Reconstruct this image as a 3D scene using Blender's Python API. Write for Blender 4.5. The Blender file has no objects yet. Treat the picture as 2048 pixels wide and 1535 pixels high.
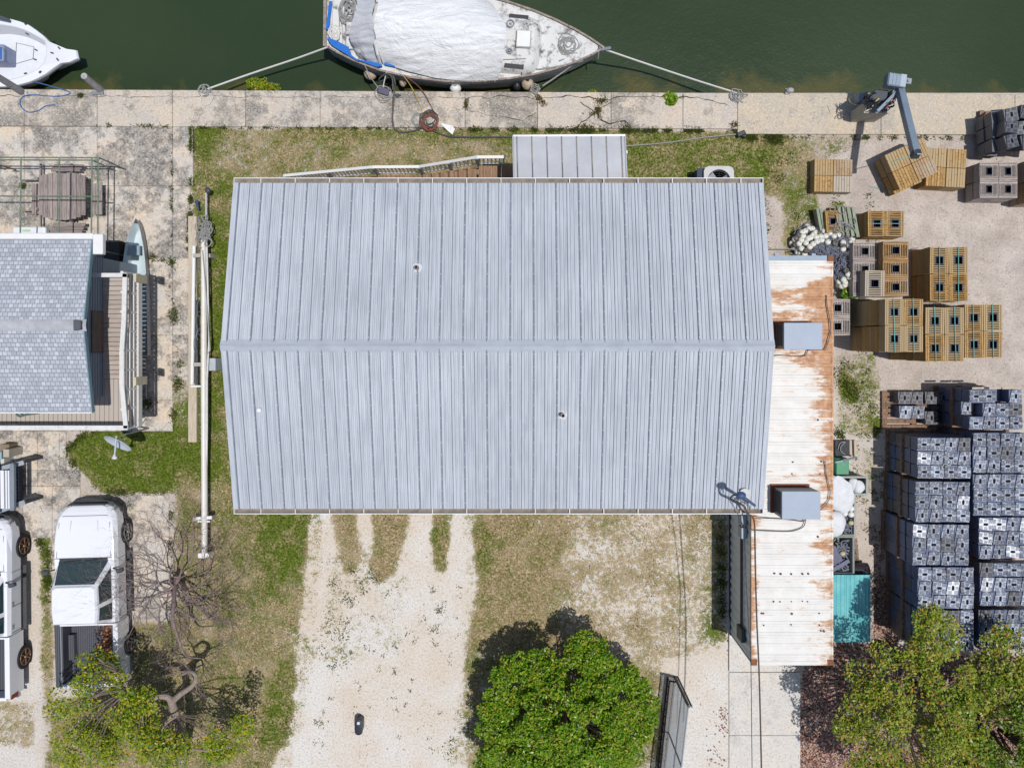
import bpy, bmesh, math, random
import numpy as np
from mathutils import Vector, Matrix, noise
R = math.radians
scene = bpy.context.scene
COL = scene.collection
# ------------------------------------------------------------------ camera, sky, sun, exposure
H, F, NX, NY = 26.5, 1606.0, 1040.0, 685.0       # flying height, focal length, point straight below (photo pixels)
cam_d = bpy.data.cameras.new('camera'); cam = bpy.data.objects.new('camera', cam_d); COL.objects.link(cam)
cam.location = (0, 0, H); cam.rotation_euler = (0, 0, 0)
cam_d.sensor_fit = 'HORIZONTAL'; cam_d.sensor_width = 36; cam_d.lens = 36*F/2048
cam_d.shift_x = -16/2048; cam_d.shift_y = -82.5/2048
cam_d.clip_end = 2000; scene.camera = cam
SX, SY = -0.22, 0.058                            # where the shadow of a 1 m stick ends
svec = Vector((-SX, -SY, 1)).normalized()
elev = math.asin(svec.z); azim = math.atan2(svec.x, svec.y)
w = bpy.data.worlds.new('World'); scene.world = w; w.use_nodes = True
nt = w.node_tree; bg = nt.nodes['Background']
sky = nt.nodes.new('ShaderNodeTexSky'); sky.sky_type = 'NISHITA'; sky.sun_disc = False
sky.sun_elevation = elev; sky.sun_rotation = azim; sky.air_density = 1.0; sky.dust_density = 1.2
nt.links.new(sky.outputs[0], bg.inputs[0]); bg.inputs[1].default_value = 0.10
sd = bpy.data.lights.new('sun', 'SUN'); sd.energy = 3.75; sd.angle = R(0.6); sd.color = (1, .972, .935)
sun = bpy.data.objects.new('sun', sd); COL.objects.link(sun); sun.location = (5, 0, 40)
sun.rotation_euler = svec.to_track_quat('Z', 'Y').to_euler()
scene.view_settings.view_transform = 'Standard'; scene.view_settings.look = 'None'
scene.view_settings.exposure = 0.0; scene.view_settings.gamma = 1
scene.render.engine = 'CYCLES'
# ------------------------------------------------------------------ helpers
rnd = random.Random(7)
def P(px, py, z=0.0):
    k = (H-z)/F
    return Vector(((px-NX)*k, (NY-py)*k, z))
KE = 1.28
def lin(v):
    v /= 255.0
    return v/12.92 if v <= .04045 else ((v+.055)/1.055)**2.4
def C(r, g, b): return (lin(r)/KE, lin(g)/KE, lin(b)/KE, 1)

class Mt:
    def __init__(s, name):
        s.m = bpy.data.materials.new(name); s.m.use_nodes = True
        s.t = s.m.node_tree; s.b = s.t.nodes['Principled BSDF']
        s._pos = None
    def n(s, typ, **k):
        x = s.t.nodes.new(typ)
        for a, v in k.items(): setattr(x, a, v)
        return x
    def put(s, sock, v):
        if isinstance(v, bpy.types.NodeSocket): s.t.links.new(v, sock)
        elif v is not None:
            if isinstance(v, tuple) and len(v) == 3 and sock.type == 'RGBA': v = v+(1,)
            sock.default_value = v
    @property
    def pos(s):
        if s._pos is None:
            g = s.n('ShaderNodeNewGeometry'); s._pos = g.outputs['Position']
        return s._pos
    def vec(s, scale=(1, 1, 1), add=None):
        m = s.n('ShaderNodeVectorMath', operation='MULTIPLY'); s.put(m.inputs[0], s.pos); m.inputs[1].default_value = scale
        o = m.outputs[0]
        if add is not None:
            a = s.n('ShaderNodeVectorMath', operation='ADD'); s.put(a.inputs[0], o); s.put(a.inputs[1], add); o = a.outputs[0]
        return o
    def noise(s, scale, detail=4, rough=.6, vec=None, dist=0):
        x = s.n('ShaderNodeTexNoise'); x.inputs['Scale'].default_value = scale; x.inputs['Detail'].default_value = detail
        x.inputs['Roughness'].default_value = rough; x.inputs['Distortion'].default_value = dist
        s.put(x.inputs['Vector'], vec if vec is not None else s.pos); return x.outputs['Fac']
    def vor(s, scale, feature='F1', vec=None, out='Distance'):
        x = s.n('ShaderNodeTexVoronoi', feature=feature); x.inputs['Scale'].default_value = scale
        s.put(x.inputs['Vector'], vec if vec is not None else s.pos); return x.outputs[out]
    def ramp(s, fac, stops, interp='LINEAR'):
        x = s.n('ShaderNodeValToRGB'); x.color_ramp.interpolation = interp
        e = x.color_ramp.elements
        while len(e) < len(stops): e.new(.5)
        for i, (p, c) in enumerate(stops):
            e[i].position = p
            e[i].color = (c, c, c, 1) if isinstance(c, (int, float)) else (tuple(c)+(1,))[:4]
        s.put(x.inputs[0], fac); return x.outputs[0]
    def mix(s, fac, a, b, mode='MIX'):
        x = s.n('ShaderNodeMixRGB', blend_type=mode); s.put(x.inputs[0], fac); s.put(x.inputs[1], a); s.put(x.inputs[2], b); return x.outputs[0]
    def math(s, op, a, b=None, clamp=False):
        x = s.n('ShaderNodeMath', operation=op); x.use_clamp = clamp; s.put(x.inputs[0], a)
        if b is not None: s.put(x.inputs[1], b)
        return x.outputs[0]
    def attr(s, name, out='Color'):
        x = s.n('ShaderNodeAttribute', attribute_name=name); return x.outputs[out]
    def orand(s):
        return s.n('ShaderNodeObjectInfo').outputs['Random']
    def irand(s):
        return s.n('ShaderNodeNewGeometry').outputs['Random Per Island']
    def fin(s, col, rough=.8, metal=0, bump=None, bs=.3, bd=.02, spec=.3, alpha=None):
        s.put(s.b.inputs['Base Color'], col); s.put(s.b.inputs['Roughness'], rough); s.put(s.b.inputs['Metallic'], metal)
        s.b.inputs['Specular IOR Level'].default_value = spec
        if bump is not None:
            x = s.n('ShaderNodeBump'); x.inputs['Strength'].default_value = bs; x.inputs['Distance'].default_value = bd
            s.put(x.inputs['Height'], bump); s.t.links.new(x.outputs[0], s.b.inputs['Normal'])
        return s.m

def plain(name, col, rough=.6, metal=0, var=.12, scale=6, spec=.35, col2=None, dirt=0, dirtcol=None, bump=.1):
    m = Mt(name); c2 = col2 or tuple(x*(1-var*2) for x in col[:3])+(1,)
    f = m.noise(scale, 5, .65); c = m.mix(m.ramp(f, [(.3, 0), (.7, 1)]), c2, col)
    if dirt:
        g = m.noise(scale*1.7, 8, .75, vec=m.vec((1, 1, 1), add=(7, 3, 1)))
        c = m.mix(m.ramp(g, [(1-dirt-.06, 0), (1-dirt+.06, 1)]), c, dirtcol or C(90, 75, 60))
    return m.fin(c, rough, metal, bump=m.noise(scale*8, 3, .6), bs=bump, bd=.01, spec=spec)

class MB:
    def __init__(s): s.v = []; s.f = []; s.mi = []
    def add(s, vs, fs, m=0):
        o = len(s.v); s.v += [tuple(x) for x in vs]
        for f in fs: s.f.append(tuple(i+o for i in f)); s.mi.append(m)
        return s
    def box(s, a, b, m=0, M=None):
        x0, y0, z0 = a; x1, y1, z1 = b
        vs = [(x0, y0, z0), (x1, y0, z0), (x1, y1, z0), (x0, y1, z0), (x0, y0, z1), (x1, y0, z1), (x1, y1, z1), (x0, y1, z1)]
        if M is not None: vs = [M @ Vector(v) for v in vs]
        return s.add(vs, [(3, 2, 1, 0), (4, 5, 6, 7), (0, 1, 5, 4), (1, 2, 6, 5), (2, 3, 7, 6), (3, 0, 4, 7)], m)
    def cb(s, c, size, rot=0, m=0, M=None):
        M2 = Matrix.Translation(Vector(c)) @ Matrix.Rotation(rot, 4, 'Z')
        if M is not None: M2 = M @ M2
        h = [x/2 for x in size]
        return s.box((-h[0], -h[1], -h[2]), (h[0], h[1], h[2]), m, M2)
    def bar(s, p, q, wd, ht, m=0):      # a rectangular bar between two points
        p = Vector(p); q = Vector(q); d = q-p; L = d.length
        if L < 1e-5: return s
        z = d.normalized(); up = Vector((0, 0, 1)) if abs(z.z) < .95 else Vector((1, 0, 0))
        x = z.cross(up).normalized(); y = x.cross(z)
        M = Matrix(((x.x, z.x, y.x, p.x), (x.y, z.y, y.y, p.y), (x.z, z.z, y.z, p.z), (0, 0, 0, 1)))
        return s.box((-wd/2, 0, -ht/2), (wd/2, L, ht/2), m, M)
    def tube(s, pts, r, seg=8, m=0, cap=True):
        pts = [Vector(p) for p in pts]; n = len(pts)
        rs = r if isinstance(r, (list, tuple)) else [r]*n
        o = len(s.v); prev = None
        for i, p in enumerate(pts):
            d = (pts[min(i+1, n-1)]-pts[max(i-1, 0)])
            d = d.normalized() if d.length > 1e-7 else Vector((0, 0, 1))
            if prev is None:
                a = Vector((0, 0, 1)) if abs(d.z) < .9 else Vector((1, 0, 0)); x = d.cross(a).normalized()
            else:
                x = prev-d*prev.dot(d); x = x.normalized() if x.length > 1e-6 else d.orthogonal().normalized()
            prev = x; y = d.cross(x)
            for k in range(seg):
                t = 2*math.pi*k/seg; s.v.append(tuple(p+(x*math.cos(t)+y*math.sin(t))*rs[i]))
        for i in range(n-1):
            for k in range(seg):
                a = o+i*seg+k; b = o+i*seg+(k+1) % seg
                s.f.append((a, b, b+seg, a+seg)); s.mi.append(m)
        if cap:
            s.f.append(tuple(o+k for k in reversed(range(seg)))); s.mi.append(m)
            s.f.append(tuple(o+(n-1)*seg+k for k in range(seg))); s.mi.append(m)
        return s
    def prism(s, poly, z0, z1, m=0, mside=None):
        n = len(poly)
        ar = sum(poly[i][0]*poly[(i+1) % n][1]-poly[(i+1) % n][0]*poly[i][1] for i in range(n))
        if ar < 0: poly = list(reversed(poly))
        vs = [(p[0], p[1], z0) for p in poly]+[(p[0], p[1], z1) for p in poly]
        s.add(vs, [tuple(reversed(range(n))), tuple(range(n, 2*n))], m)
        o = len(s.v)-2*n
        for i in range(n):
            j = (i+1) % n; s.f.append((o+i, o+j, o+n+j, o+n+i)); s.mi.append(m if mside is None else mside)
        return s
    def loft(s, rings, m=0, cap0=True, cap1=True, close=True):
        n = len(rings[0]); o = len(s.v)
        for r in rings: s.v += [tuple(p) for p in r]
        for i in range(len(rings)-1):
            for k in range(n if close else n-1):
                a = o+i*n+k; b = o+i*n+(k+1) % n
                s.f.append((a, b, b+n, a+n)); s.mi.append(m)
        if cap0: s.f.append(tuple(o+k for k in reversed(range(n)))); s.mi.append(m)
        if cap1: s.f.append(tuple(o+(len(rings)-1)*n+k for k in range(n))); s.mi.append(m)
        return s
    def sphere(s, c, r, seg=12, m=0, sq=(1, 1, 1)):
        c = Vector(c); rr = seg//2; rings = []
        o = len(s.v)
        for i in range(rr+1):
            ph = math.pi*i/rr
            for k in range(seg):
                t = 2*math.pi*k/seg
                s.v.append((c.x+r*sq[0]*math.sin(ph)*math.cos(t), c.y+r*sq[1]*math.sin(ph)*math.sin(t), c.z-r*sq[2]*math.cos(ph)))
        for i in range(rr):
            for k in range(seg):
                a = o+i*seg+k; b = o+i*seg+(k+1) % seg
                s.f.append((a, b, b+seg, a+seg)); s.mi.append(m)
        return s
    def build(s, name, mats, parent=None, smooth=False, bevel=0, org=None, bseg=1):
        if not isinstance(mats, (list, tuple)): mats = [mats]
        if parent is None:
            if org is None:
                a = np.array(s.v); lo = a.min(0); hi = a.max(0); org = Vector(((lo[0]+hi[0])/2, (lo[1]+hi[1])/2, lo[2]))
            off = Vector(org)
        else: off = wloc(parent)
        me = bpy.data.meshes.new(name)
        me.from_pydata([(v[0]-off.x, v[1]-off.y, v[2]-off.z) for v in s.v], [], s.f)
        for m in mats: me.materials.append(m)
        me.polygons.foreach_set('material_index', s.mi)
        if smooth: me.polygons.foreach_set('use_smooth', [True]*len(s.f))
        me.update()
        o = bpy.data.objects.new(name, me); COL.objects.link(o)
        if parent is not None: o.parent = parent
        else: o.location = off
        if smooth:
            bm = bmesh.new(); bm.from_mesh(me); bmesh.ops.remove_doubles(bm, verts=bm.verts, dist=1e-5)
            for e in bm.edges:
                if len(e.link_faces) == 2 and e.calc_face_angle(0) > R(40): e.smooth = False
            bm.to_mesh(me); bm.free()
        if bevel:
            b = o.modifiers.new('bevel', 'BEVEL'); b.width = bevel; b.segments = bseg; b.limit_method = 'ANGLE'
        return o
def wloc(o):
    v = Vector((0, 0, 0))
    while o is not None: v += o.location; o = o.parent
    return v
def tag(o, label=None, cat=None, group=None, kind=None):
    if label: o['label'] = label
    if cat: o['category'] = cat
    if group: o['group'] = group
    if kind: o['kind'] = kind
    return o
def thing(name, label, cat, loc=(0, 0, 0), group=None):
    o = bpy.data.objects.new(name, None); COL.objects.link(o); o.location = loc; o.empty_display_size = .2
    return tag(o, label, cat, group)
def dup(o, parent=None):
    c = o.copy(); COL.objects.link(c)
    if parent is not None: c.parent = parent
    for ch in list(o.children): dup(ch, c)
    return c
def place(o, loc, rz=0, sc=None, label=None, group=None, tilt=None):
    o.location = loc; o.rotation_euler = (tilt[0], tilt[1], rz) if tilt else (0, 0, rz)
    if sc is not None: o.scale = sc
    if label: o['label'] = label
    if group: o['group'] = group
    return o
def smooth_path(pts, n=6):
    pts = [Vector(p) for p in pts]; out = []
    for i in range(len(pts)-1):
        p0 = pts[max(i-1, 0)]; p1 = pts[i]; p2 = pts[i+1]; p3 = pts[min(i+2, len(pts)-1)]
        for k in range(n):
            t = k/n
            out.append(.5*((2*p1)+(p2-p0)*t+(2*p0-5*p1+4*p2-p3)*t*t+(3*p1-p0-3*p2+p3)*t**3))
    out.append(pts[-1]); return out
def nz(x, y, s=1.0, o=0.0): return noise.noise(Vector((x*s+o, y*s-o, o*.37)))
def wall_y(px): return 178+.0053*px               # the canal edge in the photo

# ------------------------------------------------------------------ materials
def weathered(name, light, dark, cream, amount, scale=.55):
    m = Mt(name); ir = m.irand()
    big = m.noise(scale, 7, .75); mid = m.noise(3.2, 8, .72); fine = m.noise(15, 6, .8)
    f = m.math('ADD', m.math('MULTIPLY', m.math('SUBTRACT', big, .5), 1.25), m.math('ADD', m.math('MULTIPLY', mid, .55), .345)); f = m.math('ADD', f, m.math('MULTIPLY', m.math('SUBTRACT', ir, .5), .16))
    mask = m.ramp(f, [(amount-.05, 0), (amount+.0, .55), (amount+.12, 1)])
    c = m.mix(m.ramp(m.noise(1.3, 5, .6, vec=m.vec((1, 1, 1), add=(4, 9, 2))), [(.4, 0), (.62, 1)]), light, cream)
    spk = m.ramp(fine, [(.43, 0), (.6, 1)])
    dk = m.mix(spk, dark, tuple((a*.55+b*.45) for a, b in zip(light, dark)))
    c = m.mix(mask, c, dk)
    lich = m.ramp(m.vor(9, 'F1', vec=m.vec((1, 1, 1), add=(.3, 0, 0))), [(.10, 1), (.16, 0)])
    c = m.mix(m.math('MULTIPLY', m.math('MULTIPLY', lich, mask), m.ramp(mid, [(.45, 0), (.6, .8)])), c, C(238, 228, 214))
    pits = m.ramp(m.noise(17, 5, .8), [(.38, 1), (.45, 0)])
    c = m.mix(m.math('MULTIPLY', pits, .5), c, C(104, 96, 86))
    c = m.mix(m.ramp(m.noise(13, 5, .8, vec=m.vec((1, 1, 1), add=(3, 1, 8))), [(.54, 0), (.62, .6)]), c, C(240, 230, 216))
    c = m.mix(m.ramp(m.noise(6, 7, .75, vec=m.vec((1, 1, 1), add=(6, 6, 1))), [(.55, 0), (.66, .4)]), c, C(176, 160, 142))
    return m.fin(c, .9, bump=m.noise(30, 6, .7), bs=.35, bd=.015, spec=.15)
conc_old = weathered('weathered_concrete', C(206, 200, 192), C(104, 100, 97), C(222, 205, 184), .62)
conc_cap = weathered('seawall_concrete', C(198, 190, 180), C(122, 118, 112), C(212, 198, 180), .655, .45)
conc_new = weathered('new_concrete', C(198, 187, 170), C(170, 164, 154), C(208, 192, 168), .74, .3)
conc_walk = weathered('walkway_concrete', C(214, 211, 206), C(190, 186, 182), C(222, 214, 204), .78, .5)
crack_m = plain('crack_dirt', C(78, 70, 52), .95, var=.3, scale=20)

def wood(name, light, dark, axis=0, scale=2.0, grey=None, pertone=.35, rough=.85):
    m = Mt(name)
    sc = [1.2, 1.2, 1.2]
    for i in range(3):
        if i != axis: sc[i] = 14
    r = m.irand(); ob = m.orand()
    off = m.n('ShaderNodeCombineXYZ'); m.put(off.inputs[0], m.math('MULTIPLY', r, 31)); m.put(off.inputs[1], m.math('MULTIPLY', ob, 17))
    g = m.noise(scale, 6, .7, vec=m.vec(tuple(sc), add=off.outputs[0]), dist=.6)
    c = m.mix(m.ramp(g, [(.32, 0), (.68, 1)]), dark, light)
    tone = m.math('ADD', m.math('MULTIPLY', r, pertone), 1-pertone*.6)
    tn = m.n('ShaderNodeCombineColor')
    for i in range(3): m.put(tn.inputs[i], tone)
    c = m.mix(1.0, c, tn.outputs[0], 'MULTIPLY')
    if grey is not None:
        c = m.mix(m.ramp(m.math('ADD', m.math('MULTIPLY', m.noise(1.1, 4, .6), .6), m.math('MULTIPLY', ob, .5)), [(.45, 0), (.7, 1)]), c, grey)
    return m.fin(c, rough, bump=g, bs=.25, bd=.01, spec=.15)
wood_new = wood('yellow_pine', C(210, 172, 116), C(148, 112, 66), 0, grey=C(186, 162, 124), pertone=.45)
wood_mid = wood('weathered_pine', C(200, 164, 116), C(140, 106, 70), 0, grey=C(190, 178, 160), pertone=.45)
wood_grey = wood('grey_trap_wood', C(205, 194, 186), C(142, 130, 124), 0, pertone=.45)
wood_deckx = wood('deck_wood_across', C(206, 190, 178), C(148, 130, 120), 0, grey=C(190, 182, 174))
wood_decky = wood('deck_wood_along', C(206, 190, 176), C(150, 132, 120), 1, grey=C(190, 180, 170))
wood_stair = wood('stair_wood', C(176, 146, 122), C(118, 90, 68), 1)
wood_table = wood('silver_table_wood', C(182, 170, 165), C(120, 108, 104), 1)
wood_plank = wood('pale_plank', C(214, 202, 184), C(176, 162, 142), 1, pertone=.1)
wood_green = wood('treated_lumber', C(176, 184, 162), C(120, 128, 108), 1)
pallet_m = wood('pallet_wood', C(170, 140, 118), C(100, 76, 60), 1)

def metalroof():
    m = Mt('pale_metal_roofing')
    f = m.noise(.5, 5, .6); st = m.noise(2, 5, .65, vec=m.vec((6, .35, 1)))
    c = m.mix(m.ramp(f, [(.3, 0), (.7, 1)]), C(186, 192, 200), C(201, 207, 215))
    c = m.mix(m.ramp(st, [(.38, .5), (.56, 0)]), c, C(160, 166, 176))
    blot = m.ramp(m.noise(1.1, 3, .5, vec=m.vec((1, 1, 1), add=(3, 8, 0))), [(.66, 0), (.74, .35)])
    c = m.mix(blot, c, C(165, 172, 186))
    sp = m.ramp(m.noise(34, 4, .6), [(.28, .4), (.36, 0)]); c = m.mix(sp, c, C(140, 148, 160))
    return m.fin(c, .55, .0, bump=st, bs=.1, bd=.01, spec=.2)
roof_m = metalroof(); seam_m = plain('darker_seam_metal', C(148, 156, 170), .7, var=.15, scale=4)  # seam_m: darker metal for the rib faces
ridge_m = plain('dented_ridge_metal', C(200, 206, 214), .36, .15, var=.08, scale=3, bump=.5)
white_p = plain('white_paint', C(240, 240, 238), .45, var=.04, scale=3, dirt=.33, dirtcol=C(200, 196, 188))
peel_p = plain('peeling_white_paint', C(232, 232, 230), .6, var=.08, scale=5, dirt=.36, dirtcol=C(150, 140, 130))
gutter_in = plain('gutter_dirt', C(160, 148, 136), .9, var=.25, scale=5)
wall_m = plain('pale_siding', C(200, 204, 206), .7, var=.08)
siding_bl = plain('blue_grey_siding', C(150, 162, 176), .7, var=.06)
black_pl = plain('black_plastic', C(52, 54, 60), .45, var=.2)
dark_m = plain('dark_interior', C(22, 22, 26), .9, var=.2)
rubber = plain('tyre_rubber', C(42, 42, 44), .8, var=.2, scale=20)
steel_gr = plain('painted_grey_steel', C(150, 160, 170), .45, .2, var=.1, dirt=.35, dirtcol=C(120, 110, 100))
steel_dk = plain('dark_steel', C(84, 90, 98), .5, .3, var=.2)
alum = plain('bare_aluminium', C(216, 218, 222), .35, .6, var=.06, scale=2)
green_pipe = plain('green_painted_pipe', C(120, 146, 124), .6, var=.2, scale=5, dirt=.4, dirtcol=C(120, 96, 72))
rope_gr = plain('grey_rope', C(176, 176, 174), .9, var=.25, scale=30)
rope_w = plain('white_rope', C(228, 226, 220), .9, var=.12, scale=30)
rope_blk = plain('dark_rope', C(146, 150, 166), .9, var=.3, scale=20)
rope_blue = plain('blue_rope', C(70, 110, 170), .8, var=.1)
rope_teal = plain('teal_strap', C(104, 178, 170), .7, var=.1)
rope_red = plain('red_hose', C(150, 86, 72), .7, var=.2)
rope_yel = plain('yellow_rope', C(206, 176, 90), .8, var=.1)
hose_m = plain('black_hose', C(88, 90, 86), .6, var=.2)
cable_m = plain('brown_grey_cable', C(128, 112, 104), .7, var=.15)
buoy_w = plain('white_foam_buoy', C(240, 238, 226), .7, var=.08, scale=9, dirt=.3, dirtcol=C(190, 176, 150))
buoy_d = plain('fouled_buoy', C(160, 152, 140), .85, var=.3, scale=9, dirt=.5, dirtcol=C(90, 84, 78))
white_sack = plain('white_sack', C(232, 234, 238), .8, var=.1, scale=4)
bin_m = plain('grey_green_bin', C(168, 174, 166), .6, var=.1)
green_pl = plain('green_plastic', C(60, 150, 110), .5, var=.15)
bark = plain('grey_bark', C(150, 132, 120), .95, var=.3, scale=12, bump=.5)
bark_dk = plain('brown_bark', C(112, 92, 84), .95, var=.3, scale=12, bump=.5)
# ------------------------------------------------------------------ the ground sheet with grass, gravel and litter zones
GX = np.concatenate([[-30000, -6000, -1200, -300], np.arange(-80, 2131, 5.5), [2300, 3200, 8000, 32000]])
GY = np.concatenate([np.arange(186, 1621, 5.5), [1800, 2600, 8000, 32000]])
gx, gy = np.meshgrid(GX, GY)
def inpoly(poly):
    x = gx; y = gy; r = np.zeros(x.shape, bool); n = len(poly); j = n-1
    for i in range(n):
        xi, yi = poly[i]; xj, yj = poly[j]
        c = ((yi > y) != (yj > y)) & (x < (xj-xi)*(y-yi)/((yj-yi) or 1e-9)+xi)
        r ^= c; j = i
    return r.astype(float)
def blur(a, n):
    for _ in range(n):
        p = np.pad(a, 1, mode='edge'); a = (p[:-2, 1:-1]+p[2:, 1:-1]+p[1:-1, :-2]+p[1:-1, 2:]+2*p[1:-1, 1:-1])/6
    return a
def zone(dst, poly, val, soft=4):
    if isinstance(val, tuple): val, soft = val
    k = blur(inpoly(poly), soft); return dst*(1-k)+val*k
G = np.zeros(gx.shape); D = np.zeros(gx.shape)+.5; W = np.zeros(gx.shape)+.3; L = np.zeros(gx.shape)
# W gravel whiteness, G grass amount, D dryness of the grass, L leaf litter
W = zone(W, [(560, 1000), (1480, 1000), (1480, 1700), (500, 1700)], 1.0, 6)
W = zone(W, [(0, 1040), (90, 1040), (90, 1700), (-80, 1700)], .75, 4)
W = zone(W, [(1480, 240), (2200, 240), (2200, 800), (1480, 800)], .12, 8)
W = zone(W, [(1660, 800), (1790, 800), (1790, 1160), (1660, 1160)], .5, 6)
grass = [([(384, 256), (1570, 266), (1640, 276), (1640, 560), (1560, 560), (1560, 400), (384, 400)], .66, .62),
  ([(1240, 262), (1570, 268), (1560, 370), (1240, 370)], .95, .35), ([(560, 256), (1240, 262), (1240, 282), (560, 276)], .92, .3),
  ([(384, 256), (480, 256), (420, 290), (404, 380), (384, 380)], .95, .15),
  ([(384, 340), (480, 340), (480, 1030), (384, 1030)], .8, .38), ([(418, 480), (470, 480), (470, 800), (430, 800)], 1.0, .02),
  ([(128, 905), (160, 868), (230, 840), (270, 800), (310, 830), (345, 810), (385, 770), (430, 770), (430, 1000), (345, 985), (200, 985)], .97, .08),
  ([(345, 960), (620, 1000), (614, 1180), (600, 1300), (585, 1440), (545, 1540), (520, 1700), (60, 1700), (105, 1400), (260, 1360), (260, 1240), (345, 1240)], .72, .58),
  ([(500, 1020), (620, 1020), (612, 1120), (520, 1200)], .92, .2), ([(560, 1330), (590, 1330), (575, 1500), (500, 1500)], .95, .25),
  ([(655, 1000), (720, 1000), (715, 1050), (735, 1110), (700, 1165), (675, 1130)], (.74, 6), .85),
  ([(745, 1000), (822, 1000), (814, 1080), (792, 1150), (755, 1175), (732, 1130), (742, 1060)], (.8, 6), .8),
  ([(862, 1000), (906, 1000), (900, 1070), (896, 1150), (868, 1140), (860, 1080)], (.95, 6), .5),
  ([(946, 1000), (1160, 1000), (1150, 1200), (1200, 1340), (925, 1340), (950, 1180)], .78, .75),
  ([(946, 1050), (975, 1060), (985, 1150), (955, 1140)], .95, .15),
  ([(1140, 1000), (1440, 1000), (1440, 1300), (1330, 1330), (1310, 1400), (1180, 1340), (1110, 1230)], (.56, 20), .8),
  ([(600, 1010), (650, 1010), (640, 1300), (585, 1535), (550, 1535), (590, 1300)], .44, .6), ([(925, 1010), (955, 1010), (955, 1300), (925, 1535), (890, 1535), (925, 1300)], .4, .6),
  ([(650, 1090), (830, 1090), (800, 1330), (640, 1330)], .37, .7), ([(870, 1120), (950, 1120), (950, 1280), (820, 1280)], .27, .7), ([(640, 1330), (800, 1330), (950, 1300), (930, 1420), (620, 1420)], .2, .7),
  ([(1430, 1000), (1460, 1000), (1460, 1290), (1400, 1290)], .62, .25),
  ([(930, 1280), (1320, 1340), (1330, 1420), (1320, 1700), (925, 1700)], .7, .55),
  ([(74, 1060), (102, 1070), (104, 1330), (84, 1330)], .8, .15), ([(40, 1035), (80, 1030), (100, 1085), (76, 1090)], .62, .4),
  ([(80, 1240), (108, 1240), (110, 1450), (80, 1450)], .66, .7),
  ([(1600, 265), (1760, 270), (1700, 300), (1640, 330), (1630, 300)], .52, .4),
  ([(1560, 380), (1640, 350), (1625, 430), (1680, 395), (1700, 412), (1600, 470)], .66, .25),
  ([(1700, 262), (1920, 268), (1910, 280), (1740, 282)], .5, .4),
  ([(1668, 700), (1760, 700), (1768, 860), (1730, 890), (1700, 870), (1672, 890)], .54, .3),
  ([(1676, 745), (1712, 770), (1714, 805), (1690, 800)], .95, .05), ([(1740, 840), (1765, 830), (1768, 880), (1745, 870)], .9, .1),
  ([(1720, 890), (1755, 900), (1760, 960), (1728, 1000)], .5, .3),
  ([(300, 640), (345, 620), (375, 640), (380, 860), (350, 850), (330, 760)], .58, .2),
  ([(-80, 1400), (80, 1400), (70, 1500), (-80, 1480)], .58, .8)]
for poly, g, d in grass:
    if not isinstance(g, tuple) and g < .46:
        kk = blur(inpoly(poly), 5); G = np.maximum(G, kk*g); continue
    D = zone(D, poly, d, 12); G = zone(G, poly, g, 6)
L = zone(L, [(1600, 1330), (1665, 1320), (1665, 1285), (1742, 1285), (1745, 1145), (1795, 1145), (1800, 1300), (2200, 1320), (2200, 1700), (1590, 1700)], .78, 6)
L = zone(L, [(1735, 1060), (1770, 1060), (1780, 1150), (1735, 1150)], .5, 6)
L = zone(L, [(1480, 1320), (1600, 1330), (1600, 1360), (1560, 1350)], .35, 4)
L = zone(L, [(600+810, 1420), (1460, 1400), (1460, 1560), (1400, 1560)], .3, 8)
def gsample(A, px, py):
    i = np.clip(np.searchsorted(GX, px)-1, 0, len(GX)-2); j = np.clip(np.searchsorted(GY, py)-1, 0, len(GY)-2)
    return A[j, i]
ny_, nx_ = gx.shape
zz = np.zeros(gx.shape)
verts = np.stack([(gx-NX)*H/F, (NY-gy)*H/F, zz], -1).reshape(-1, 3)
idx = np.arange(ny_*nx_).reshape(ny_, nx_)
quads = np.stack([idx[1:, :-1], idx[1:, 1:], idx[:-1, 1:], idx[:-1, :-1]], -1).reshape(-1, 4)
me = bpy.data.meshes.new('ground'); me.from_pydata(verts.tolist(), [], quads.tolist())
at = me.color_attributes.new('zone', 'FLOAT_COLOR', 'POINT')
at.data.foreach_set('color', np.stack([G, D, W, L], -1).reshape(-1).astype(np.float32))
ground = bpy.data.objects.new('ground', me); COL.objects.link(ground); tag(ground, kind='structure')
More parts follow.
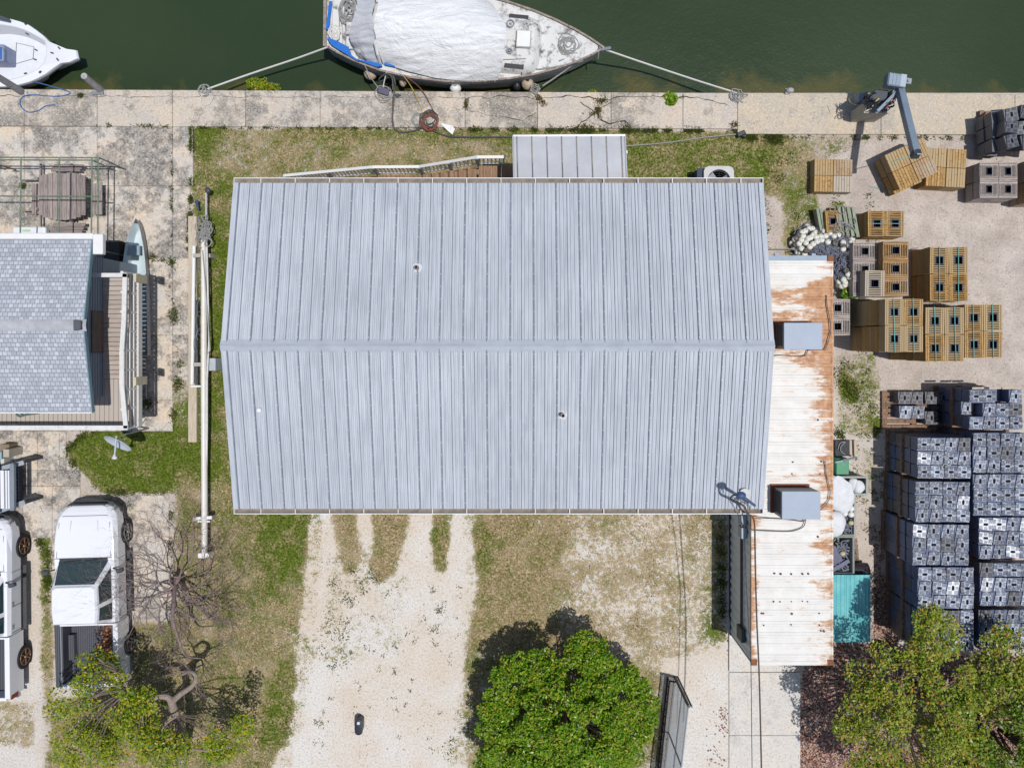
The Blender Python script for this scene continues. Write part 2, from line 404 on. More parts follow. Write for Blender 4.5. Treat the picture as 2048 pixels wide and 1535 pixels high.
def ground_mat():
    m = Mt('gravel_grass_and_litter')
    a = m.attr('zone'); sep = m.n('ShaderNodeSeparateColor'); m.put(sep.inputs[0], a)
    g, d, wv = sep.outputs[0], sep.outputs[1], sep.outputs[2]; l = m.attr('zone', 'Alpha')
    n1 = m.noise(1.1, 5, .62); n2 = m.noise(6, 6, .68); n3 = m.noise(15, 5, .8); n4 = m.noise(26, 4, .8)
    # gravel
    grey = m.mix(m.ramp(n1, [(.35, 0), (.66, 1)]), C(180, 167, 158), C(210, 199, 190))
    grey = m.mix(m.ramp(m.noise(2.4, 6, .7, vec=m.vec((1, 1, 1), add=(5, 5, 5))), [(.52, 0), (.68, .6)]), grey, C(158, 144, 134))
    wht = m.mix(m.ramp(m.noise(.5, 5, .6, vec=m.vec((1, 1, 1), add=(1, 2, 3))), [(.38, 0), (.6, 1)]), C(228, 224, 218), C(222, 210, 195))
    grav = m.mix(wv, grey, wht)
    speck = m.ramp(n3, [(.36, (.3, .26, .22)), (.45, (.76, .73, .70)), (.52, (1.0, .99, .98)), (.66, (1.08, 1.08, 1.08))])
    grav = m.mix(.48, grav, speck, 'MULTIPLY')
    grav = m.mix(m.ramp(n4, [(.34, .55), (.43, 0)]), grav, C(120, 106, 94))
    grav = m.mix(m.ramp(n4, [(.58, 0), (.66, .4)]), grav, C(246, 240, 232))
    # grass
    gc = m.mix(m.ramp(n2, [(.3, 0), (.7, 1)]), C(72, 90, 24), C(108, 122, 46))
    dry = m.mix(m.ramp(n2, [(.35, 0), (.65, 1)]), C(132, 114, 78), C(184, 166, 134))
    dsel = m.math('ADD', m.math('ADD', d, m.math('MULTIPLY', m.math('SUBTRACT', m.noise(1.7, 8, .82, vec=m.vec((1, 1, 1), add=(9, 1, 4))), .49), 3.6)), m.math('MULTIPLY', m.math('SUBTRACT', n3, .5), 1.8))
    gr = m.mix(m.ramp(dsel, [(.15, 0), (.9, 1)]), gc, dry)
    gr = m.mix(.75, gr, m.ramp(n3, [(.38, (.2, .2, .16)), (.49, (.9, .9, .88)), (.62, (1.6, 1.6, 1.5))]), 'MULTIPLY')  # dark stops put the shadows between the blades into the colour
    # threshold
    th = m.math('ADD', m.math('MULTIPLY', m.math('SUBTRACT', n1, .5), .8), m.math('MULTIPLY', m.math('SUBTRACT', n2, .5), 1.15))
    th = m.math('ADD', th, m.math('MULTIPLY', m.math('SUBTRACT', n3, .5), 1.8))
    cov = m.ramp(m.math('ADD', g, th), [(.47, 0), (.56, 1)])
    c = m.mix(cov, grav, gr)
    spots = m.math('MULTIPLY', m.ramp(m.noise(9, 3, .5, vec=m.vec((1, 1, 1), add=(2, 7, 7))), [(.66, 0), (.69, 1)]), m.ramp(n1, [(.42, 0), (.6, 1)]))
    c = m.mix(spots, c, C(104, 104, 60))
    # litter
    vc = m.vor(16, 'F1', out='Color'); vs = m.n('ShaderNodeSeparateColor'); m.put(vs.inputs[0], vc)
    lc = m.ramp(vs.outputs[0], [(.0, C(74, 44, 40)), (.3, C(128, 76, 60)), (.55, C(168, 116, 92)), (.78, C(196, 160, 140)), (.95, C(110, 74, 84))], 'CONSTANT')
    lt = m.ramp(m.math('ADD', l, m.math('MULTIPLY', m.math('SUBTRACT', n2, .5), 1.0)), [(.46, 0), (.54, 1)])
    c = m.mix(m.math('MULTIPLY', lt, m.ramp(n3, [(.44, .1), (.52, 1)])), c, lc)
    return m.fin(c, .95, bump=m.math('ADD', n3, m.math('MULTIPLY', n4, .5)), bs=.55, bd=.03, spec=.1)
me.materials.append(ground_mat())
# far bank so that the water ends somewhere
b = MB(); b.box((-600, 46, -1.2), (600, 600, .1)); tag(b.build('far_bank', plain('far_scrub', C(96, 104, 60), .95, var=.3, scale=.4)), kind='structure')
# water
def water_mat():
    m = Mt('dark_green_canal_water')
    sepx = m.n('ShaderNodeSeparateXYZ'); m.put(sepx.inputs[0], m.pos); y = sepx.outputs[1]
    c = m.mix(m.ramp(m.noise(.16, 4, .5), [(.35, 0), (.65, 1)]), C(50, 66, 42), C(60, 75, 50))
    c = m.mix(m.ramp(m.noise(70, 4, .7), [(.40, .5), (.58, 0)]), c, C(34, 48, 32))
    shal = m.math('ADD', m.math('MULTIPLY', m.math('SUBTRACT', 9.0, y), 1.6), m.math('MULTIPLY', m.math('SUBTRACT', m.noise(.45, 6, .65), .5), 6.5))
    c = m.mix(m.ramp(shal, [(.1, 0), (1.0, .5)]), c, C(104, 94, 48))
    return m.fin(c, .22, bump=m.math('ADD', m.noise(2.2, 4, .6), m.math('MULTIPLY', m.noise(11, 4, .6), .5)), bs=.22, bd=.06, spec=.25)
b = MB(); b.add([(-600, 8.0, -.9), (600, 7.9, -.9), (600, 46.5, -.9), (-600, 46.5, -.9)], [(0, 1, 2, 3)])
tag(b.build('canal_water', water_mat()), kind='structure')
# ------------------------------------------------------------------ concrete
def slab(b, x0, y0, x1, y1, z=.05, gap=1.0, m=0, y0r=None, y1r=None):
    y0r = y0 if y0r is None else y0r; y1r = y1 if y1r is None else y1r
    ps = [P(x0+gap*.4, y0+gap*.3, z), P(x1-gap*.4, y0r+gap*.3, z), P(x1-gap*.4, y1r-gap*.3, z), P(x0+gap*.4, y1-gap*.3, z)]
    b.prism([(p.x, p.y) for p in ps], -.3, z+rnd.uniform(-.002, .004), m)
def joints(name, b, mats): o = b.build(name, mats, bevel=.01); tag(o, kind='structure'); return o
b = MB()
xs = [-400, -180, 48, 194, 345, 491, 640, 785, 930, 1075, 1222, 1366, 1475]
for i in range(len(xs)-1):
    a, c = xs[i], xs[i+1]; lo = 252+.004*a; hi = 252+.004*c
    slab(b, a, wall_y(a), c, lo, .07, y0r=wall_y(c), y1r=hi)
joints('seawall_cap', b, conc_cap)
b = MB()
for a, c in ((1475, 1762), (1762, 2030), (2030, 2500)):
    slab(b, a, wall_y(a), c, 268+.003*(a-1475), .08, y0r=wall_y(c), y1r=268+.003*(c-1475))
joints('new_seawall_cap', b, conc_new)
# vertical seawall face
b = MB(); q0 = P(-400, wall_y(-400)+1.2, 0); q1 = P(2500, wall_y(2500)+1.2, 0)
b.bar((q0.x, q0.y-.15, -1.1), (q1.x, q1.y-.15, -1.1), .2, 2.1); tag(b.build('seawall', conc_cap), kind='structure')
# cracks along the cap: thin dirt-filled ribbons
b = MB()
def ribbon(pts, wd, z):
    pts = [P(x, y, z) for x, y in pts]; out = []
    for i in range(len(pts)-1):
        p, q = pts[i], pts[i+1]; n = max(2, int((q-p).length/.12))
        for k in range(n):
            t = k/n; a = p.lerp(q, t); a = a+Vector((nz(a.x, a.y, 3.1, 2)*.09, nz(a.x, a.y, 3.3, 8)*.09, 0)); out.append(a)
    out.append(pts[-1])
    for i in range(len(out)-1):
        p, q = out[i], out[i+1]; d = (q-p); nrm = Vector((-d.y, d.x, 0)).normalized()
        w1 = wd*(.4+abs(nz(p.x, p.y, 2.3, 5))*2.2)
        b.add([p-nrm*w1, q-nrm*w1, q+nrm*w1, p+nrm*w1], [(0, 1, 2, 3)])
ribbon([(-50, 190), (160, 192), (345, 193), (500, 194), (930, 195)], .006, .078)
ribbon([(930, 196), (1000, 193), (1075, 197), (1140, 192), (1210, 200), (1245, 194), (1330, 195), (1366, 196), (1410, 198), (1455, 210)], .012, .078)
ribbon([(1160, 205), (1190, 225), (1165, 245), (1150, 258)], .022, .078); ribbon([(1190, 225), (1222, 205)], .02, .078)
ribbon([(1195, 228), (1215, 250), (1250, 240), (1262, 255)], .016, .078); ribbon([(1000, 235), (1050, 240), (1072, 225)], .012, .078)
ribbon([(930, 218), (1000, 236)], .006, .078)
tag(b.build('seawall_crack', crack_m), kind='structure')
# patio
b = MB()
px_ = [-400, -180, 48, 194, 345, 388]; py_ = [253, 372, 515, 670, 800, 862]
for i in range(5):
    for j in range(5):
        if px_[i] >= 345 and j > 1: continue
        x1 = px_[i+1]
        if px_[i] == 345: x1 = 386-(6 if j else 0)
        slab(b, px_[i], py_[j], x1, py_[j+1], .04, gap=.8)
for q in ((32, 862, 75, 940), (75, 862, 118, 940), (118, 862, 132, 940), (-200, 862, 32, 970), (0, 940, 75, 972), (75, 940, 160, 972), (160, 990, 338, 1110), (-200, 972, 45, 1035), (45, 972, 104, 1075), (104, 972, 160, 1110),
          (160, 1110, 342, 1238), (104, 1110, 160, 1238), (345, 515, 380, 670), (345, 670, 378, 760)):
    slab(b, *q, z=.035, gap=.7)
joints('patio', b, conc_old)
b = MB()
slab(b, 1458, 1344, 1601, 1470, .05); slab(b, 1458, 1470, 1601, 1620, .05); slab(b, 1458, 1620, 1601, 2400, .05)
slab(b, 1458, 1235, 1592, 1343, .09)
joints('walkway', b, conc_walk)

# ------------------------------------------------------------------ grass, weeds and leaf litter as real blades
def blades(name, mats, pts, hmin, hmax, wd, lean=.8, rs=None):
    r = np.random.RandomState(rs or 3); n = len(pts)
    a = r.uniform(0, 2*np.pi, n); h = r.uniform(hmin, hmax, n); ln = r.uniform(.2, lean, n)*h; wv = r.uniform(.6, 1.2, n)*wd
    ca, sa = np.cos(a), np.sin(a)
    base = pts
    v = np.zeros((n, 3, 3)); v[:, 0] = base+np.stack([-sa*wv, ca*wv, 0*a], -1); v[:, 1] = base+np.stack([sa*wv, -ca*wv, 0*a], -1)
    v[:, 2] = base+np.stack([ca*ln, sa*ln, h], -1)
    me = bpy.data.meshes.new(name); me.vertices.add(n*3); me.vertices.foreach_set('co', v.reshape(-1))
    me.loops.add(n*3); me.loops.foreach_set('vertex_index', np.arange(n*3))
    me.polygons.add(n); me.polygons.foreach_set('loop_start', np.arange(0, n*3, 3)); me.polygons.foreach_set('loop_total', np.full(n, 3))
    for m in mats: me.materials.append(m)
    me.update(); me.validate()
    o = bpy.data.objects.new(name, me); COL.objects.link(o); return o, me
def leafmat(name, cols, rough=.6, trans=.25):
    m = Mt(name); c = m.ramp(m.irand(), [(i/len(cols), c) for i, c in enumerate(cols)], 'CONSTANT')
    c = m.mix(.5, c, m.ramp(m.noise(3, 3, .5), [(.3, (.55, .55, .55)), (.7, (1, 1, 1))]), 'MULTIPLY')
    m.fin(c, rough, spec=.3)
    if trans:
        t = m.n('ShaderNodeBsdfTranslucent'); m.put(t.inputs[0], c); mx = m.n('ShaderNodeMixShader'); mx.inputs[0].default_value = trans
        out = [x for x in m.t.nodes if x.type == 'OUTPUT_MATERIAL'][0]
        m.t.links.new(m.b.outputs[0], mx.inputs[1]); m.t.links.new(t.outputs[0], mx.inputs[2]); m.t.links.new(mx.outputs[0], out.inputs[0])
    return m.m
gm_green = leafmat('green_grass', [C(72, 94, 26), C(90, 112, 34), C(58, 80, 20), C(112, 130, 50)])
gm_olive = leafmat('olive_grass', [C(104, 108, 48), C(126, 122, 66), C(86, 92, 36), C(142, 132, 88)])
gm_dry = leafmat('straw_grass', [C(176, 156, 118), C(150, 128, 92), C(196, 180, 150), C(128, 108, 72)])
rs = np.random.RandomState(11)
N = 210000
sx_ = rs.uniform(-20, 2070, N); sy_ = rs.uniform(254, 1580, N)
gv = gsample(G, sx_, sy_); dv = gsample(D, sx_, sy_)
pat = np.array([nz(x*.014, y*.014, 1.3, 3)+.6*nz(x*.06, y*.06, 1.0, 6) for x, y in zip(sx_, sy_)])
pat2 = np.array([nz(x*.02, y*.02, 1.1, 13)+.5*nz(x*.08, y*.08, 1.0, 16) for x, y in zip(sx_, sy_)])
dens = np.clip((gv+pat*.55-.42)*2.4, 0, 1)*(gv > .2)
hid = ((sx_ > 560) & (sx_ < 1440) & (sy_ > 400) & (sy_ < 970)) | ((sx_ > 520) & (sx_ < 560) & (sy_ > 420) & (sy_ < 930))
keep = (rs.uniform(0, 1, N) < dens) & ~hid
sx_, sy_, dv, pat2 = sx_[keep], sy_[keep], dv[keep], pat2[keep]
pts = np.stack([(sx_-NX)*H/F, (NY-sy_)*H/F, np.full(len(sx_), -.004)], -1)
cls = dv+pat2*.75+rs.uniform(-.24, .24, len(dv))
o, me = blades('grass', [gm_green, gm_olive, gm_dry], pts, .03, .085, .012)
me.polygons.foreach_set('material_index', np.where(cls < .32, 0, np.where(cls < .6, 1, 2)).astype(np.int32))
tag(o, 'short patchy lawn grass growing around the metal roofed building', 'grass', kind='stuff')
# longer tufts along the slab edges and cracks
tp = []
def tufts(pts_, n, spread, r=rs):
    for i in range(len(pts_)-1):
        (x0, y0), (x1, y1) = pts_[i], pts_[i+1]; L_ = math.hypot(x1-x0, y1-y0)
        for k in range(int(L_*n)):
            t = r.uniform(); x = x0+(x1-x0)*t; y = y0+(y1-y0)*t
            if nz(x*.09, y*.09, 1, 4)+r.uniform(-.2, .2) < .12 or r.uniform() < .35: continue
            tp.append((x+r.normal()*spread, y+r.normal()*spread))
tufts([(384, 256), (386, 330), (382, 420), (378, 500)], 26, 2.2); tufts([(388, 256), (930, 258)], 7, 1.6); tufts([(930, 259), (1475, 262)], 26, 2.6)
tufts([(1480, 272), (1570, 274), (1930, 276)], 14, 3); tufts([(1490, 272), (1560, 280)], 60, 5); tufts([(345, 252), (345, 520)], 3, 1.4); tufts([(194, 252), (345, 253)], 7, 1.6)
tufts([(1165, 222), (1200, 235), (1190, 205), (1225, 200)], 22, 3); tufts([(1150, 258), (1260, 258)], 26, 5); tufts([(1075, 195), (1090, 210)], 25, 3)
tufts([(905, 193), (935, 196), (930, 225)], 16, 2.2); tufts([(345, 520), (350, 640), (362, 740), (345, 850)], 16, 5); tufts([(345, 520), (340, 600)], 14, 2); tufts([(300, 515), (330, 520)], 16, 3.5)
tufts([(48, 372), (52, 375)], 40, 3); tufts([(130, 905), (165, 870), (200, 865)], 22, 4); tufts([(132, 910), (200, 985), (345, 985)], 22, 4); tufts([(340, 985), (345, 1240)], 16, 4)
tufts([(250, 808), (300, 806)], 70, 7); tufts([(1675, 745), (1714, 800)], 30, 9); tufts([(1745, 845), (1765, 870)], 60, 5); tufts([(1672, 860), (1690, 880)], 30, 5)
tufts([(1366, 195), (1340, 194)], 8, 2); tufts([(90, 193), (60, 190)], 10, 2); tufts([(160, 192), (170, 193)], 40, 2); tufts([(1440, 245), (1472, 252)], 22, 3); tufts([(78, 1080), (98, 1110), (96, 1200)], 30, 5)
tufts([(1590, 560), (1600, 470)], 20, 6); tufts([(1440, 1030), (1445, 1270)], 20, 5); tufts([(260, 1010), (262, 1014)], 80, 5); tufts([(110, 905), (120, 915)], 15, 3)
for (cx_, cy_, n_, sp_) in [(690, 1195, 60, 7), (700, 1205, 60, 6), (662, 1240, 30, 6), (690, 1245, 50, 9), (652, 1260, 40, 7), (680, 1270, 60, 9), (640, 1290, 25, 7), (668, 1330, 60, 8), (690, 1325, 20, 6), (718, 1165, 40, 5), (725, 1180, 30, 4), (670, 1165, 50, 7),
        (705, 1140, 50, 6), (760, 1160, 40, 6), (740, 1150, 60, 8), (880, 1218, 60, 7), (865, 1180, 30, 4), (868, 1255, 40, 6), (815, 1262, 12, 4), (790, 1290, 12, 3), (702, 1303, 14, 2), (790, 1345, 14, 2), (662, 1396, 14, 2), (760, 1335, 10, 3), (740, 1300, 8, 3), (830, 1280, 12, 5), (845, 1240, 14, 6), (660, 1215, 20, 6), (650, 1310, 16, 6),
        (900, 1500, 50, 9), (640, 1440, 20, 5), (575, 1450, 50, 8), (905, 1480, 30, 6)] + [(rs.uniform(620, 930), rs.uniform(1150, 1500), 8, 3) for _ in range(40)] + [(rs.uniform(1500, 1740), rs.uniform(300, 560), 26, 5) for _ in range(46)] + [(rs.uniform(1672, 1770), rs.uniform(700, 1080), 28, 5) for _ in range(42)]:
    for _ in range(n_): tp.append((cx_+rs.normal()*sp_, cy_+rs.normal()*sp_))
tp = np.array(tp); pts = np.stack([(tp[:, 0]-NX)*H/F, (NY-tp[:, 1])*H/F, np.full(len(tp), .0)], -1)
on = (tp[:, 1] < 257) | ((tp[:, 0] < 384) & (tp[:, 1] < 860)); pts[:, 2] = np.where(on, .06, 0)
o, me = blades('weeds', [gm_green, gm_olive, leafmat('rusty_weed', [C(132, 96, 56), C(120, 108, 50), C(104, 86, 46)])], pts, .03, .10, .014, 1.2, rs=5)
rr = rs.uniform(0, 1, len(tp)); red = (tp[:, 1] < 257) & (tp[:, 0] > 900)
me.polygons.foreach_set('material_index', np.where(red & (rr < .55), 2, np.where(rr < .72, 0, 1)).astype(np.int32))
tag(o, 'weeds sprouting along slab edges and seawall cracks', 'weeds', kind='stuff')
# leaf litter
N = 60000; lx = rs.uniform(1380, 2080, N); ly = rs.uniform(1040, 1580, N); lv = gsample(L, lx, ly)
pat = np.array([nz(x*.03, y*.03, 1.0, 5) for x, y in zip(lx, ly)])
k = rs.uniform(0, 1, N) < np.clip(lv+pat*.5-.05, 0, 1)**1.6*(lv > .05)*.75; lx, ly = lx[k], ly[k]
ex = [(rs.normal(208, 12), rs.normal(1300, 26), .86) for _ in range(420)]      # dead leaves in the truck bed
pts = np.stack([(lx-NX)*H/F, (NY-ly)*H/F, rs.uniform(.01, .05, len(lx))], -1)
lit_m = leafmat('fallen_leaves', [C(140, 82, 62), C(180, 124, 94), C(206, 166, 138), C(112, 68, 58), C(222, 200, 182), C(156, 112, 112), C(132, 76, 56)], .7, .1)
def flakes(name, mats, pts, size, rs_, flat=.35, elong=.6):
    n = len(pts); a = rs_.uniform(0, 2*np.pi, n); s = rs_.uniform(.6, 1.3, n)*size
    nrm = rs_.normal(0, flat, (n, 3)); nrm[:, 2] = 1; nrm /= np.linalg.norm(nrm, axis=1)[:, None]
    u = np.stack([np.cos(a), np.sin(a), 0*a], -1); u -= nrm*(u*nrm).sum(1)[:, None]; u /= np.linalg.norm(u, axis=1)[:, None]
    v = np.cross(nrm, u); s = s[:, None]
    q = np.zeros((n, 4, 3)); q[:, 0] = pts-u*s; q[:, 1] = pts-v*s*elong; q[:, 2] = pts+u*s; q[:, 3] = pts+v*s*elong
    me = bpy.data.meshes.new(name); me.vertices.add(n*4); me.vertices.foreach_set('co', q.reshape(-1))
    me.loops.add(n*4); me.loops.foreach_set('vertex_index', np.arange(n*4))
    me.polygons.add(n); me.polygons.foreach_set('loop_start', np.arange(0, n*4, 4)); me.polygons.foreach_set('loop_total', np.full(n, 4))
    for m in mats: me.materials.append(m)
    me.update(); me.validate(); return me
me = flakes('leaf_litter', [lit_m], pts, .035, rs); o = bpy.data.objects.new('leaf_litter', me); COL.objects.link(o)
tag(o, 'reddish brown fallen leaves carpeting the ground under the lower right trees', 'leaf litter', kind='stuff')
# ------------------------------------------------------------------ the big metal roofed building
ZE, ZR = 5.1, 6.03
XL, XR = (468-NX)*(H-ZE)/F, (1526-NX)*(H-ZE)/F
YN, YS = (NY-366)*(H-ZE)/F, (NY-1017)*(H-ZE)/F
YM = (NY-691)*(H-ZR)/F
bld = thing('metal_roofed_building', 'large building under a pale corrugated metal gable roof in the middle of the yard', 'building', ((XL+XR)/2, YM, 0))
b = MB(); b.box((XL+.35, YS+.45, -.1), (XR-.35, YN-.45, ZE-.12))
# gable ends
for x in (XL+.35, XR-.37):
    b.add([(x, YS+.45, ZE-.12), (x+.02, YS+.45, ZE-.12), (x+.02, YN-.45, ZE-.12), (x, YN-.45, ZE-.12), (x, YM, ZR-.1), (x+.02, YM, ZR-.1)], [(0, 4, 3), (1, 2, 5), (0, 1, 5, 4), (2, 3, 4, 5)])
b.build('wall', wall_m, bld)
b = MB(); b.box((-7.0, YS+.42, 0), (-4.3, YS+.449, 2.4)); b.build('garage_door', white_p, bld)
b = MB(); b.box((-3.6, YS+.42, 0), (-.9, YS+.449, 2.4)); b.build('garage_door', white_p, bld)
b = MB(); b.box((-.4, YN-.449, 2.72), (.6, YN-.42, 4.75)); b.build('door', white_p, bld)
for x in (-5.5, 4.0):
    b = MB(); b.box((x, YN-.449, 3.4), (x+1.1, YN-.43, 4.5)); b.build('window', dark_m, bld)
def roof_profile(x0, x1, pitch=.6):
    pr = []
    global NSEG
    n = int(round((x1-x0)/pitch)); p = (x1-x0)/n
    sh = [(0, 0), (.012, .045), (.034, .045), (.046, .0), (.05, .0), (.105, .0), (.118, .024), (.15, .024), (.163, 0), (.205, 0), (.218, .024), (.25, .024), (.263, 0), (.30, 0), (.305, .032), (.315, .032), (.32, 0), (.38, 0), (.393, .024), (.425, .024), (.438, 0), (.485, 0), (.498, .024), (.53, .024), (.543, 0), (.6, 0)]
    NSEG = len(sh)-1
    for i in range(n):
        for x, z in sh[:-1]: pr.append((x0+i*p+x*p/.6, z))
    pr.append((x1, 0)); return pr
pr = roof_profile(XL+.12, XR-.12)
for nm, ye in (('roof_slope', YN), ('roof_slope', YS)):
    b = MB(); yr = YM+(.05 if ye > YM else -.05)
    a = [(x, ye, ZE+z) for x, z in pr]; c = [(x, yr, ZR-.01+z) for x, z in pr]
    a2 = [(x, ye, ZE-.03) for x, z in pr]; c2 = [(x, yr, ZR-.04) for x, z in pr]
    b.loft([a2, a, c, c2], cap0=False, cap1=False, close=False)
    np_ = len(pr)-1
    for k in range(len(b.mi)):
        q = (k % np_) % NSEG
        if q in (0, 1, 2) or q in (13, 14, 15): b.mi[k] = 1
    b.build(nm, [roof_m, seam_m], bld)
# rake trims
for x0, x1 in ((XL, XL+.13), (XR-.13, XR)):
    for ye in (YN, YS):
        b = MB()
        b.add([(x0, ye, ZE-.12), (x1, ye, ZE-.12), (x1, YM, ZR-.12), (x0, YM, ZR-.12), (x0, ye, ZE+.045), (x1, ye, ZE+.045), (x1, YM, ZR+.035), (x0, YM, ZR+.035)],
              [(0, 1, 2, 3), (4, 7, 6, 5), (0, 4, 5, 1), (1, 5, 6, 2), (2, 6, 7, 3), (3, 7, 4, 0)])
        b.build('rake_trim', roof_m, bld)
# dented ridge cap
b = MB(); top = []; n = 120
prof = [(-.155, -.028), (-.15, .005), (-.075, .03), (-.012, .052), (.0, .062), (.012, .052), (.075, .03), (.15, .005), (.155, -.028)]
rings = []
for i in range(n+1):
    x = XL-.01+(XR-XL+.02)*i/n
    rings.append([(x, YM+dy+nz(x, dy*6, 2.2, 3)*.006, ZR+.012+dz+nz(x*1.6, dy*8, 1.4, 9)*.02*(1 if abs(dy) < .15 else 0)-abs(dy)*.12) for dy, dz in prof])
b.loft(rings, close=False, cap0=False, cap1=False); b.build('ridge_cap', ridge_m, bld, smooth=True)
# gutters on both eaves
for ye, sgn in ((YN, 1), (YS, -1)):
    b = MB(); y0 = ye-.01*sgn; y1 = ye+.125*sgn
    b.box((XL, min(y0, y1), ZE-.15), (XR, max(y0, y1), ZE-.13), 1)
    b.box((XL, min(y1, y1+.02*sgn), ZE-.15), (XR, max(y1, y1+.02*sgn), ZE-.02), 0)
    b.box((XL-.015, min(y0, y1+.02*sgn), ZE-.15), (XL, max(y0, y1+.02*sgn), ZE-.02), 0); b.box((XR, min(y0, y1+.02*sgn), ZE-.15), (XR+.015, max(y0, y1+.02*sgn), ZE-.02), 0)
    g = b.build('gutter', [white_p, gutter_in], bld)
    b = MB(); k = 0
    x = XL+.7
    while x < XR-.3:
        b.box((x, min(y0, y1), ZE-.035), (x+.018, max(y0, y1), ZE-.028)); x += .915
    b.build('gutter_strap', white_p, g)
# rows of screws on the seams
b = MB(); 
for ye in (YN, YS):
    for i in range(1, 24):
        x = XL+.12+(XR-XL-.24)*i/23.*1.0
        for t in np.linspace(.04, .95, 13):
            y = ye+(YM-ye)*t; z = ZE+(ZR-ZE)*t+.036
            b.cb((x+.024, y, z+.012), (.017, .017, .01))
b.build('roof_screws', plain('screw_caps', C(235, 240, 246), .4), bld)['kind'] = 'stuff'
def vent(px, py, col, r, h, lab, tilt=0):
    z = ZR-abs(((NY-py)*(H-5.6)/F)-YM)/4.37*(ZR-ZE)
    p = P(px, py, z+h); p.z = z
    t = thing('roof_vent', lab, 'roof vent', p)
    b = MB(); M = Matrix.Translation(p+Vector((0, 0, .02)))
    pts = [(p.x+r*2.3*math.cos(a)*(1+.25*nz(a, 1)), p.y+r*2.3*math.sin(a)*(1+.25*nz(a, 4))) for a in [i*math.pi/8 for i in range(16)]]
    b.prism(pts, z-.03, z+.03); b.build('flashing', plain('sealant_patch', C(222, 224, 228), .8, var=.12, scale=20), t)
    b = MB(); seg = 14
    ro = [[(p.x+rr*math.cos(2*math.pi*k/seg), p.y+rr*math.sin(2*math.pi*k/seg), zz_) for k in range(seg)] for rr, zz_ in ((r, z), (r, z+h), (r*.72, z+h), (r*.72, z+h*.3))]
    b.loft(ro); b.build('pipe', [col], t, smooth=True)
    if col == dark_m or True:
        b = MB(); b.prism([(p.x+r*.7*math.cos(a), p.y+r*.7*math.sin(a)) for a in [i*math.pi/6 for i in range(12)]], z+h*.5, z+h*.55); b.build('bore', plain('vent_bore', C(70, 42, 26), .9), t)
vent(832, 534, plain('grey_vent', C(150, 146, 146), .6), .055, .25, 'short grey vent pipe standing on the canal side roof slope')
vent(1126, 831, plain('brown_vent', C(176, 172, 170), .6), .055, .3, 'dark mouthed vent pipe on a white patch, driveway side roof slope')
p = P(517, 820, 5.75); b = MB(); b.tube([(p.x, p.y, 5.45), (p.x, p.y, 5.72)], .05, 12); b.sphere((p.x, p.y, 5.73), .07, 12, sq=(1, 1, .7))
tag(b.build('roof_vent', white_p, smooth=True), 'white capped vent near the left edge of the metal roof', 'roof vent')
# ------------------------------------------------------------------ porch canopy, deck, stairs
cz0, cz1 = 4.86, 4.66
can = thing('porch_canopy', 'flat aluminium pan canopy over the porch on the canal side', 'canopy', P(1140, 330, 0))
ca = [P(1026, 272, cz1), P(1250, 271, cz1), P(1254, 366, cz0), P(1028, 366, cz0)]
xa = [0, .035]+[.035+(.965-.035)*i/7 for i in range(1, 8)]+[1.0]
al_can = plain('mill_aluminium', C(204, 206, 210), .34, .12, var=.1, scale=1.3, bump=.06)
b = MB()
for i in range(len(xa)-1):
    u0, u1 = xa[i]+.002, xa[i+1]-.002
    q = [ca[0].lerp(ca[1], u0), ca[0].lerp(ca[1], u1), ca[3].lerp(ca[2], u1), ca[3].lerp(ca[2], u0)]
    w1 = Vector((.02, 0, 0)); up = Vector((0, 0, .035))
    b.add([q[0]+up, q[0]+w1, q[1]-w1, q[1]+up, q[3]+up, q[3]+w1, q[2]-w1, q[2]+up], [(0, 1, 5, 4), (1, 2, 6, 5), (2, 3, 7, 6)])
b.build('roof_pan', al_can, can)
b = MB(); b.bar(ca[0]+Vector((0, 0, -.04)), ca[1]+Vector((0, 0, -.04)), .05, .14); b.bar(ca[0]+Vector((0, 0, -.04)), ca[3]+Vector((0, 0, -.04)), .04, .12); b.bar(ca[1]+Vector((0, 0, -.04)), ca[2]+Vector((0, 0, -.04)), .04, .12)
b.build('edge_trim', alum, can)
dk = thing('porch_deck', 'raised timber deck with a stair climbing along the canal side wall', 'deck', (-2, 4.7, 0))
DX0, DX1, DY0, DY1 = -1.23, 3.0, 4.02, 5.26
b = MB(); x = DX0
while x < DX1: b.box((x, DY0, 2.56), (x+.135, DY1, 2.6)); x += .14
b.build('deck_boards', wood_stair, dk)
for x in (DX0+.1, DX1-.1):
    for y in (DY0+.15, DY1-.05):
        b = MB(); b.box((x-.05, y-.05, 0), (x+.05, y+.05, 2.55)); b.build('post', wood_stair, dk)
for x in (DX0+2.0, DX1-.1):
    b = MB(); b.box((x-.04, DY1-.09, 2.6), (x+.04, DY1-.01, 4.55)); b.build('canopy_post', white_p, dk)
b = MB(); x = -4.46
while x < -3.1: b.box((x, DY0, 1.26), (x+.135, DY1, 1.3)); x += .14
b.build('landing', wood_stair, dk)
for i in range(6):
    b = MB(); x = -3.02+i*.29; z = 1.3+(i+1)*.186; b.box((x, DY0, z-.04), (x+.27, DY1-.02, z)); b.build('tread', wood_stair, dk)
for i in range(8):
    b = MB(); x = -7.2+i*.34; z = .1+i*.15; b.box((x, DY0, z-.04), (x+.33, DY1-.02, z)); b.build('tread', wood_stair, dk)
b = MB(); b.box((-8.3, DY0, -.05), (-7.2, DY1, .07)); b.build('step_pad', conc_walk, dk)
for y in (DY0+.1, DY1-.03):
    b = MB(); b.bar((-7.2, y, .0), (-4.5, y, 1.2), .04, .2); b.build('stringer', wood_stair, dk)
    b = MB(); b.bar((-3.05, y, 1.2), (-1.25, y, 2.45), .04, .2); b.build('stringer', wood_stair, dk)
RY = 5.31
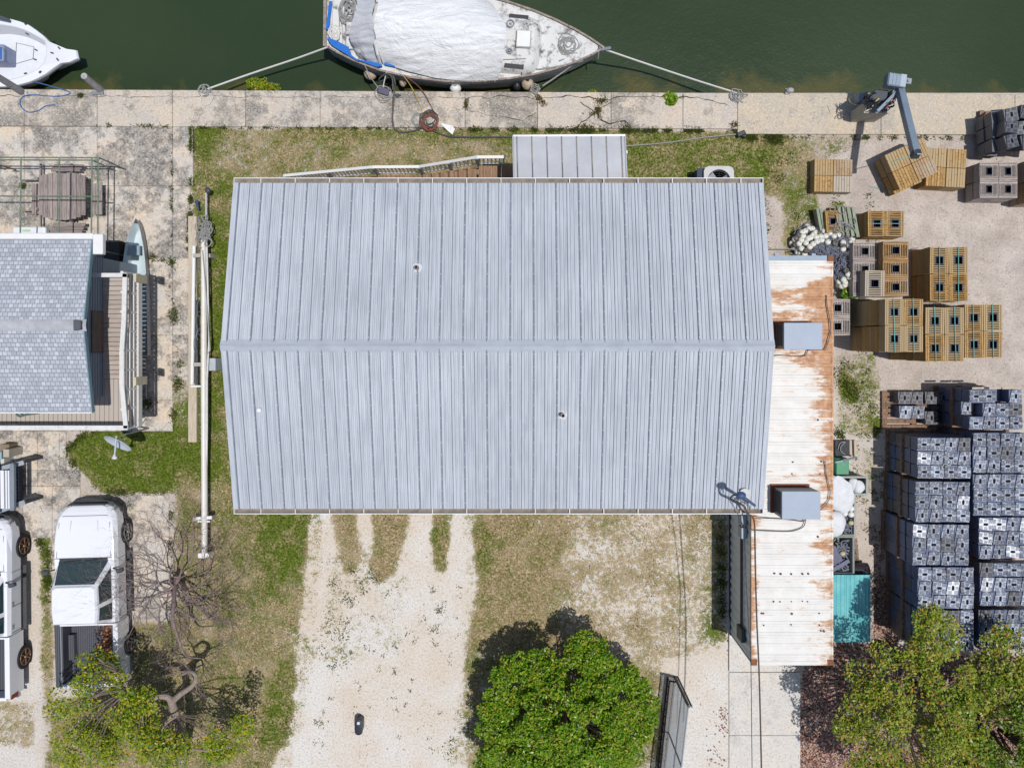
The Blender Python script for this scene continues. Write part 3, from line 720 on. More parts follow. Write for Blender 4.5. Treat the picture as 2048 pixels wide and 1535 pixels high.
rp = [(-7.52, .95), (-4.46, 2.2), (-3.05, 2.25), (-1.23, 3.5), (-.42, 3.52)]
for i in range(4):
    (x0, z0), (x1, z1) = rp[i], rp[i+1]
    t = MB(); t.bar((x0, RY, z0), (x1, RY, z1), .085, .035); hr = t.build('handrail', white_p, dk)
    t = MB(); t.bar((x0, RY, z0-.78), (x1, RY, z1-.78), .04, .06); t.build('bottom_rail', white_p, hr)
    t = MB(); n = int((x1-x0)/.125)
    for k in range(n+1):
        u = (k+.5)/(n+1); x = x0+(x1-x0)*u; z = z0+(z1-z0)*u; t.box((x-.018, RY-.018, z-.76), (x+.018, RY+.018, z-.02))
    t.build('balusters', white_p, hr)
for x, z in rp[:4]+[(-6.0, 1.55), (-2.1, 2.9)]:
    t = MB(); t.box((x-.045, RY-.06, max(0, z-1.1)), (x+.045, RY+.02, z-.02)); t.build('newel_post', steel_gr, dk)
# condenser
ac = P(1438, 362, .85); t = thing('air_conditioner', 'cream outdoor air conditioner with a round top fan beside the building', 'air conditioner', (ac.x, ac.y, 0))
acm = plain('ac_cabinet', C(206, 204, 200), .5, var=.06)
s = .48; b = MB()
rr = [(s*a, s*c) for a, c in ((-1, -.82), (-.82, -1), (.82, -1), (1, -.82), (1, .82), (.82, 1), (-.82, 1), (-1, .82))]
R1 = .37
oc = [(ac.x+x, ac.y+y) for x, y in rr]
seg = 32
def sqr(a, k=.48, rc=.1):     # rounded square
    c, s_ = math.cos(a), math.sin(a); m_ = max(abs(c), abs(s_)); d = min(k/m_, k*1.27); return d*c, d*s_
ring = lambda f, z: [(ac.x+f(2*math.pi*i/seg)[0], ac.y+f(2*math.pi*i/seg)[1], z) for i in range(seg)]
circ = lambda r: (lambda a: (r*math.cos(a), r*math.sin(a)))
b.loft([ring(sqr, .08), ring(sqr, .85), ring(circ(R1), .86), ring(circ(R1*.98), .62)], cap0=True, cap1=False); b.build('cabinet', acm, t)
b = MB(); b.loft([ring(circ(R1*.97), .63), ring(circ(.01), .63)]); b.build('fan_well', dark_m, t)
b = MB()
for k in range(3):
    a0 = k*2.1+.4; M = Matrix.Translation((ac.x, ac.y, .74)) @ Matrix.Rotation(a0, 4, 'Z')
    b.add([M@Vector(v) for v in [(.04, -.05, 0), (.33, -.13, .02), (.34, .1, -.03), (.05, .05, -.02)]], [(0, 1, 2, 3)])
b.sphere((ac.x, ac.y, .75), .07, 10); b.build('fan', steel_gr, t)
b = MB()
for r in (.1, .17, .24, .31, .365): b.tube([(ac.x+r*math.cos(a), ac.y+r*math.sin(a), .875) for a in [i*math.pi/12 for i in range(25)]], .004, 5)
for k in range(8): a = k*math.pi/4; b.tube([(ac.x, ac.y, .88), (ac.x+.37*math.cos(a), ac.y+.37*math.sin(a), .87)], .004, 5)
b.build('fan_guard', steel_dk, t)
b = MB(); b.box((ac.x-.56, ac.y-.55, 0), (ac.x+.56, ac.y+.55, .07)); b.build('pad', conc_walk, t)
b = MB(); q = P(1398, 354, .5); b.box((q.x-.11, q.y-.3, 0), (q.x+.1, q.y+.22, .7)); b.box((q.x-.12, q.y-.31, .7), (q.x+.11, q.y+.23, .73))
tag(b.build('utility_box', plain('dark_blue_box', C(40, 60, 84), .6), bevel=.01), 'small dark utility box left of the air conditioner', 'utility box')

# ------------------------------------------------------------------ shipping container
CT = 2.6; cx0 = (1503-NX)*(H-CT)/F; cx1 = cx0+2.44; cy0 = (NY-1330)*(H-CT)/F; cy1 = cy0+12.19
con = thing('shipping_container', 'long white rust stained shipping container beside the metal roofed building', 'container', ((cx0+cx1)/2, (cy0+cy1)/2, 0))
def rustmat():
    m = Mt('white_rusty_roof')
    sep = m.n('ShaderNodeSeparateXYZ'); m.put(sep.inputs[0], m.pos); x, y = sep.outputs[0], sep.outputs[1]
    base = m.mix(m.ramp(m.noise(2, 6, .7), [(.35, 0), (.7, 1)]), C(222, 219, 213), C(238, 236, 232))
    # corrugation lines hold dirt
    # rust grows toward the far edge, the east edge and around the north end
    e = m.math('MULTIPLY', m.math('SUBTRACT', x, cx1-.95), .62)
    nrt = m.math('MULTIPLY', m.math('SUBTRACT', y, -1.3), .25, clamp=False)
    nrt = m.math('MINIMUM', m.math('MAXIMUM', nrt, 0), .20)
    cut = m.ramp(m.math('DIVIDE', m.math('SUBTRACT', y, 1.55), .5), [(0, 0), (1, 1)])
    nrt = m.math('SUBTRACT', nrt, m.math('MULTIPLY', cut, .42))
    south = m.math('MULTIPLY', m.ramp(m.math('DIVIDE', m.math('ADD', y, 9.6), 8.0), [(.05, .0), (.75, 1)]), .16)
    e = m.math('ADD', m.math('MULTIPLY', m.math('MAXIMUM', e, 0), m.ramp(m.math('DIVIDE', m.math('ADD', y, 9.6), 12.0), [(.3, .75), (.62, 1.2)])), south)
    wv = m.math('MULTIPLY', m.math('SUBTRACT', cx0+.28, x), 1.2); wv = m.math('MAXIMUM', wv, -.06)
    n1 = m.noise(1.0, 9, .78, vec=m.vec((.75, 3.2, 1))); n2 = m.noise(7, 6, .7, vec=m.vec((.8, 1.6, 1)))
    f = m.math('ADD', m.math('ADD', m.math('MULTIPLY', m.math('SUBTRACT', n1, .5), 1.7), m.math('ADD', m.math('MULTIPLY', n2, .35), .48)), m.math('ADD', m.math('ADD', nrt, m.math('MULTIPLY', e, .55)), wv))
    mask = m.ramp(f, [(.84, 0), (.92, .65), (1.02, 1)]); soft = m.ramp(f, [(.72, 0), (1.0, .5)])
    rust = m.mix(m.ramp(m.noise(5, 7, .75), [(.35, 0), (.65, 1)]), C(160, 108, 72), C(212, 164, 120))
    c = m.mix(soft, base, C(232, 204, 170)); c = m.mix(mask, c, rust)
    # thin rusty seams across
    s = m.math('FRACT', m.math('DIVIDE', m.math('ADD', y, 9.61), .333))
    ln = m.math('MULTIPLY', m.ramp(m.math('ABSOLUTE', m.math('SUBTRACT', s, .5)), [(.0, 1), (.05, 0)]), m.ramp(m.noise(2.2, 5, .7, vec=m.vec((1, 1, 1), add=(8, 3, 2))), [(.47, 0), (.62, .6)]))
    c = m.mix(ln, c, C(176, 122, 84))
    d = m.ramp(m.noise(26, 5, .75), [(.27, .6), (.36, 0)]); c = m.mix(d, c, C(150, 132, 118))
    return m.fin(c, .55, bump=n2, bs=.1, bd=.01, spec=.3)
rust_m = rustmat()
cont_side = plain('container_side_paint', C(236, 240, 238), .6, var=.07, scale=1.2, dirt=.3, dirtcol=C(150, 140, 134))
# corrugated roof sheet
b = MB(); rg = []; y = cy0+.12; nst = int((cy1-cy0-.3)/.333)
prf = []
for i in range(nst+1):
    yy = cy0+.1+i*.333
    prf += [(yy, 0), (yy+.11, 0), (yy+.135, .016), (yy+.2, .016), (yy+.225, 0)]
prf = [q for q in prf if q[0] < cy1-.16]+[(cy1-.15, 0)]
b.loft([[(cx0+.05, q[0], CT-.03+q[1]) for q in prf], [(cx1-.05, q[0], CT-.03+q[1]) for q in prf]], close=False, cap0=False, cap1=False)
b.build('roof_sheet', rust_m, con)
b = MB(); 
for x0, x1 in ((cx0, cx0+.06), (cx1-.06, cx1)): b.box((x0, cy0+.12, CT-.14), (x1, cy1-.12, CT-.012))
b.box((cx0+.05, cy0, CT-.15), (cx1-.05, cy0+.11, CT-.014)); b.build('roof_rail', rust_m, con)
b = MB(); b.box((cx0+.16, cy1-.15, CT-.16), (cx1-.19, cy1+.0, CT-.008)); 
for x in (cx0+.75, cx0+1.85): b.box((x-.06, cy1-.02, CT-.1), (x+.06, cy1+.06, CT+.012))
b.build('header_beam', plain('blue_grey_paint', C(150, 170, 190), .5, var=.08), con)
for x in (cx0, cx1-.17):
    for y in (cy0, cy1-.17):
        b = MB(); b.box((x, y, CT-.13), (x+.17, y+.17, CT)); b.build('corner_casting', plain('rusty_casting', C(158, 104, 72), .8, var=.3, scale=14), con)
def corr(x, y0, y1, z0, z1, dx):
    pts = []; y = y0; k = 0
    while y < y1:
        pts.append((x+(0 if k % 4 in (0, 1) else dx), y)); y += (.07 if k % 2 == 0 else .068)*1.0; k += 1
    pts.append((x, y1))
    b = MB(); b.loft([[(a, c, z0) for a, c in pts], [(a, c, z1) for a, c in pts]], close=False, cap0=False, cap1=False); return b
corr(cx0+.015, cy0+.1, cy1-.1, .15, CT-.13, .03).build('side_wall', cont_side, con); corr(cx1-.015, cy0+.1, cy1-.1, .15, CT-.13, -.03).build('side_wall', cont_side, con)
b = MB(); b.box((cx0+.02, cy0+.02, .15), (cx1-.02, cy0+.05, CT-.15)); b.build('end_wall', cont_side, con)
b = MB(); b.box((cx0+.1, cy1-.05, .16), ((cx0+cx1)/2-.01, cy1-.02, CT-.17)); b.box(((cx0+cx1)/2+.01, cy1-.05, .16), (cx1-.1, cy1-.02, CT-.17))
for k in range(4): x = cx0+.35+k*.55; b.tube([(x, cy1+.01, .2), (x, cy1+.01, CT-.2)], .018, 8)
b.build('door', cont_side, con)
b = MB(); b.box((cx0, cy0, 0.02), (cx1, cy1, .149)); b.build('base_frame', steel_dk, con)
# things bolted to the container wall
for yy in (1038, 1063):
    p = P(1486, yy, 1.9); b = MB(); b.box((cx0-.16, p.y-.17, 1.7), (cx0+.005, p.y+.17, 2.1)); o = b.build('breaker_box', plain('light_box_%d' % yy, C(170, 184, 200), .5), con, bevel=.01)
b = MB(); p = P(1480, 1250, 1.0); b.tube([(cx0-.03, P(1480, 1030, 1).y, 1.7), (cx0-.03, p.y, 1.7)], .025, 8); b.tube([(cx0-.03, P(1480, 1030, 1).y, 1.55), (cx0-.03, p.y, 1.55)], .02, 8)
b.box((cx0-.12, p.y-.2, 1.4), (cx0-.0, p.y+.2, 1.95)); b.build('conduit', steel_dk, con)
tar_m = plain('tar_patches', C(104, 96, 104), .8, var=.3, scale=20)
# tar spots and old screw patches on the container roof
for py, xs_ in ((1147, (1549, 1561, 1583, 1605, 1616)), (1202, (1548, 1559, 1583, 1605, 1616)), (1226, (1524, 1528, 1583, 1639)), (1249, (1527, 1583, 1639)), (1261, (1643, 1648)), (839, (1636,)), (1072, (1637,)), (923, (1585, 1643)), (948, (1585, 1641))):
    for x in xs_:
        b = MB(); p = P(x+rnd.uniform(-1, 1), py+rnd.uniform(-1, 1), CT); r = rnd.uniform(.018, .034)
        b.prism([(p.x+r*math.cos(a)*(1+.5*nz(a, x)), p.y+r*math.sin(a)*(1+.5*nz(a, x+3))) for a in [i*math.pi/5 for i in range(10)]], CT-.02, CT+.006)
        b.build('tar_patch', tar_m, con)
# rooftop boxes
box_m = plain('blue_grey_steel_box', C(148, 160, 178), .5, .1, var=.05, scale=2); box_s = plain('box_side_steel', C(132, 138, 144), .5, .1, var=.08)
def rbox(q, lab):
    z1 = 3.38; a = P(q[0], q[3], z1); c = P(q[2], q[1], z1)
    t = thing('rooftop_unit', lab, 'rooftop unit', ((a.x+c.x)/2, (a.y+c.y)/2, CT))
    b = MB(); b.box((a.x+.015, a.y+.015, CT+.05), (c.x-.015, c.y-.015, z1-.02)); b.build('cabinet', box_s, t)
    b = MB(); b.box((a.x, a.y, z1-.03), (c.x, c.y, z1)); b.build('lid', box_m, t, bevel=.008)
    b = MB(); b.box((a.x-.09, a.y+.03, CT-.01), (c.x-.05, c.y+.07, CT+.05)); b.build('skid', plain('rust_skid', C(140, 80, 54), .8, var=.2), t)
    b = MB()
    for i in range(6): b.box((a.x-.004, a.y+.1+i*.0, CT+.15+i*.08), (a.x+.014, a.y+.75, CT+.18+i*.08))
    b.build('louvre', steel_dk, t)
rbox((1568, 645, 1645, 699), 'flat blue grey metal box on the rusty part of the container roof')
rbox((1564, 982, 1641, 1038), 'flat blue grey metal box on the white container roof near the gutter corner')
# cables over the container roof
def cable(name, pts, r, mat, lab, cat, grp=None, seg=6, n=6, **k):
    b = MB(); b.tube(smooth_path(pts, n), r, seg); return tag(b.build(name, mat, smooth=True, **k), lab, cat, grp)
cable('cable', [P(1500, 1036, 2.9), P(1540, 1036, 2.66), P(1575, 1038, 2.65), P(1605, 1042, 2.65), P(1611, 1037, 2.7), P(1607, 1052, 2.64), P(1590, 1060, 2.64), P(1569, 1062, 2.64), P(1520, 1060, 2.64), P(1500, 1058, 2.6), P(1490, 1047, 2.3), P(1485, 1052, 2.1)], .014, cable_m, 'brown cable looping around the lower rooftop box on the white container', 'cable')
cable('cable', [P(1653, 590, 2.62), P(1654, 610, 2.64), P(1660, 640, 2.66), P(1661, 665, 2.66), P(1652, 695, 2.66), P(1646, 699, 2.66), P(1618, 700, 2.66), P(1606, 712, 2.66), P(1560, 710, 2.66), P(1545, 712, 2.66)], .015, cable_m, 'grey cable curving past the box on the rusty container end', 'cable')
cable('cable', [P(1650, 921, 2.64), P(1652, 945, 2.64), P(1659, 975, 2.66), P(1659, 995, 2.66), P(1652, 1008, 2.66), P(1641, 1019, 2.7)], .014, cable_m, 'short cable arcing off the right side of the lower rooftop box', 'cable')
# service mast and overhead cable
t = thing('service_mast', 'dark electrical service mast bracketed to the roof corner by the gutter', 'service mast', P(1493, 1000, 5.2))
b = MB(); b.bar(P(1484, 991, 6.2), P(1509, 1010, 5.45), .07, .07); b.tube([P(1496, 1002, 4.4), P(1491, 997, 6.25)], .035, 8); b.build('mast', plain('slate_blue_metal', C(84, 100, 128), .5), t)
b = MB(); p = P(1482, 990, 6.3); b.sphere(p, .11, 12, sq=(1.2, .9, .9)); b.build('weatherhead', plain('weatherhead_paint', C(70, 92, 130), .5), t, smooth=True)
b = MB(); p = P(1490, 988, 5.3); b.prism([(p.x+.16*math.cos(i*math.pi/8), p.y+.16*math.sin(i*math.pi/8)) for i in range(16)], 5.1, 5.33); b.build('mast_flashing', plain('sealant', C(214, 216, 218), .8, var=.1), t)
cable('power_cable', [P(1480, 991, 6.2), P(1466, 990, 6.0), P(1461, 998, 5.8), P(1470, 1004, 5.8), P(1485, 1010, 5.6), P(1496, 1026, 5.4), P(1508, 1040, 5.2), P(1510, 1090, 5.0), P(1511, 1150, 4.85), P(1514, 1250, 4.75), P(1518, 1340, 4.7), P(1521, 1450, 4.75), P(1525, 1640, 5.0)], .021, plain('power_cable_sheath', C(96, 82, 74), .7), 'thick overhead power cable running down from the roof corner above the container', 'power cable')
cable('power_cable', [P(1478, 993, 6.1), P(1470, 1000, 6.0), P(1480, 1012, 5.7), P(1488, 1050, 5.2), P(1492, 1150, 4.8), P(1498, 1260, 4.6), P(1502, 1340, 4.6), P(1505, 1640, 4.9)], .012, steel_dk, 'thin overhead wire running beside the thick cable over the walkway', 'power cable')
for dx, lab in ((0, 'dark service loop wire hanging over the gutter corner'), (9, 'second dark loop wire at the service mast, nearer the container')):
    cable('loop_wire', [P(1482+dx, 992, 6.2), P(1470+dx, 995, 6.1), P(1468+dx, 1004, 5.9), P(1478+dx*1.2, 1004, 5.6), P(1490+dx, 1012, 5.3), P(1493+dx*.5, 1022, 4.8)], .009, black_pl, lab, 'wire')

# ------------------------------------------------------------------ neighbour house and deck on the left
ZD, ZHE, ZHR = 2.3, 4.0, 4.45
def shingle():
    m = Mt('grey_shingles')
    v = m.vec((1, 1, 1))
    br = m.n('ShaderNodeTexBrick'); m.put(br.inputs['Vector'], v); br.offset = .5; br.offset_frequency = 2; br.squash = 1
    br.inputs['Scale'].default_value = 1.0; br.inputs['Brick Width'].default_value = .13; br.inputs['Row Height'].default_value = .12
    br.inputs['Mortar Size'].default_value = .009; br.inputs['Mortar Smooth'].default_value = .3; br.inputs['Bias'].default_value = 0
    br.inputs['Color1'].default_value = (0, 0, 0, 1); br.inputs['Color2'].default_value = (1, 1, 1, 1); br.inputs['Mortar'].default_value = (0, 0, 0, 1)
    c = m.ramp(br.outputs['Color'], [(0, C(172, 177, 186)), (.5, C(186, 191, 199)), (.75, C(194, 199, 207)), (.95, C(206, 210, 218))], 'LINEAR')
    c = m.mix(m.math('MULTIPLY', br.outputs['Fac'], .75), c, C(126, 132, 146))
    c = m.mix(.35, c, m.ramp(m.noise(40, 4, .7), [(.35, (.5, .5, .5)), (.6, (1, 1, 1))]), 'MULTIPLY')
    return m.fin(c, .9, bump=m.math('SUBTRACT', 1.0, br.outputs['Fac']), bs=.5, bd=.02, spec=.15)
sh_m = shingle()
hs = thing('shingled_house', 'small neighbouring house with a grey shingle roof at the left edge', 'house', P(60, 650, 0))
def hx(px, z): return (px-NX)*(H-z)/F
def hy(py, z): return (NY-py)*(H-z)/F
xe = hx(183, ZHE); yN, yS = hy(478, ZHE), hy(824, ZHE); yM = hy(650, ZHR); xw = -24.0
xr = hx(166, ZHR)
xe = (xe+xr)/2
for ye in (yN, yS):
    b = MB(); n = 18
    sg = 1 if ye > yM else -1; pr_ = []
    for i in range(n):
        t0, t1 = i/n, (i+1)/n
        pr_ += [(ye+(yM-ye)*t0, ZHE+(ZHR-ZHE)*t0+.012), (ye+(yM-ye)*t1, ZHE+(ZHR-ZHE)*t1+.0)]
    pr_.append((yM, ZHR))
    b.loft([[(xw, y, z) for y, z in pr_], [(xe, y, z) for y, z in pr_], [(xe, y, z-.06) for y, z in pr_]], close=False, cap0=False, cap1=False)
    b.build('roof', sh_m, hs)
b = MB(); rg = []
for dy, dz in ((-.16, -.02), (-.1, .01), (0, .03), (.1, .01), (.16, -.02)): rg.append((dy, dz))
k = xw
while k < xe:
    b.loft([[(k, yM+a, ZHR+c+.022) for a, c in rg], [(k+.2, yM+a, ZHR+c+.005) for a, c in rg]], close=False, cap0=False, cap1=False); k += .195
b.build('ridge_shingles', plain('ridge_shingle', C(190, 193, 199), .9, var=.15, scale=3), hs)
wx = hx(205, ZD)
b = MB(); b.box((xw, yS+.35, 0), (wx, yN-.35, ZHE-.02)); b.add([(wx-.01, yS+.35, ZHE-.02), (wx-.01, yN-.35, ZHE-.02), (wx-.01, yM, ZHR-.05)], [(0, 1, 2)])
b.build('wall', siding_bl, hs)
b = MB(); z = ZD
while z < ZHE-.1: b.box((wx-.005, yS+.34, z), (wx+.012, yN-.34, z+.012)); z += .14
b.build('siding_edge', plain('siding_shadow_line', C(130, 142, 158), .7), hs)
b = MB(); b.box((xw, yN-.01, ZHE-.18), (xe+.04, yN+.17, ZHE+.015)); b.box((xe-.02, yN-.42, ZHE-.2), (xe+.3, yN+.15, ZHE-.02)); b.build('fascia', white_p, hs, bevel=.02)
b = MB(); b.box((xw, yS-.03, ZHE-.15), (xe, yS+.02, ZHE)); b.build('drip_edge', white_p, hs)
b = MB()
for s0, s1, z0, z1 in ((yN, yM, ZHE, ZHR), (yS, yM, ZHE, ZHR)): b.bar((xe+.012, s0, z0-.06), (xe+.012, s1, z1-.06), .03, .13)
b.build('rake_board', plain('slate_trim', C(120, 150, 160), .6), hs)
b = MB(); y0, y1 = hy(705, 2.4), hy(622, 2.4); b.box((wx-.004, y0, 2.0), (wx+.03, y1, 2.95)); b.build('window', plain('brown_louvre', C(112, 96, 88), .6, var=.2), hs)
b = MB(); z = 2.05
while z < 2.9: b.box((wx+.028, y0+.04, z), (wx+.04, y1-.04, z+.03)); z += .07
b.build('louvre', plain('louvre_slat', C(150, 134, 124), .6), hs)
p = P(153, 650, ZHR+.15); b = MB(); b.prism([(p.x-.1, p.y-.15), (p.x+.1, p.y-.12), (p.x+.1, p.y+.12), (p.x-.1, p.y+.15)], ZHR-.02, ZHR+.14)
tag(b.build('roof_vent', plain('dark_vent_hood', C(96, 98, 104), .6), bevel=.02), 'small dark hood vent on the ridge of the shingle roof', 'roof vent')
# the raised deck
hd = thing('raised_deck', 'raised grey board deck wrapping the right side of the shingled house', 'deck', P(240, 680, 0))
dxo = hx(274, ZD); dyN = hy(549, ZD); dyS = hy(852, ZD); dyM = hy(757, ZD)
b = MB(); y = dyM
while y < dyN-.1: b.box((wx+.02, y, ZD-.04), (dxo, y+.124, ZD)); y += .14
b.build('deck_boards', wood_deckx, hd)
b = MB(); x = xw
while x < dxo-.1: b.box((x, dyS, ZD-.04), (x+.126, dyM-.01, ZD)); x += .14
b.build('deck_boards', wood_decky, hd)
b = MB(); b.box((xw, dyS-.04, ZD-.25), (dxo, dyS, ZD-.01)); b.box((dxo, dyS, ZD-.25), (dxo+.04, dyN, ZD-.01)); b.box((wx, dyN, ZD-.25), (dxo, dyN+.04, ZD-.01)); b.build('rim_joist', peel_p, hd)
for y in (dyS+.1, dyM, (dyM+dyN)/2, dyN-.1):
    b = MB(); b.box((dxo-1.3, y-.06, 0), (dxo-1.18, y+.06, ZD-.05)); b.build('support_post', wood_deckx, hd)
    b = MB(); b.box((wx+.1, y-.06, 0), (wx+.22, y+.06, ZD-.05)); b.build('support_post', wood_deckx, hd)
zr = ZD+.82
xrl = hx(250, zr)
rl = [Vector((xrl-.0, hy(547, zr), zr)), Vector((xrl-.03, hy(640, zr), zr)), Vector((xrl-.09, hy(700, zr), zr)), Vector((xrl-.09, hy(770, zr), zr)), Vector((xrl+.03, hy(856, zr), zr))]
b = MB()
for i in range(4): b.bar(rl[i], rl[i+1], .13, .04)
b.bar((wx, hy(550, zr), zr), (xrl+.06, hy(550, zr), zr), .12, .04); r_ = b.build('handrail', peel_p, hd)
b = MB(); b.bar((xw, hy(855, zr), zr), (xrl+.08, hy(855, zr), zr), .13, .04); r2 = b.build('handrail', peel_p, hd)
b = MB()
for zz_ in (ZD+.12, ZD+.36, ZD+.6):
    b.bar((dxo-.03, dyN, zz_), (dxo-.03, dyS, zz_), .03, .09); b.bar((xw, dyS+.03, zz_), (dxo, dyS+.03, zz_), .03, .09)
b.build('mid_rails', peel_p, hd)
n = 8
for i in range(n+1):
    y = dyN+(dyS-dyN)*i/n; b = MB(); b.box((dxo-.1, y-.035, ZD-.2), (dxo-.02, y+.035, zr-.02)); b.build('rail_post', peel_p, hd)
for x in (-15.2, -16.8, -18.4): b = MB(); b.box((x, dyS, ZD-.2), (x+.08, dyS+.08, zr-.02)); b.build('rail_post', peel_p, hd)
b = MB(); p = P(272, 762, ZD+.7); b.box((p.x-.03, p.y-.12, ZD+.1), (p.x+.05, p.y+.12, ZD+.8)); b.build('post_sleeve', plain('cream_board', C(214, 204, 176), .7), hd)
b = MB(); p = P(272, 556, ZD+.7); b.box((p.x-.03, p.y-.12, ZD+.1), (p.x+.05, p.y+.12, ZD+.8)); b.build('post_sleeve', plain('cream_board_b', C(214, 204, 176), .7), hd)
p = P(55, 829, ZD+.1); b = MB(); b.tube(smooth_path([P(32, 828, ZD+.03), P(40, 832, ZD+.03), P(52, 829, ZD+.04), P(76, 826, ZD+.03)]), .03, 6); b.tube(smooth_path([P(38, 824, ZD+.03), P(48, 830, ZD+.05), P(54, 826, ZD+.03)]), .02, 6)
tag(b.build('garden_tool', plain('teal_tool', C(90, 124, 120), .6)), 'small dark green tool lying on the deck boards below the shingle roof', 'tool')
# ------------------------------------------------------------------ sailboat under the tarpaulin
def weather_deck():
    m = Mt('weathered_deck')
    a = m.noise(2.6, 9, .74); f = m.noise(22, 6, .75)
    c = m.mix(m.ramp(a, [(.5, 0), (.6, 1)]), C(222, 222, 220), C(150, 146, 144))
    c = m.mix(m.ramp(m.math('ADD', a, m.math('MULTIPLY', f, .35)), [(.76, 0), (.84, 1)]), c, C(92, 88, 88))
    c = m.mix(m.ramp(f, [(.3, .4), (.4, 0)]), c, C(120, 116, 112))
    return m.fin(c, .75, bump=f, bs=.1, bd=.01)
deck_m = weather_deck()
hull_m = plain('weathered_hull', C(176, 182, 186), .5, var=.1, dirt=.4, dirtcol=C(130, 130, 124))
teak = plain('worn_toe_rail', C(178, 164, 154), .8, var=.25, scale=8, dirt=.42, dirtcol=C(116, 82, 68))
sb = thing('sailboat', 'old sailboat with a mildewed deck and silver cover, moored along the seawall', 'boat', P(930, 80, -.9))
ZK = .35
# centreline and half widths in photo pixels at deck height
st = [(1207, 0), (1180, 17), (1150, 33), (1110, 50), (1070, 64), (1020, 77), (960, 88), (890, 95), (820, 94), (760, 86), (710, 72), (675, 58), (652, 47)]
def cl(px): return 101-(1207-px)*.099+(.0 if px > 800 else 0)
def hullring(px, hw, z, k, dz=0):
    return P(px, cl(px)+hw*k, ZK)
ringS = []; rt = []
for px, hw in st: rt.append((px, hw))
def outline(k, z, sh=0):
    pts = []
    for px, hw in rt: q = P(px-sh*max(0, (px-1000)/200), cl(px)+hw*k, ZK); pts.append((q.x, q.y, z+(.18*max(0, (px-900)/300)**2 if z > 0 else 0)))
    for px, hw in reversed(rt): q = P(px-sh*max(0, (px-1000)/200), cl(px)-hw*k, ZK); pts.append((q.x, q.y, z+(.18*max(0, (px-900)/300)**2 if z > 0 else 0)))
    return pts
b = MB(); b.loft([outline(.55, -1.2, 60), outline(.88, -.88, 30), outline(.97, -.3, 12), outline(1.0, ZK-.1, 0), outline(1.0, ZK, 0)], cap0=True, cap1=False)
b.build('hull', hull_m, sb, smooth=True)
b = MB(); o1 = outline(.985, ZK-.02); n = len(o1)//2
for i in range(n-1):
    b.add([o1[i], o1[i+1], o1[2*n-2-i], o1[2*n-1-i]], [(0, 3, 2, 1)])
b.build('deck', deck_m, sb)
for sd_ in (0, 1):
    b = MB(); pts = [Vector(q)+Vector((0, 0, .03)) for q in (outline(.985, ZK)[:n] if sd_ == 0 else outline(.985, ZK)[n:])]
    for i in range(n-1): b.bar(pts[i], pts[i+1], .06, .07)
    b.build('toe_rail', teak, sb)
b = MB(); a_ = P(651, 2, ZK); c_ = P(650, 94, ZK); b.bar((a_.x, a_.y, ZK+.03), (c_.x, c_.y, ZK+.03), .1, .08); b.build('stern_rail', teak, sb)
# cabin trunk
cab = []
zt = ZK+.42
def rrect(x0, y0, x1, y1, r, k=4):
    out = []
    for cx_, cy_, a0 in ((x1-r, y1-r, 0), (x0+r, y1-r, 90), (x0+r, y0+r, 180), (x1-r, y0+r, 270)):
        for i in range(k+1): a = R(a0+90*i/k); out.append((cx_+r*math.cos(a), cy_+r*math.sin(a)))
    return out
cc = P(890, 68, zt); M_ = Matrix.Translation((cc.x, cc.y, 0)) @ Matrix.Rotation(R(-5.5), 4, 'Z')
rr1 = [M_@Vector((x, y, ZK-.02)) for x, y in rrect(-3.0, -.95, 3.12, .95, .45)]
rr2 = [M_@Vector((x, y, ZK+.3)) for x, y in rrect(-2.95, -.86, 2.98, .86, .42)]; rr3 = [M_@Vector((x, y, zt)) for x, y in rrect(-2.9, -.68, 2.86, .68, .34)]
b = MB(); b.loft([rr1, rr2, rr3], cap0=False); b.build('cabin_trunk', deck_m, sb, smooth=True)
b = MB()
for y in (-.78, .78):
    q = M_@Vector((2.3, y, ZK+.36)); b.cb((q.x, q.y, q.z), (.62, .16, .05), R(-5.5))
b.build('cabin_window', plain('black_portlight', C(74, 74, 78), .3), sb)
h_ = MB(); q0 = P(1047, 78, zt+.08); h_.cb((q0.x, q0.y, zt+.05), (.48, .56, .1), R(-3)); hh = h_.build('hatch', plain('hatch_frame', C(190, 188, 184), .6), sb, bevel=.02)
h_ = MB(); h_.cb((q0.x, q0.y, zt+.11), (.42, .5, .02), R(-3)); h_.build('hatch_lid', white_p, hh)
for px, py, r in ((1021, 48, .11), (1019, 103, .08)):
    b = MB(); q = P(px, py, zt); b.tube([(q.x+r*math.cos(a), q.y+r*math.sin(a), zt+.04) for a in [i*math.pi/8 for i in range(17)]], .022, 6); b.tube([(q.x, q.y, zt-.02), (q.x, q.y, zt+.08)], .035, 8)
    b.build('deck_vent', steel_gr, sb)
for px, py in ((1158, 76), (1173, 97)):
    b = MB(); q = P(px, py, ZK); b.tube([(q.x+.06*math.cos(a), q.y+.09*math.sin(a), ZK+.06) for a in [i*math.pi/6 for i in range(13)]], .02, 6); b.build('deck_fitting', steel_dk, sb)
b = MB(); q = P(1196, 101, ZK+.15); q2 = P(1222, 96, ZK+.3); b.bar((q.x, q.y, ZK+.16), (q2.x, q2.y, ZK+.3), .09, .06); b.bar(P(1196, 118, ZK), P(1200, 90, ZK+.3), .03, .03); b.build('bow_roller', steel_gr, sb)
b = MB(); b.bar(P(1003, 120, zt), P(1052, 118, zt), .02, .03); b.bar(P(1042, 132, ZK+.3), P(1034, 138, ZK+.12), .06, .1); b.bar(P(1040, 120, zt), P(1044, 150, ZK+.1), .02, .02); b.build('winch_gear', steel_dk, sb)
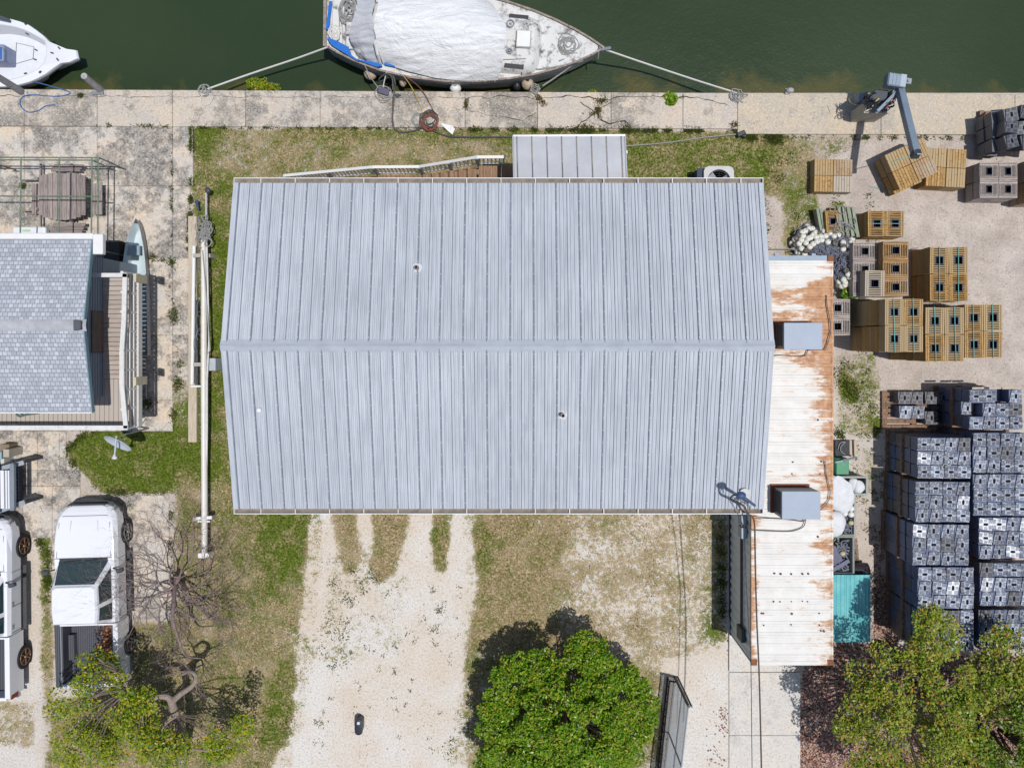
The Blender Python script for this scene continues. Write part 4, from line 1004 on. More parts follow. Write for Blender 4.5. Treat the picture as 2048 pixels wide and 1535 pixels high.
# cockpit details at the stern
b = MB(); q = P(685, 60, ZK)
for x0, y0, x1, y1, z in ((664, 18, 678, 78, .12), (684, 10, 690, 100, .1), (692, 44, 712, 68, .28), (692, 72, 706, 98, .12)):
    a = P(x0, y1, ZK+z); c = P(x1, y0, ZK+z); b.box((a.x, a.y, ZK-.03), (c.x, c.y, ZK+z))
b.build('cockpit_locker', deck_m, sb, bevel=.02)
def coil(name, px, py, z, r0, r1, turns, rad, mat, lab, cat, par=None, ell=1.0, grp=None, jit=.02, seed=1):
    rr_ = random.Random(seed); c = P(px, py, z); pts = []; N_ = int(turns*14)
    for i in range(N_+1):
        t = i/N_; a = 2*math.pi*turns*t; r = r0+(r1-r0)*t+rr_.uniform(-jit, jit)
        pts.append((c.x+r*math.cos(a)*ell+nz(t*9, 2, 1, seed)*jit*2, c.y+r*math.sin(a)/ell+nz(t*9, 5, 1, seed)*jit*2, z+rad*(1+2.2*abs(math.sin(t*7+seed)))))
    b = MB(); b.tube(pts, rad, 6); o = b.build(name, mat, par, smooth=True)
    if par is None: tag(o, lab, cat, grp)
    return o
coil('rope_coil', 669, 68, ZK+.04, .24, .05, 5, .026, rope_w, 'white rope coiled on the stern corner of the sailboat', 'rope coil', ell=.9)
coil('rope_coil', 1137, 91, ZK+.05, .10, .36, 8, .02, rope_gr, 'large tangled rope coil on the sailboat foredeck', 'rope coil', jit=.05, seed=4)
coil('rope_coil', 700, 22, ZK+.1, .12, .42, 7, .024, rope_gr, 'grey rope piled in the cockpit beside the silver cover', 'rope coil', jit=.06, seed=7, ell=.8)
cable('rope', [P(1118, 122, ZK+.1), P(1140, 114, ZK+.05), P(1155, 106, ZK+.1), P(1130, 112, ZK+.06), P(1160, 117, ZK+.1), P(1158, 124, ZK+.12), P(1085, 138, ZK+.08), P(1060, 136, ZK+.05)], .022, rope_gr, 'loose rope lying along the foredeck edge of the sailboat', 'rope')
# tarpaulin: a draped sheet with folds
def tarp_mat(name, col, d):
    m = Mt(name); n1 = m.noise(3, 6, .6); n2 = m.math('ADD', m.math('MULTIPLY', m.math('ABSOLUTE', m.math('SUBTRACT', m.noise(1.3, 5, .6, vec=m.vec((.8, 1.6, 1)), dist=.8), .5)), -2.2), m.math('MULTIPLY', m.math('ABSOLUTE', m.math('SUBTRACT', m.noise(5, 5, .65, vec=m.vec((.8, 1.4, 1), add=(4, 4, 4)), dist=1.0), .5)), -.7))
    c = m.mix(m.ramp(n1, [(.3, 0), (.7, 1)]), tuple(x*d for x in col[:3])+(1,), col)
    return m.fin(c, .5, .0, bump=n2, bs=.75, bd=.07, spec=.3)
tarp_w = tarp_mat('silver_white_tarp', C(244, 245, 247), .95); tarp_g = tarp_mat('silver_grey_tarp', C(200, 203, 210), .86)
def drape(name, mat, left, right, ytop, ylow, zedge, zridge, yr, lab, cat, nu=120, nv=90, amp=.035, seed=0, z0=None):
    # left/right: x of both side edges as functions of v; ylow/ytop: y of the near and far edges as functions of u
    vs = []; fs = []
    for i in range(nu+1):
        u = i/nu
        for j in range(nv+1):
            v = j/nv
            px = left(v)*(1-u)+right(v)*u; py = ytop(u)*(1-v)+ylow(u)*v
            s_ = abs(v-yr)/(yr if v < yr else 1-yr)
            z = zridge+(zedge-zridge)*(.75*s_**1.15+.25*s_**3)
            q = P(px, py, ZK)
            f1 = nz(px*.012+py*.006, py*.05, 1, seed); f2 = nz(px*.03+py*.05, py*.11, 1, seed+5)
            f3 = nz(q.x*1.2, q.y*2.6, 1, seed+9)
            z += amp*2.2*(1-abs(f1)*2.4)*s_*(1.1-s_)+amp*1.1*f2+amp*1.3*f3
            fold = math.sin(px*.055+nz(px*.01, py*.03, 1, seed)*5)*amp*.9*(s_**2); z += fold
            q = P(px+nz(py*.06, px*.01, 1, seed)*3*(1 if u in (0, 1) else 0), py, z); vs.append(q)
    for i in range(nu):
        for j in range(nv):
            a = i*(nv+1)+j; fs.append((a, a+1, a+nv+2, a+nv+1))
    b = MB(); b.add(vs, fs); o = b.build(name, mat, smooth=True); tag(o, lab, cat); return o
def interp(pts):
    def f(t):
        for i in range(len(pts)-1):
            if t <= pts[i+1][0]:
                a, c = pts[i], pts[i+1]; k = (t-a[0])/(c[0]-a[0]+1e-9); return a[1]+(c[1]-a[1])*k
        return pts[-1][1]
    return f
drape('boat_cover', tarp_w, interp([(0, 800), (.3, 756), (.55, 747), (.75, 750), (1, 768)]), interp([(0, 985), (.28, 1012), (.6, 1010), (.93, 1000), (1, 994)]),
      interp([(0, -50), (.5, -48), (.8, -20), (1, 8)]), interp([(0, 128), (.2, 142), (.45, 156), (.7, 162), (1, 160)]), ZK+.1, ZK+1.15, .45, 'big white silver tarpaulin draped over the middle of the sailboat', 'tarpaulin', amp=.02)
drape('boat_cover', tarp_g, interp([(0, 722), (.4, 712), (.72, 696), (.85, 704), (1, 722)]), interp([(0, 760), (.45, 744), (.7, 750), (1, 757)]),
      interp([(0, -45), (1, -50)]), interp([(0, 112), (.4, 124), (1, 130)]), ZK+.12, ZK+1.0, .4, 'duller grey silver tarpaulin flap hanging behind the big white cover', 'tarpaulin', nu=50, amp=.028, seed=20)
blue_t = plain('blue_tarp', C(24, 118, 214), .5, var=.12, scale=5, bump=.4)
def patchsheet(poly, z, zt_, par, nm='blue_cover_strip'):
    b = MB(); pts = [P(x, y, z) for x, y in poly]; b.prism([(p.x, p.y) for p in pts], z, z+zt_); return b.build(nm, blue_t, par)
patchsheet([(659, 4), (665, 4), (658, 60), (652, 60)], ZK+.09, .05, sb)
patchsheet([(654, 76), (676, 84), (698, 96), (704, 112), (720, 124), (716, 124), (690, 108), (664, 92)], ZK+.08, .08, sb)
patchsheet([(716, 122), (735, 124), (762, 126), (765, 134), (755, 136), (738, 130)], ZK+.08, .1, sb); patchsheet([(768, 122), (792, 130), (790, 135), (770, 131)], ZK+.08, .06, sb)
b = MB(); b.tube([P(750, 84, ZK+.9), P(755, 108, ZK+.6), P(760, 126, ZK+.15)], .05, 8); b.build('tarp_pole', white_p, sb)
b = MB()
for px in (905, 945, 970, 990): q = P(px, 166.5-(px-905)*.02, ZK); b.tube([(q.x, q.y, ZK), (q.x, q.y, ZK+.13)], .02, 6)
b.build('stanchion', steel_gr, sb)
# fenders
fen = []
def fender(px, py, z, r, sq, mat, lab, cap=None):
    c = P(px, py, z); t = thing('boat_fender', lab, 'fender', (c.x, c.y, z), 'fenders along the sailboat side')
    b = MB(); b.sphere((c.x, c.y, z), r, 16, sq=sq); b.build('float_body', mat, t, smooth=True)
    b = MB(); b.tube([(c.x, c.y+r*.4, z+r*.7), (c.x, c.y+r*.9, z+r*1.15), (c.x+.02, c.y+r*1.4, ZK+.05)], .012, 5); b.sphere((c.x, c.y+r*.3, z+r*.9*sq[2]), r*.3, 8); b.build('lanyard', rope_gr if cap is None else cap, t)
fm = plain('stained_fender', C(206, 190, 168), .6, var=.15, scale=7, dirt=.42, dirtcol=C(170, 130, 80))
fender(741, 147, -.35, .225, (1, 1, .95), fm, 'large round stained fender, leftmost along the sailboat', plain('purple_cap', C(130, 110, 150), .6))
fender(806, 163, -.3, .16, (.8, 1.15, 1), fm, 'small oval stained fender beside the loose mooring loops')
fender(911, 177, -.05, .19, (1, .8, 1), white_p, 'clean white fender pressed against the seawall edge')
fender(1055, 168, -.2, .21, (1, 1, 1), fm, 'round cream fender with dark top, rightmost along the sailboat', black_pl)
fender(1034, 172, -.45, .15, (1, 1, 1), black_pl, 'small black fender beside the rightmost cream fender')
# mooring lines
def cleat_coil(px, py, lab, seed, r=.2, m=rope_gr): coil('rope_coil', px, py, .08, .05, r, 4, .016, m, lab, 'rope coil', jit=.035, seed=seed)
cable('mooring_line', [P(1212, 100, ZK+.2), P(1300, 130, -.1), P(1400, 163, -.05), P(1474, 186, .12)], .03, rope_w, 'long white mooring line from the bow to the right seawall', 'mooring line')
cable('mooring_line', [P(656, 94, ZK+.05), P(590, 118, -.0), P(500, 148, -.1), P(415, 178, .12)], .03, rope_w, 'long white mooring line from the stern to the left seawall', 'mooring line')
cable('mooring_line', [P(1155, 122, ZK+.1), P(1125, 145, .1), P(1085, 172, .1)], .026, rope_gr, 'short grey mooring line from foredeck to seawall', 'mooring line')
cable('mooring_line', [P(729, 130, ZK+.1), P(745, 160, .2), P(762, 182, .12)], .015, rope_gr, 'thin line from the stern quarter past the round fender', 'mooring line')
cable('mooring_line', [P(774, 140, ZK+.1), P(768, 165, .2), P(765, 184, .12)], .018, rope_w, 'thin white line ending in the coil at the cleat', 'mooring line')
cable('mooring_line', [P(806, 150, ZK+.1), P(825, 178, .2), P(843, 218, .1), P(846, 240, .1)], .013, rope_yel, 'yellow line running to the red hose coil', 'mooring line')
cable('mooring_line', [P(808, 150, ZK+.1), P(842, 178, .2), P(866, 220, .1), P(875, 240, .1)], .013, rope_red, 'pink red line running to the red hose coil', 'mooring line')
cable('hose', [P(786, 180, .4), P(784, 155, ZK+.1), P(772, 148, ZK+.1), P(760, 156, ZK), P(758, 164, .1), P(768, 160, .15), P(784, 150, ZK), P(790, 165, .3), P(789, 182, .14), P(786, 220, .1), P(785, 240, .1), P(790, 258, .05), P(805, 265, .03), P(830, 261, .05), P(852, 255, .05), P(870, 263, .05), P(895, 272, .04), P(930, 274, .05), P(1080, 274, .05), P(1130, 278, .04)], .028, hose_m, 'long grey hose from the sailboat over the seawall and grass', 'hose')
cable('rope', [P(1252, 292, .05), P(1330, 286, .06), P(1400, 276, .06), P(1478, 268, .1)], .022, rope_gr, 'grey rope stretched across the grass right of the porch canopy', 'rope')
b = MB(); b.cb(P(1482, 268, .12), (.3, .16, .14), .4); b.cb(P(1488, 272, .1), (.16, .12, .1), -.4); tag(b.build('rope_end_block', black_pl, bevel=.03), 'small dark clutter at the end of the grass rope', 'debris')
for px, py, lab, sd2, r in ((410, 180, 'white rope knot where the stern line meets the seawall', 3, .22), (768, 187, 'pale rope coil on the cleat near the oval fender', 5, .32), (1472, 190, 'grey rope bundle at the end of the bow line', 9, .26), (1070, 178, 'small rope knot over the seawall edge by the cream fender', 12, .17)):
    cleat_coil(px, py, lab, sd2, r)
coil('rope_coil', 413, 199, .07, .2, .17, 3, .012, rope_w, 'thin white rope ring on the seawall below the knot', 'rope coil', seed=2)
cable('rope_tail', [P(1476, 188, .12), P(1496, 190, .1), P(1480, 200, .1), P(1486, 205, .1), P(1470, 195, .1), P(1478, 206, .1), P(1465, 192, .1)], .02, rope_gr, 'looped rope ends hanging beside the grey bundle', 'rope')
coil('hose_coil', 860, 245, .1, .3, .22, 6, .018, rope_red, 'red brown hose coil on the seawall edge', 'hose coil', jit=.04, seed=21)
coil('hose_coil', 836, 240, .07, .22, .16, 5, .014, rope_gr, 'flat grey hose coil left of the red coil', 'hose coil', seed=23)
coil('hose_coil', 858, 238, .12, .12, .3, 5, .015, hose_m, 'dark hose turns lying on the red coil', 'hose coil', jit=.05, seed=24)
b = MB(); q = [P(880, 246, .1), P(905, 252, .06), P(910, 258, .08), P(905, 270, .06), P(896, 262, .12)]; b.prism([(p.x, p.y) for p in q], .08, .1); tag(b.build('paper_scrap', white_p), 'torn white sheet beside the red hose coil', 'scrap')
b = MB(); b.bar(P(756, 178, .2), P(778, 186, .14), .22, .06); tag(b.build('ramp_board', plain('slate_board', C(100, 96, 116), .7), bevel=.02), 'dark slate coloured board leaning on the seawall edge', 'board')
b = MB(); q = P(795, 191, .1); b.tube([(q.x+.07*math.cos(a), q.y+.05*math.sin(a), .1) for a in [i*math.pi/6 for i in range(13)]], .015, 6); b.box((q.x-.12, q.y-.02, .06), (q.x+.12, q.y+.02, .09)); tag(b.build('mooring_ring', steel_dk), 'dark iron ring on the seawall right of the cleat coil', 'mooring ring')
b = MB(); q = P(1580, 181, .2); b.sphere(q, .12, 10, sq=(1.1, .8, 1)); b.box((q.x-.13, q.y-.1, .05), (q.x+.02, q.y+.08, .16)); tag(b.build('small_float', plain('lilac_float', C(190, 184, 190), .6)), 'small pale float on the right part of the seawall', 'float')
cable('rope', [P(38, 156, -.1), P(100, 172, .1), P(140, 185, .1), P(115, 193, .08), P(60, 190, .08), P(42, 198, .08), P(42, 212, .08), P(55, 224, .08), P(75, 222, .08), P(92, 212, .08), P(110, 210, .08)], .018, rope_blue, 'blue rope trailing from the white motorboat over the concrete', 'rope')
# pilings
pil = plain('weathered_piling', C(196, 192, 194), .9, var=.2, scale=6, dirt=.4, dirtcol=C(116, 108, 104))
for (bx, by, tx, ty, zt_, lab) in ((197, 184, 168, 152, 1.2, 'leaning grey mooring pole right of the white motorboat'), (36, 184, -10, 150, 1.6, 'leaning grey mooring pole over the white motorboat')):
    a = P(bx, by, -.9); a = Vector((P(bx, by, .1).x, P(bx, by, .1).y, -.9)); t_ = P(tx, ty, zt_)
    b = MB(); b.tube([a, a.lerp(t_, .5), t_], [.13, .115, .1], 14); tag(b.build('mooring_pole', pil, smooth=True), lab, 'mooring pole')
b = MB(); q = P(195, 186, .1); b.box((q.x-.2, q.y-.05, .05), (q.x+.2, q.y+.05, .14)); tag(b.build('pole_bracket', steel_gr), 'pale bracket at the foot of the right mooring pole', 'bracket')
# mangrove sprig in the water
# ------------------------------------------------------------------ motorboat at the left edge
gel = plain('white_gelcoat', C(240, 242, 246), .3, var=.03, scale=2, spec=.5); gel2 = plain('cockpit_gelcoat', C(228, 232, 238), .45, var=.04)
mb = thing('motorboat', 'white open motorboat with a bow pulpit at the upper left', 'boat', P(0, 105, -.9))
ol = [(-260, 42), (-120, 36), (0, 33), (30, 38), (58, 49), (84, 68), (104, 88), (116, 95), (132, 97), (150, 98), (156, 104), (157, 110), (154, 120), (146, 123), (124, 124), (110, 133), (85, 152), (52, 166), (20, 173), (-120, 176), (-260, 172)]
il = [(-250, 58), (-120, 54), (0, 50), (28, 54), (52, 62), (74, 74), (88, 80), (91, 90), (92, 106), (91, 116), (88, 124), (80, 134), (52, 150), (24, 158), (0, 160), (-120, 162), (-250, 160)]
def pr2(pl, z, k=1.0, c=(0, 106)): return [tuple(P(c[0]+(x-c[0])*k, c[1]+(y-c[1])*k, .1))[:2]+(z,) for x, y in pl]
def resample(pl, n):
    d = [0]
    for i in range(len(pl)-1): d.append(d[-1]+math.dist(pl[i], pl[i+1]))
    out = []; j = 0
    for i in range(n):
        t = d[-1]*i/(n-1)
        while j < len(d)-2 and d[j+1] < t: j += 1
        k = (t-d[j])/(d[j+1]-d[j]+1e-9); out.append((pl[j][0]+(pl[j+1][0]-pl[j][0])*k, pl[j][1]+(pl[j+1][1]-pl[j][1])*k))
    return out
olr = resample(ol, 48); ilr = resample(il, 48)
hullp = [(x-(26 if x > 95 else (x*.12 if x > 0 else 0)), y) for x, y in olr]
b = MB(); b.loft([pr2(hullp, -1.0, .72), pr2(hullp, -.7, .86), pr2(olr, -.15, .985), pr2(olr, .0, 1.0), pr2(olr, .06, .985)], cap0=True, cap1=False); b.build('hull', gel, mb, smooth=True)
b = MB(); b.loft([pr2(olr, .06, .985), pr2(ilr, .1, 1.03), pr2(ilr, .07, 1.0), pr2(ilr, -.45, .9), ], cap0=False, cap1=False); b.build('gunwale', gel, mb, smooth=True)
b = MB(); b.loft([pr2(ilr, -.45, .905), pr2([(x, 106+(y-106)*.02) for x, y in ilr], -.45, .5)], cap0=False, cap1=True); b.build('cockpit_floor', gel2, mb)
b = MB()
fl = [(33, 86), (68, 94), (66, 118), (31, 128)]
q = [P(x, y, -.44) for x, y in fl]
for i in range(4): b.bar(q[i], q[(i+1) % 4], .012, .02)
b.build('floor_hatch', plain('hatch_seam', C(130, 134, 140), .6), mb)
b = MB(); a = P(-120, 122, .2); c = P(8, 88, .2); b.box((a.x, a.y, -.45), (c.x, c.y, .2)); a = P(-20, 120, .4); c = P(3, 92, .4); b.box((a.x, a.y, .2), (c.x, c.y, .3)); b.build('console', plain('lilac_console', C(150, 160, 190), .4), mb, bevel=.05, bseg=3)
b = MB(); a = P(-10, 118, .35); c = P(2, 94, .35); b.box((a.x, a.y, .29), (c.x, c.y, .32)); b.build('windscreen', plain('blue_screen', C(70, 120, 190), .2), mb)
for x, y in ((50, 47), (86, 65), (118, 96), (104, 106), (115, 119), (80, 144), (51, 147), (57, 66), (72, 100), (70, 119)): b = MB(); b.cb(P(x, y, .12 if x not in (57, 72, 70) else -.42), (.09, .04, .04), rnd.uniform(-1, 1)); b.build('deck_cleat', steel_dk, mb)
b = MB(); q = P(57, 65, -.1); b.sphere(q, .1, 10, sq=(1.2, .8, .5)); b.build('speaker_grille', plain('plum_grille', C(110, 84, 110), .6), mb)
b = MB(); b.bar(P(-20, 28, .5), P(20, 42, .15), .1, .05); b.build('rod', steel_dk, mb)

# ------------------------------------------------------------------ patio things
pt = thing('picnic_table', 'weathered octagonal picnic table with four attached benches on the patio', 'picnic table', P(124, 396, 0))
zt = .75
b = MB(); x0, x1 = P(77, 396, zt).x, P(171, 396, zt).x; n = 10; wbd = (x1-x0)/n
for i in range(n):
    u = ((i+.5)/n-.5)*2; yt = 352-5*(1-abs(u)**3)*1.0+ (0); yb = 428+12*(1-abs(u)**2.2)
    yt = 352-(6 if abs(u) < .55 else 6*(1-abs(u))/.45)*1.0
    a = P(0, yb, zt); c = P(0, yt+rnd.uniform(-.8, .8), zt); b.box((x0+i*wbd+.006, a.y, zt-.04), (x0+(i+1)*wbd-.006, c.y, zt+rnd.uniform(-.004, .004)))
b.build('table_top', wood_table, pt)
zb = .45
for k, (q, hor) in enumerate((((102, 329, 166, 343), 1), ((100, 445, 170, 467), 1), ((63, 365, 78, 430), 0), ((184, 365, 204, 431), 0))):
    b = MB(); a = P(q[0], q[3], zb); c = P(q[2], q[1], zb); 
    for i in range(3):
        if hor: h_ = (c.y-a.y)/3; b.box((a.x+.05*i, a.y+i*h_+.005, zb-.04), (c.x-.05*(2-i), a.y+(i+1)*h_-.005, zb))
        else: h_ = (c.x-a.x)/3; b.box((a.x+i*h_+.005, a.y+.03, zb-.04), (a.x+(i+1)*h_-.005, c.y-.03, zb))
    b.build('bench', wood_table if not hor else wood('bench_wood_%d' % k, C(170, 158, 154), C(110, 98, 94), 0), pt)
b = MB(); c = P(124, 395, 0)
for s1 in (-.5, .5):
    b.bar((c.x-1.1, c.y+s1, .38), (c.x+1.1, c.y+s1, .38), .04, .09); b.bar((c.x+s1, c.y-1.05, .33), (c.x+s1, c.y+1.05, .33), .04, .09)
    for s2 in (-.6, .6): b.bar((c.x+s1, c.y+s2, 0), (c.x+s1*.8, c.y+s2*.8, .71), .08, .04)
b.build('leg_frame', wood_table, pt)
cg = thing('pipe_canopy', 'open green pipe canopy frame standing over the picnic table', 'canopy frame', P(60, 400, 0))
zf = 1.75
def pipe(nm, pts, r=.022, m=green_pipe): b = MB(); b.tube(pts, r, 8); return b.build(nm, m, cg)
for y in (314, 319): pipe('top_rail', [P(-200, y, zf), P(199 if y == 314 else 196, y+1.5, zf)])
pipe('top_rail', [P(-200, 391, zf), P(198, 393, zf)])
for x, y0, y1 in ((42, 314, 520), (119, 314, 520), (184, 317, 520), (197, 315, 520), (-60, 314, 520)): pipe('cross_rail', [P(x+(.0), y0, zf+.02), P(x-2, y1, zf+.02)])
for x, y in ((197, 315), (-60, 315), (197, 500), (-60, 500)):
    q = P(x, y, zf); pipe('upright', [(q.x, q.y, 0), (q.x, q.y, zf)])
pipe('brace', [P(183, 320, zf), P(231, 341, .05)], .024, plain('bare_brace_pipe', C(170, 168, 160), .6))
pipe('brace', [P(-20, 325, zf), P(32, 340, .3)], .022, plain('rusty_pipe', C(150, 110, 84), .8))
ck = thing('plastic_tank', 'low white plastic tank beside the shingled house gutter', 'tank', P(57, 462, 0))
b = MB(); a = P(24, 472, .42); c = P(91, 453, .42); b.box((a.x, a.y, .02), (c.x, c.y, .42)); b.build('tank_body', gel, ck, bevel=.06, bseg=3)
b = MB(); a = P(95, 466, .3); b.tube([P(90, 460, .25), P(98, 462, .2), P(104, 468, .1)], .03, 8); b.sphere(P(93, 460, .28), .06, 8); b.build('outlet_hose', black_pl, ck)
b = MB(); a = P(52, 461, .43); b.cb((a.x, a.y, .425), (.28, .08, .006), 0); b.build('sticker', plain('pale_green_sticker', C(200, 226, 190), .6), ck)
# dinghy under the deck
dg = thing('skiff', 'narrow pale aluminium skiff lying partly under the raised deck', 'boat', P(268, 580, 0))
dst = [(438, 272, 0.5), (448, 271, 6), (465, 269.5, 12), (490, 268.5, 18), (520, 268, 22), (560, 268, 25), (610, 268, 26.5), (660, 269, 26.5), (710, 270, 26)]
teal = plain('pale_teal_paint', C(210, 226, 232), .6, var=.1, scale=2, dirt=.4, dirtcol=C(206, 214, 208))
def dring(k, z, fl=0):
    L_ = []; R_ = []
    for py, cx_, hw in dst:
        L_.append(tuple(P(cx_-hw*k, py+fl*(1 if hw < 10 else .3), .5))[:2]+(z,)); R_.append(tuple(P(cx_+hw*k, py+fl*(1 if hw < 10 else .3), .5))[:2]+(z,))
    return L_+list(reversed(R_))
b = MB(); b.loft([dring(.5, .05, 8), dring(.86, .16, 4), dring(1.0, .5)], cap0=True, cap1=False); b.build('hull', plain('dull_hull', C(186, 188, 194), .5, var=.1), dg, smooth=True)
b = MB(); b.loft([dring(1.0, .5), dring(.96, .51), dring(.93, .49, 1), dring(.72, .14, 6), dring(.3, .1, 8)], cap0=False, cap1=True); b.build('liner', teal, dg, smooth=True)
b = MB(); a = P(250, 510, .4); c = P(279, 491, .4); b.box((a.x, a.y, .3), (c.x, c.y, .4)); b.build('seat', plain('grey_blue_seat', C(156, 180, 190), .6), dg)
b = MB(); a = P(247, 600, .4); c = P(290, 590, .4); b.box((a.x, a.y, .34), (c.x, c.y, .38)); b.build('thwart', teal, dg)
b = MB(); q = P(272, 443, .5); b.prism([tuple(P(x, y, .5))[:2] for x, y in ((272, 437), (276, 446), (268, 446))], .48, .53); b.build('bow_plate', steel_dk, dg)
# dark bin/grill under eaves
b = MB(); a = P(206, 530, .5); c = P(237, 480, .5); b.box((a.x, a.y, .05), (c.x, c.y, .5)); tag(b.build('storage_chest', plain('dark_chest', C(74, 70, 72), .8, var=.2), bevel=.03), 'dark storage chest between the shingled house and the skiff', 'chest')
# planks, white pole and mast
b = MB(); a = P(376, 884, .16); c = P(393, 432, .16); b.box((a.x, a.y, .0), (c.x, c.y, .16)); tag(b.build('long_beam', wood_plank, bevel=.01), 'long pale timber beam lying along the patio edge', 'beam')
b = MB(); q0 = P(388, 492, .3); q1 = P(384, 768, .3); b.tube([q0, q0.lerp(q1, .5), q1], .065, 10); b.box((q1.x-.08, q1.y-.1, .17), (q1.x+.3, q1.y-.04, .22)); tag(b.build('white_pole', white_p, smooth=True), 'white pole resting on top of the long pale beam', 'pole')
b = MB(); b.bar(P(394, 600, .2), P(394, 770, .2), .09, .1); tag(b.build('dark_channel', steel_dk), 'dark channel lying between the long beam and the mast', 'channel')
ms = thing('sailboat_mast', 'long white unstepped mast lying on stands beside the lawn', 'mast', P(407, 760, 0))
zm = .62
b = MB(); pts = [P(407, 480, zm), P(408, 600, zm), P(408, 800, zm), P(409, 1000, zm), P(409, 1114, zm)]
b.loft([[(p.x+r*math.cos(a), p.y, zm+r*1.3*math.sin(a)) for a in [i*math.pi/8 for i in range(16)]] for p, r in zip(pts, (.085, .09, .095, .095, .09))]); b.build('mast_tube', plain('mast_paint', C(236, 232, 226), .4, var=.06, dirt=.3, dirtcol=C(200, 186, 176)), ms, smooth=True)
b = MB(); a = P(398, 1114, zm); c = P(420, 1104, zm); b.box((a.x, a.y, zm-.1), (c.x, c.y, zm+.1)); b.build('mast_foot', white_p, ms, bevel=.01)
b = MB(); a = P(394, 1034, zm); b.bar(P(393, 1036, zm), P(424, 1034, zm), .1, .06); b.bar(P(396, 1042, zm), P(420, 1042, zm), .05, .05); b.build('spreader', white_p, ms)
b = MB(); b.tube([P(413, 470, zm+.05), P(416, 600, zm+.08), P(418, 680, zm), P(414, 760, zm+.1), P(414, 860, zm+.08), P(413, 930, zm)], .028, 6); b.build('furling_foil', peel_p, ms)
b = MB(); b.tube([P(405, 500, zm+.12), P(416, 640, zm+.12), P(420, 700, zm+.1), P(416, 706, zm+.1)], .02, 6); b.tube([P(412, 380, .5), P(412, 470, zm)], .03, 8); b.build('boom_tube', alum, ms)
b = MB(); b.sphere(P(416, 381, .55), .09, 10, sq=(1, 1.2, .8)); b.build('masthead_fitting', steel_dk, ms)
for py in (512, 728, 1035):
    b = MB(); c = P(408, py, .3); b.box((c.x-.28, c.y-.06, 0), (c.x+.28, c.y+.06, .5)); b.build('stand', plain('stand_wood_%d' % py, C(190, 184, 176), .8), ms)
b = MB(); a = P(413, 741, .55); c = P(431, 716, .55); b.box((a.x, a.y, 0), (c.x, c.y, .55)); b.build('winch_box', plain('pale_blue_box', C(190, 200, 208), .6), ms, bevel=.01)
rp_ = random.Random(5); b = MB()
for k in range(26):
    y = rp_.uniform(436, 486); x = rp_.uniform(397, 417); c = P(x, y, zm+.1); r = rp_.uniform(.05, .16); a0 = rp_.uniform(0, 6)
    b.tube([(c.x+r*math.cos(a0+i*.5), c.y+r*1.2*math.sin(a0+i*.5), zm+.05+.1*rp_.random()) for i in range(12)], .018, 5)
tag(b.build('rope_bundle', rope_gr, smooth=True), 'bundled grey rigging rope tied at the top of the mast', 'rope bundle')
b = MB()
for k in range(7):
    y = rp_.uniform(500, 730); x = rp_.uniform(398, 412); c = P(x, y, .3); r = rp_.uniform(.1, .22)
    b.tube([(c.x+r*.6*math.cos(i*.5), c.y+r*2*math.sin(i*.5), .25+.3*math.sin(i*.25)) for i in range(9)], .008, 4)
tag(b.build('loose_wire', steel_gr), 'loose rigging wire looping beside the mast', 'wire')
b = MB(); b.sphere(P(394, 404, .3), .07, 8); b.bar(P(394, 404, .3), P(397, 420, .3), .05, .05); tag(b.build('blue_shackle', plain('navy_fitting', C(60, 76, 130), .6)), 'small navy blue fitting near the top of the long beam', 'fitting')
# satellite dish
sdz = 1.7; c = P(239, 881, sdz+.1); t = thing('satellite_dish', 'pale satellite dish on a pole beside the raised deck corner', 'satellite dish', (P(270, 868, 0).x, P(270, 868, 0).y, 0))
nrm = Vector((-.32, -.82, .55)).normalized(); u = nrm.cross(Vector((0, 0, 1))).normalized(); u = (Matrix.Rotation(R(0), 3, nrm) @ u); v = nrm.cross(u)
b = MB(); rings = []
for r, d in ((.02, .0), (.15, .01), (.28, .035), (.38, .075), (.44, .11), (.445, .10), (.38, .06), (.28, .02), (.15, -.005), (.02, -.015)):
    rings.append([c+u*(r*math.cos(a))+v*(r*.92*math.sin(a))+nrm*d for a in [i*math.pi/12 for i in range(24)]])
dish_m = plain('dish_paint', C(196, 204, 212), .4, var=.05)
b.loft(rings, cap0=True, cap1=True); b.build('reflector', dish_m, t, smooth=True)
tip = P(229, 915, sdz+.25); b = MB(); b.bar(c-v*.38, tip, .04, .04); b.build('feed_arm', dish_m, t)
b = MB(); b.sphere(tip, .06, 10, sq=(1.5, .9, .8)); b.sphere(tip+Vector((.02, .07, .05)), .045, 8); b.build('feed_horn', plain('horn_white', C(226, 228, 230), .5), t)
g0 = c-nrm*.1; b = MB(); b.tube([g0, g0-nrm*.12+Vector((0, 0, -.1)), (g0.x+.05, g0.y+.12, 0)], .03, 8); b.build('pole', steel_gr, t)
b = MB(); b.tube([P(256, 872, 1.5), P(262, 862, 1.2), P(268, 852, 1.6)], .012, 5); b.build('coax', black_pl, t)
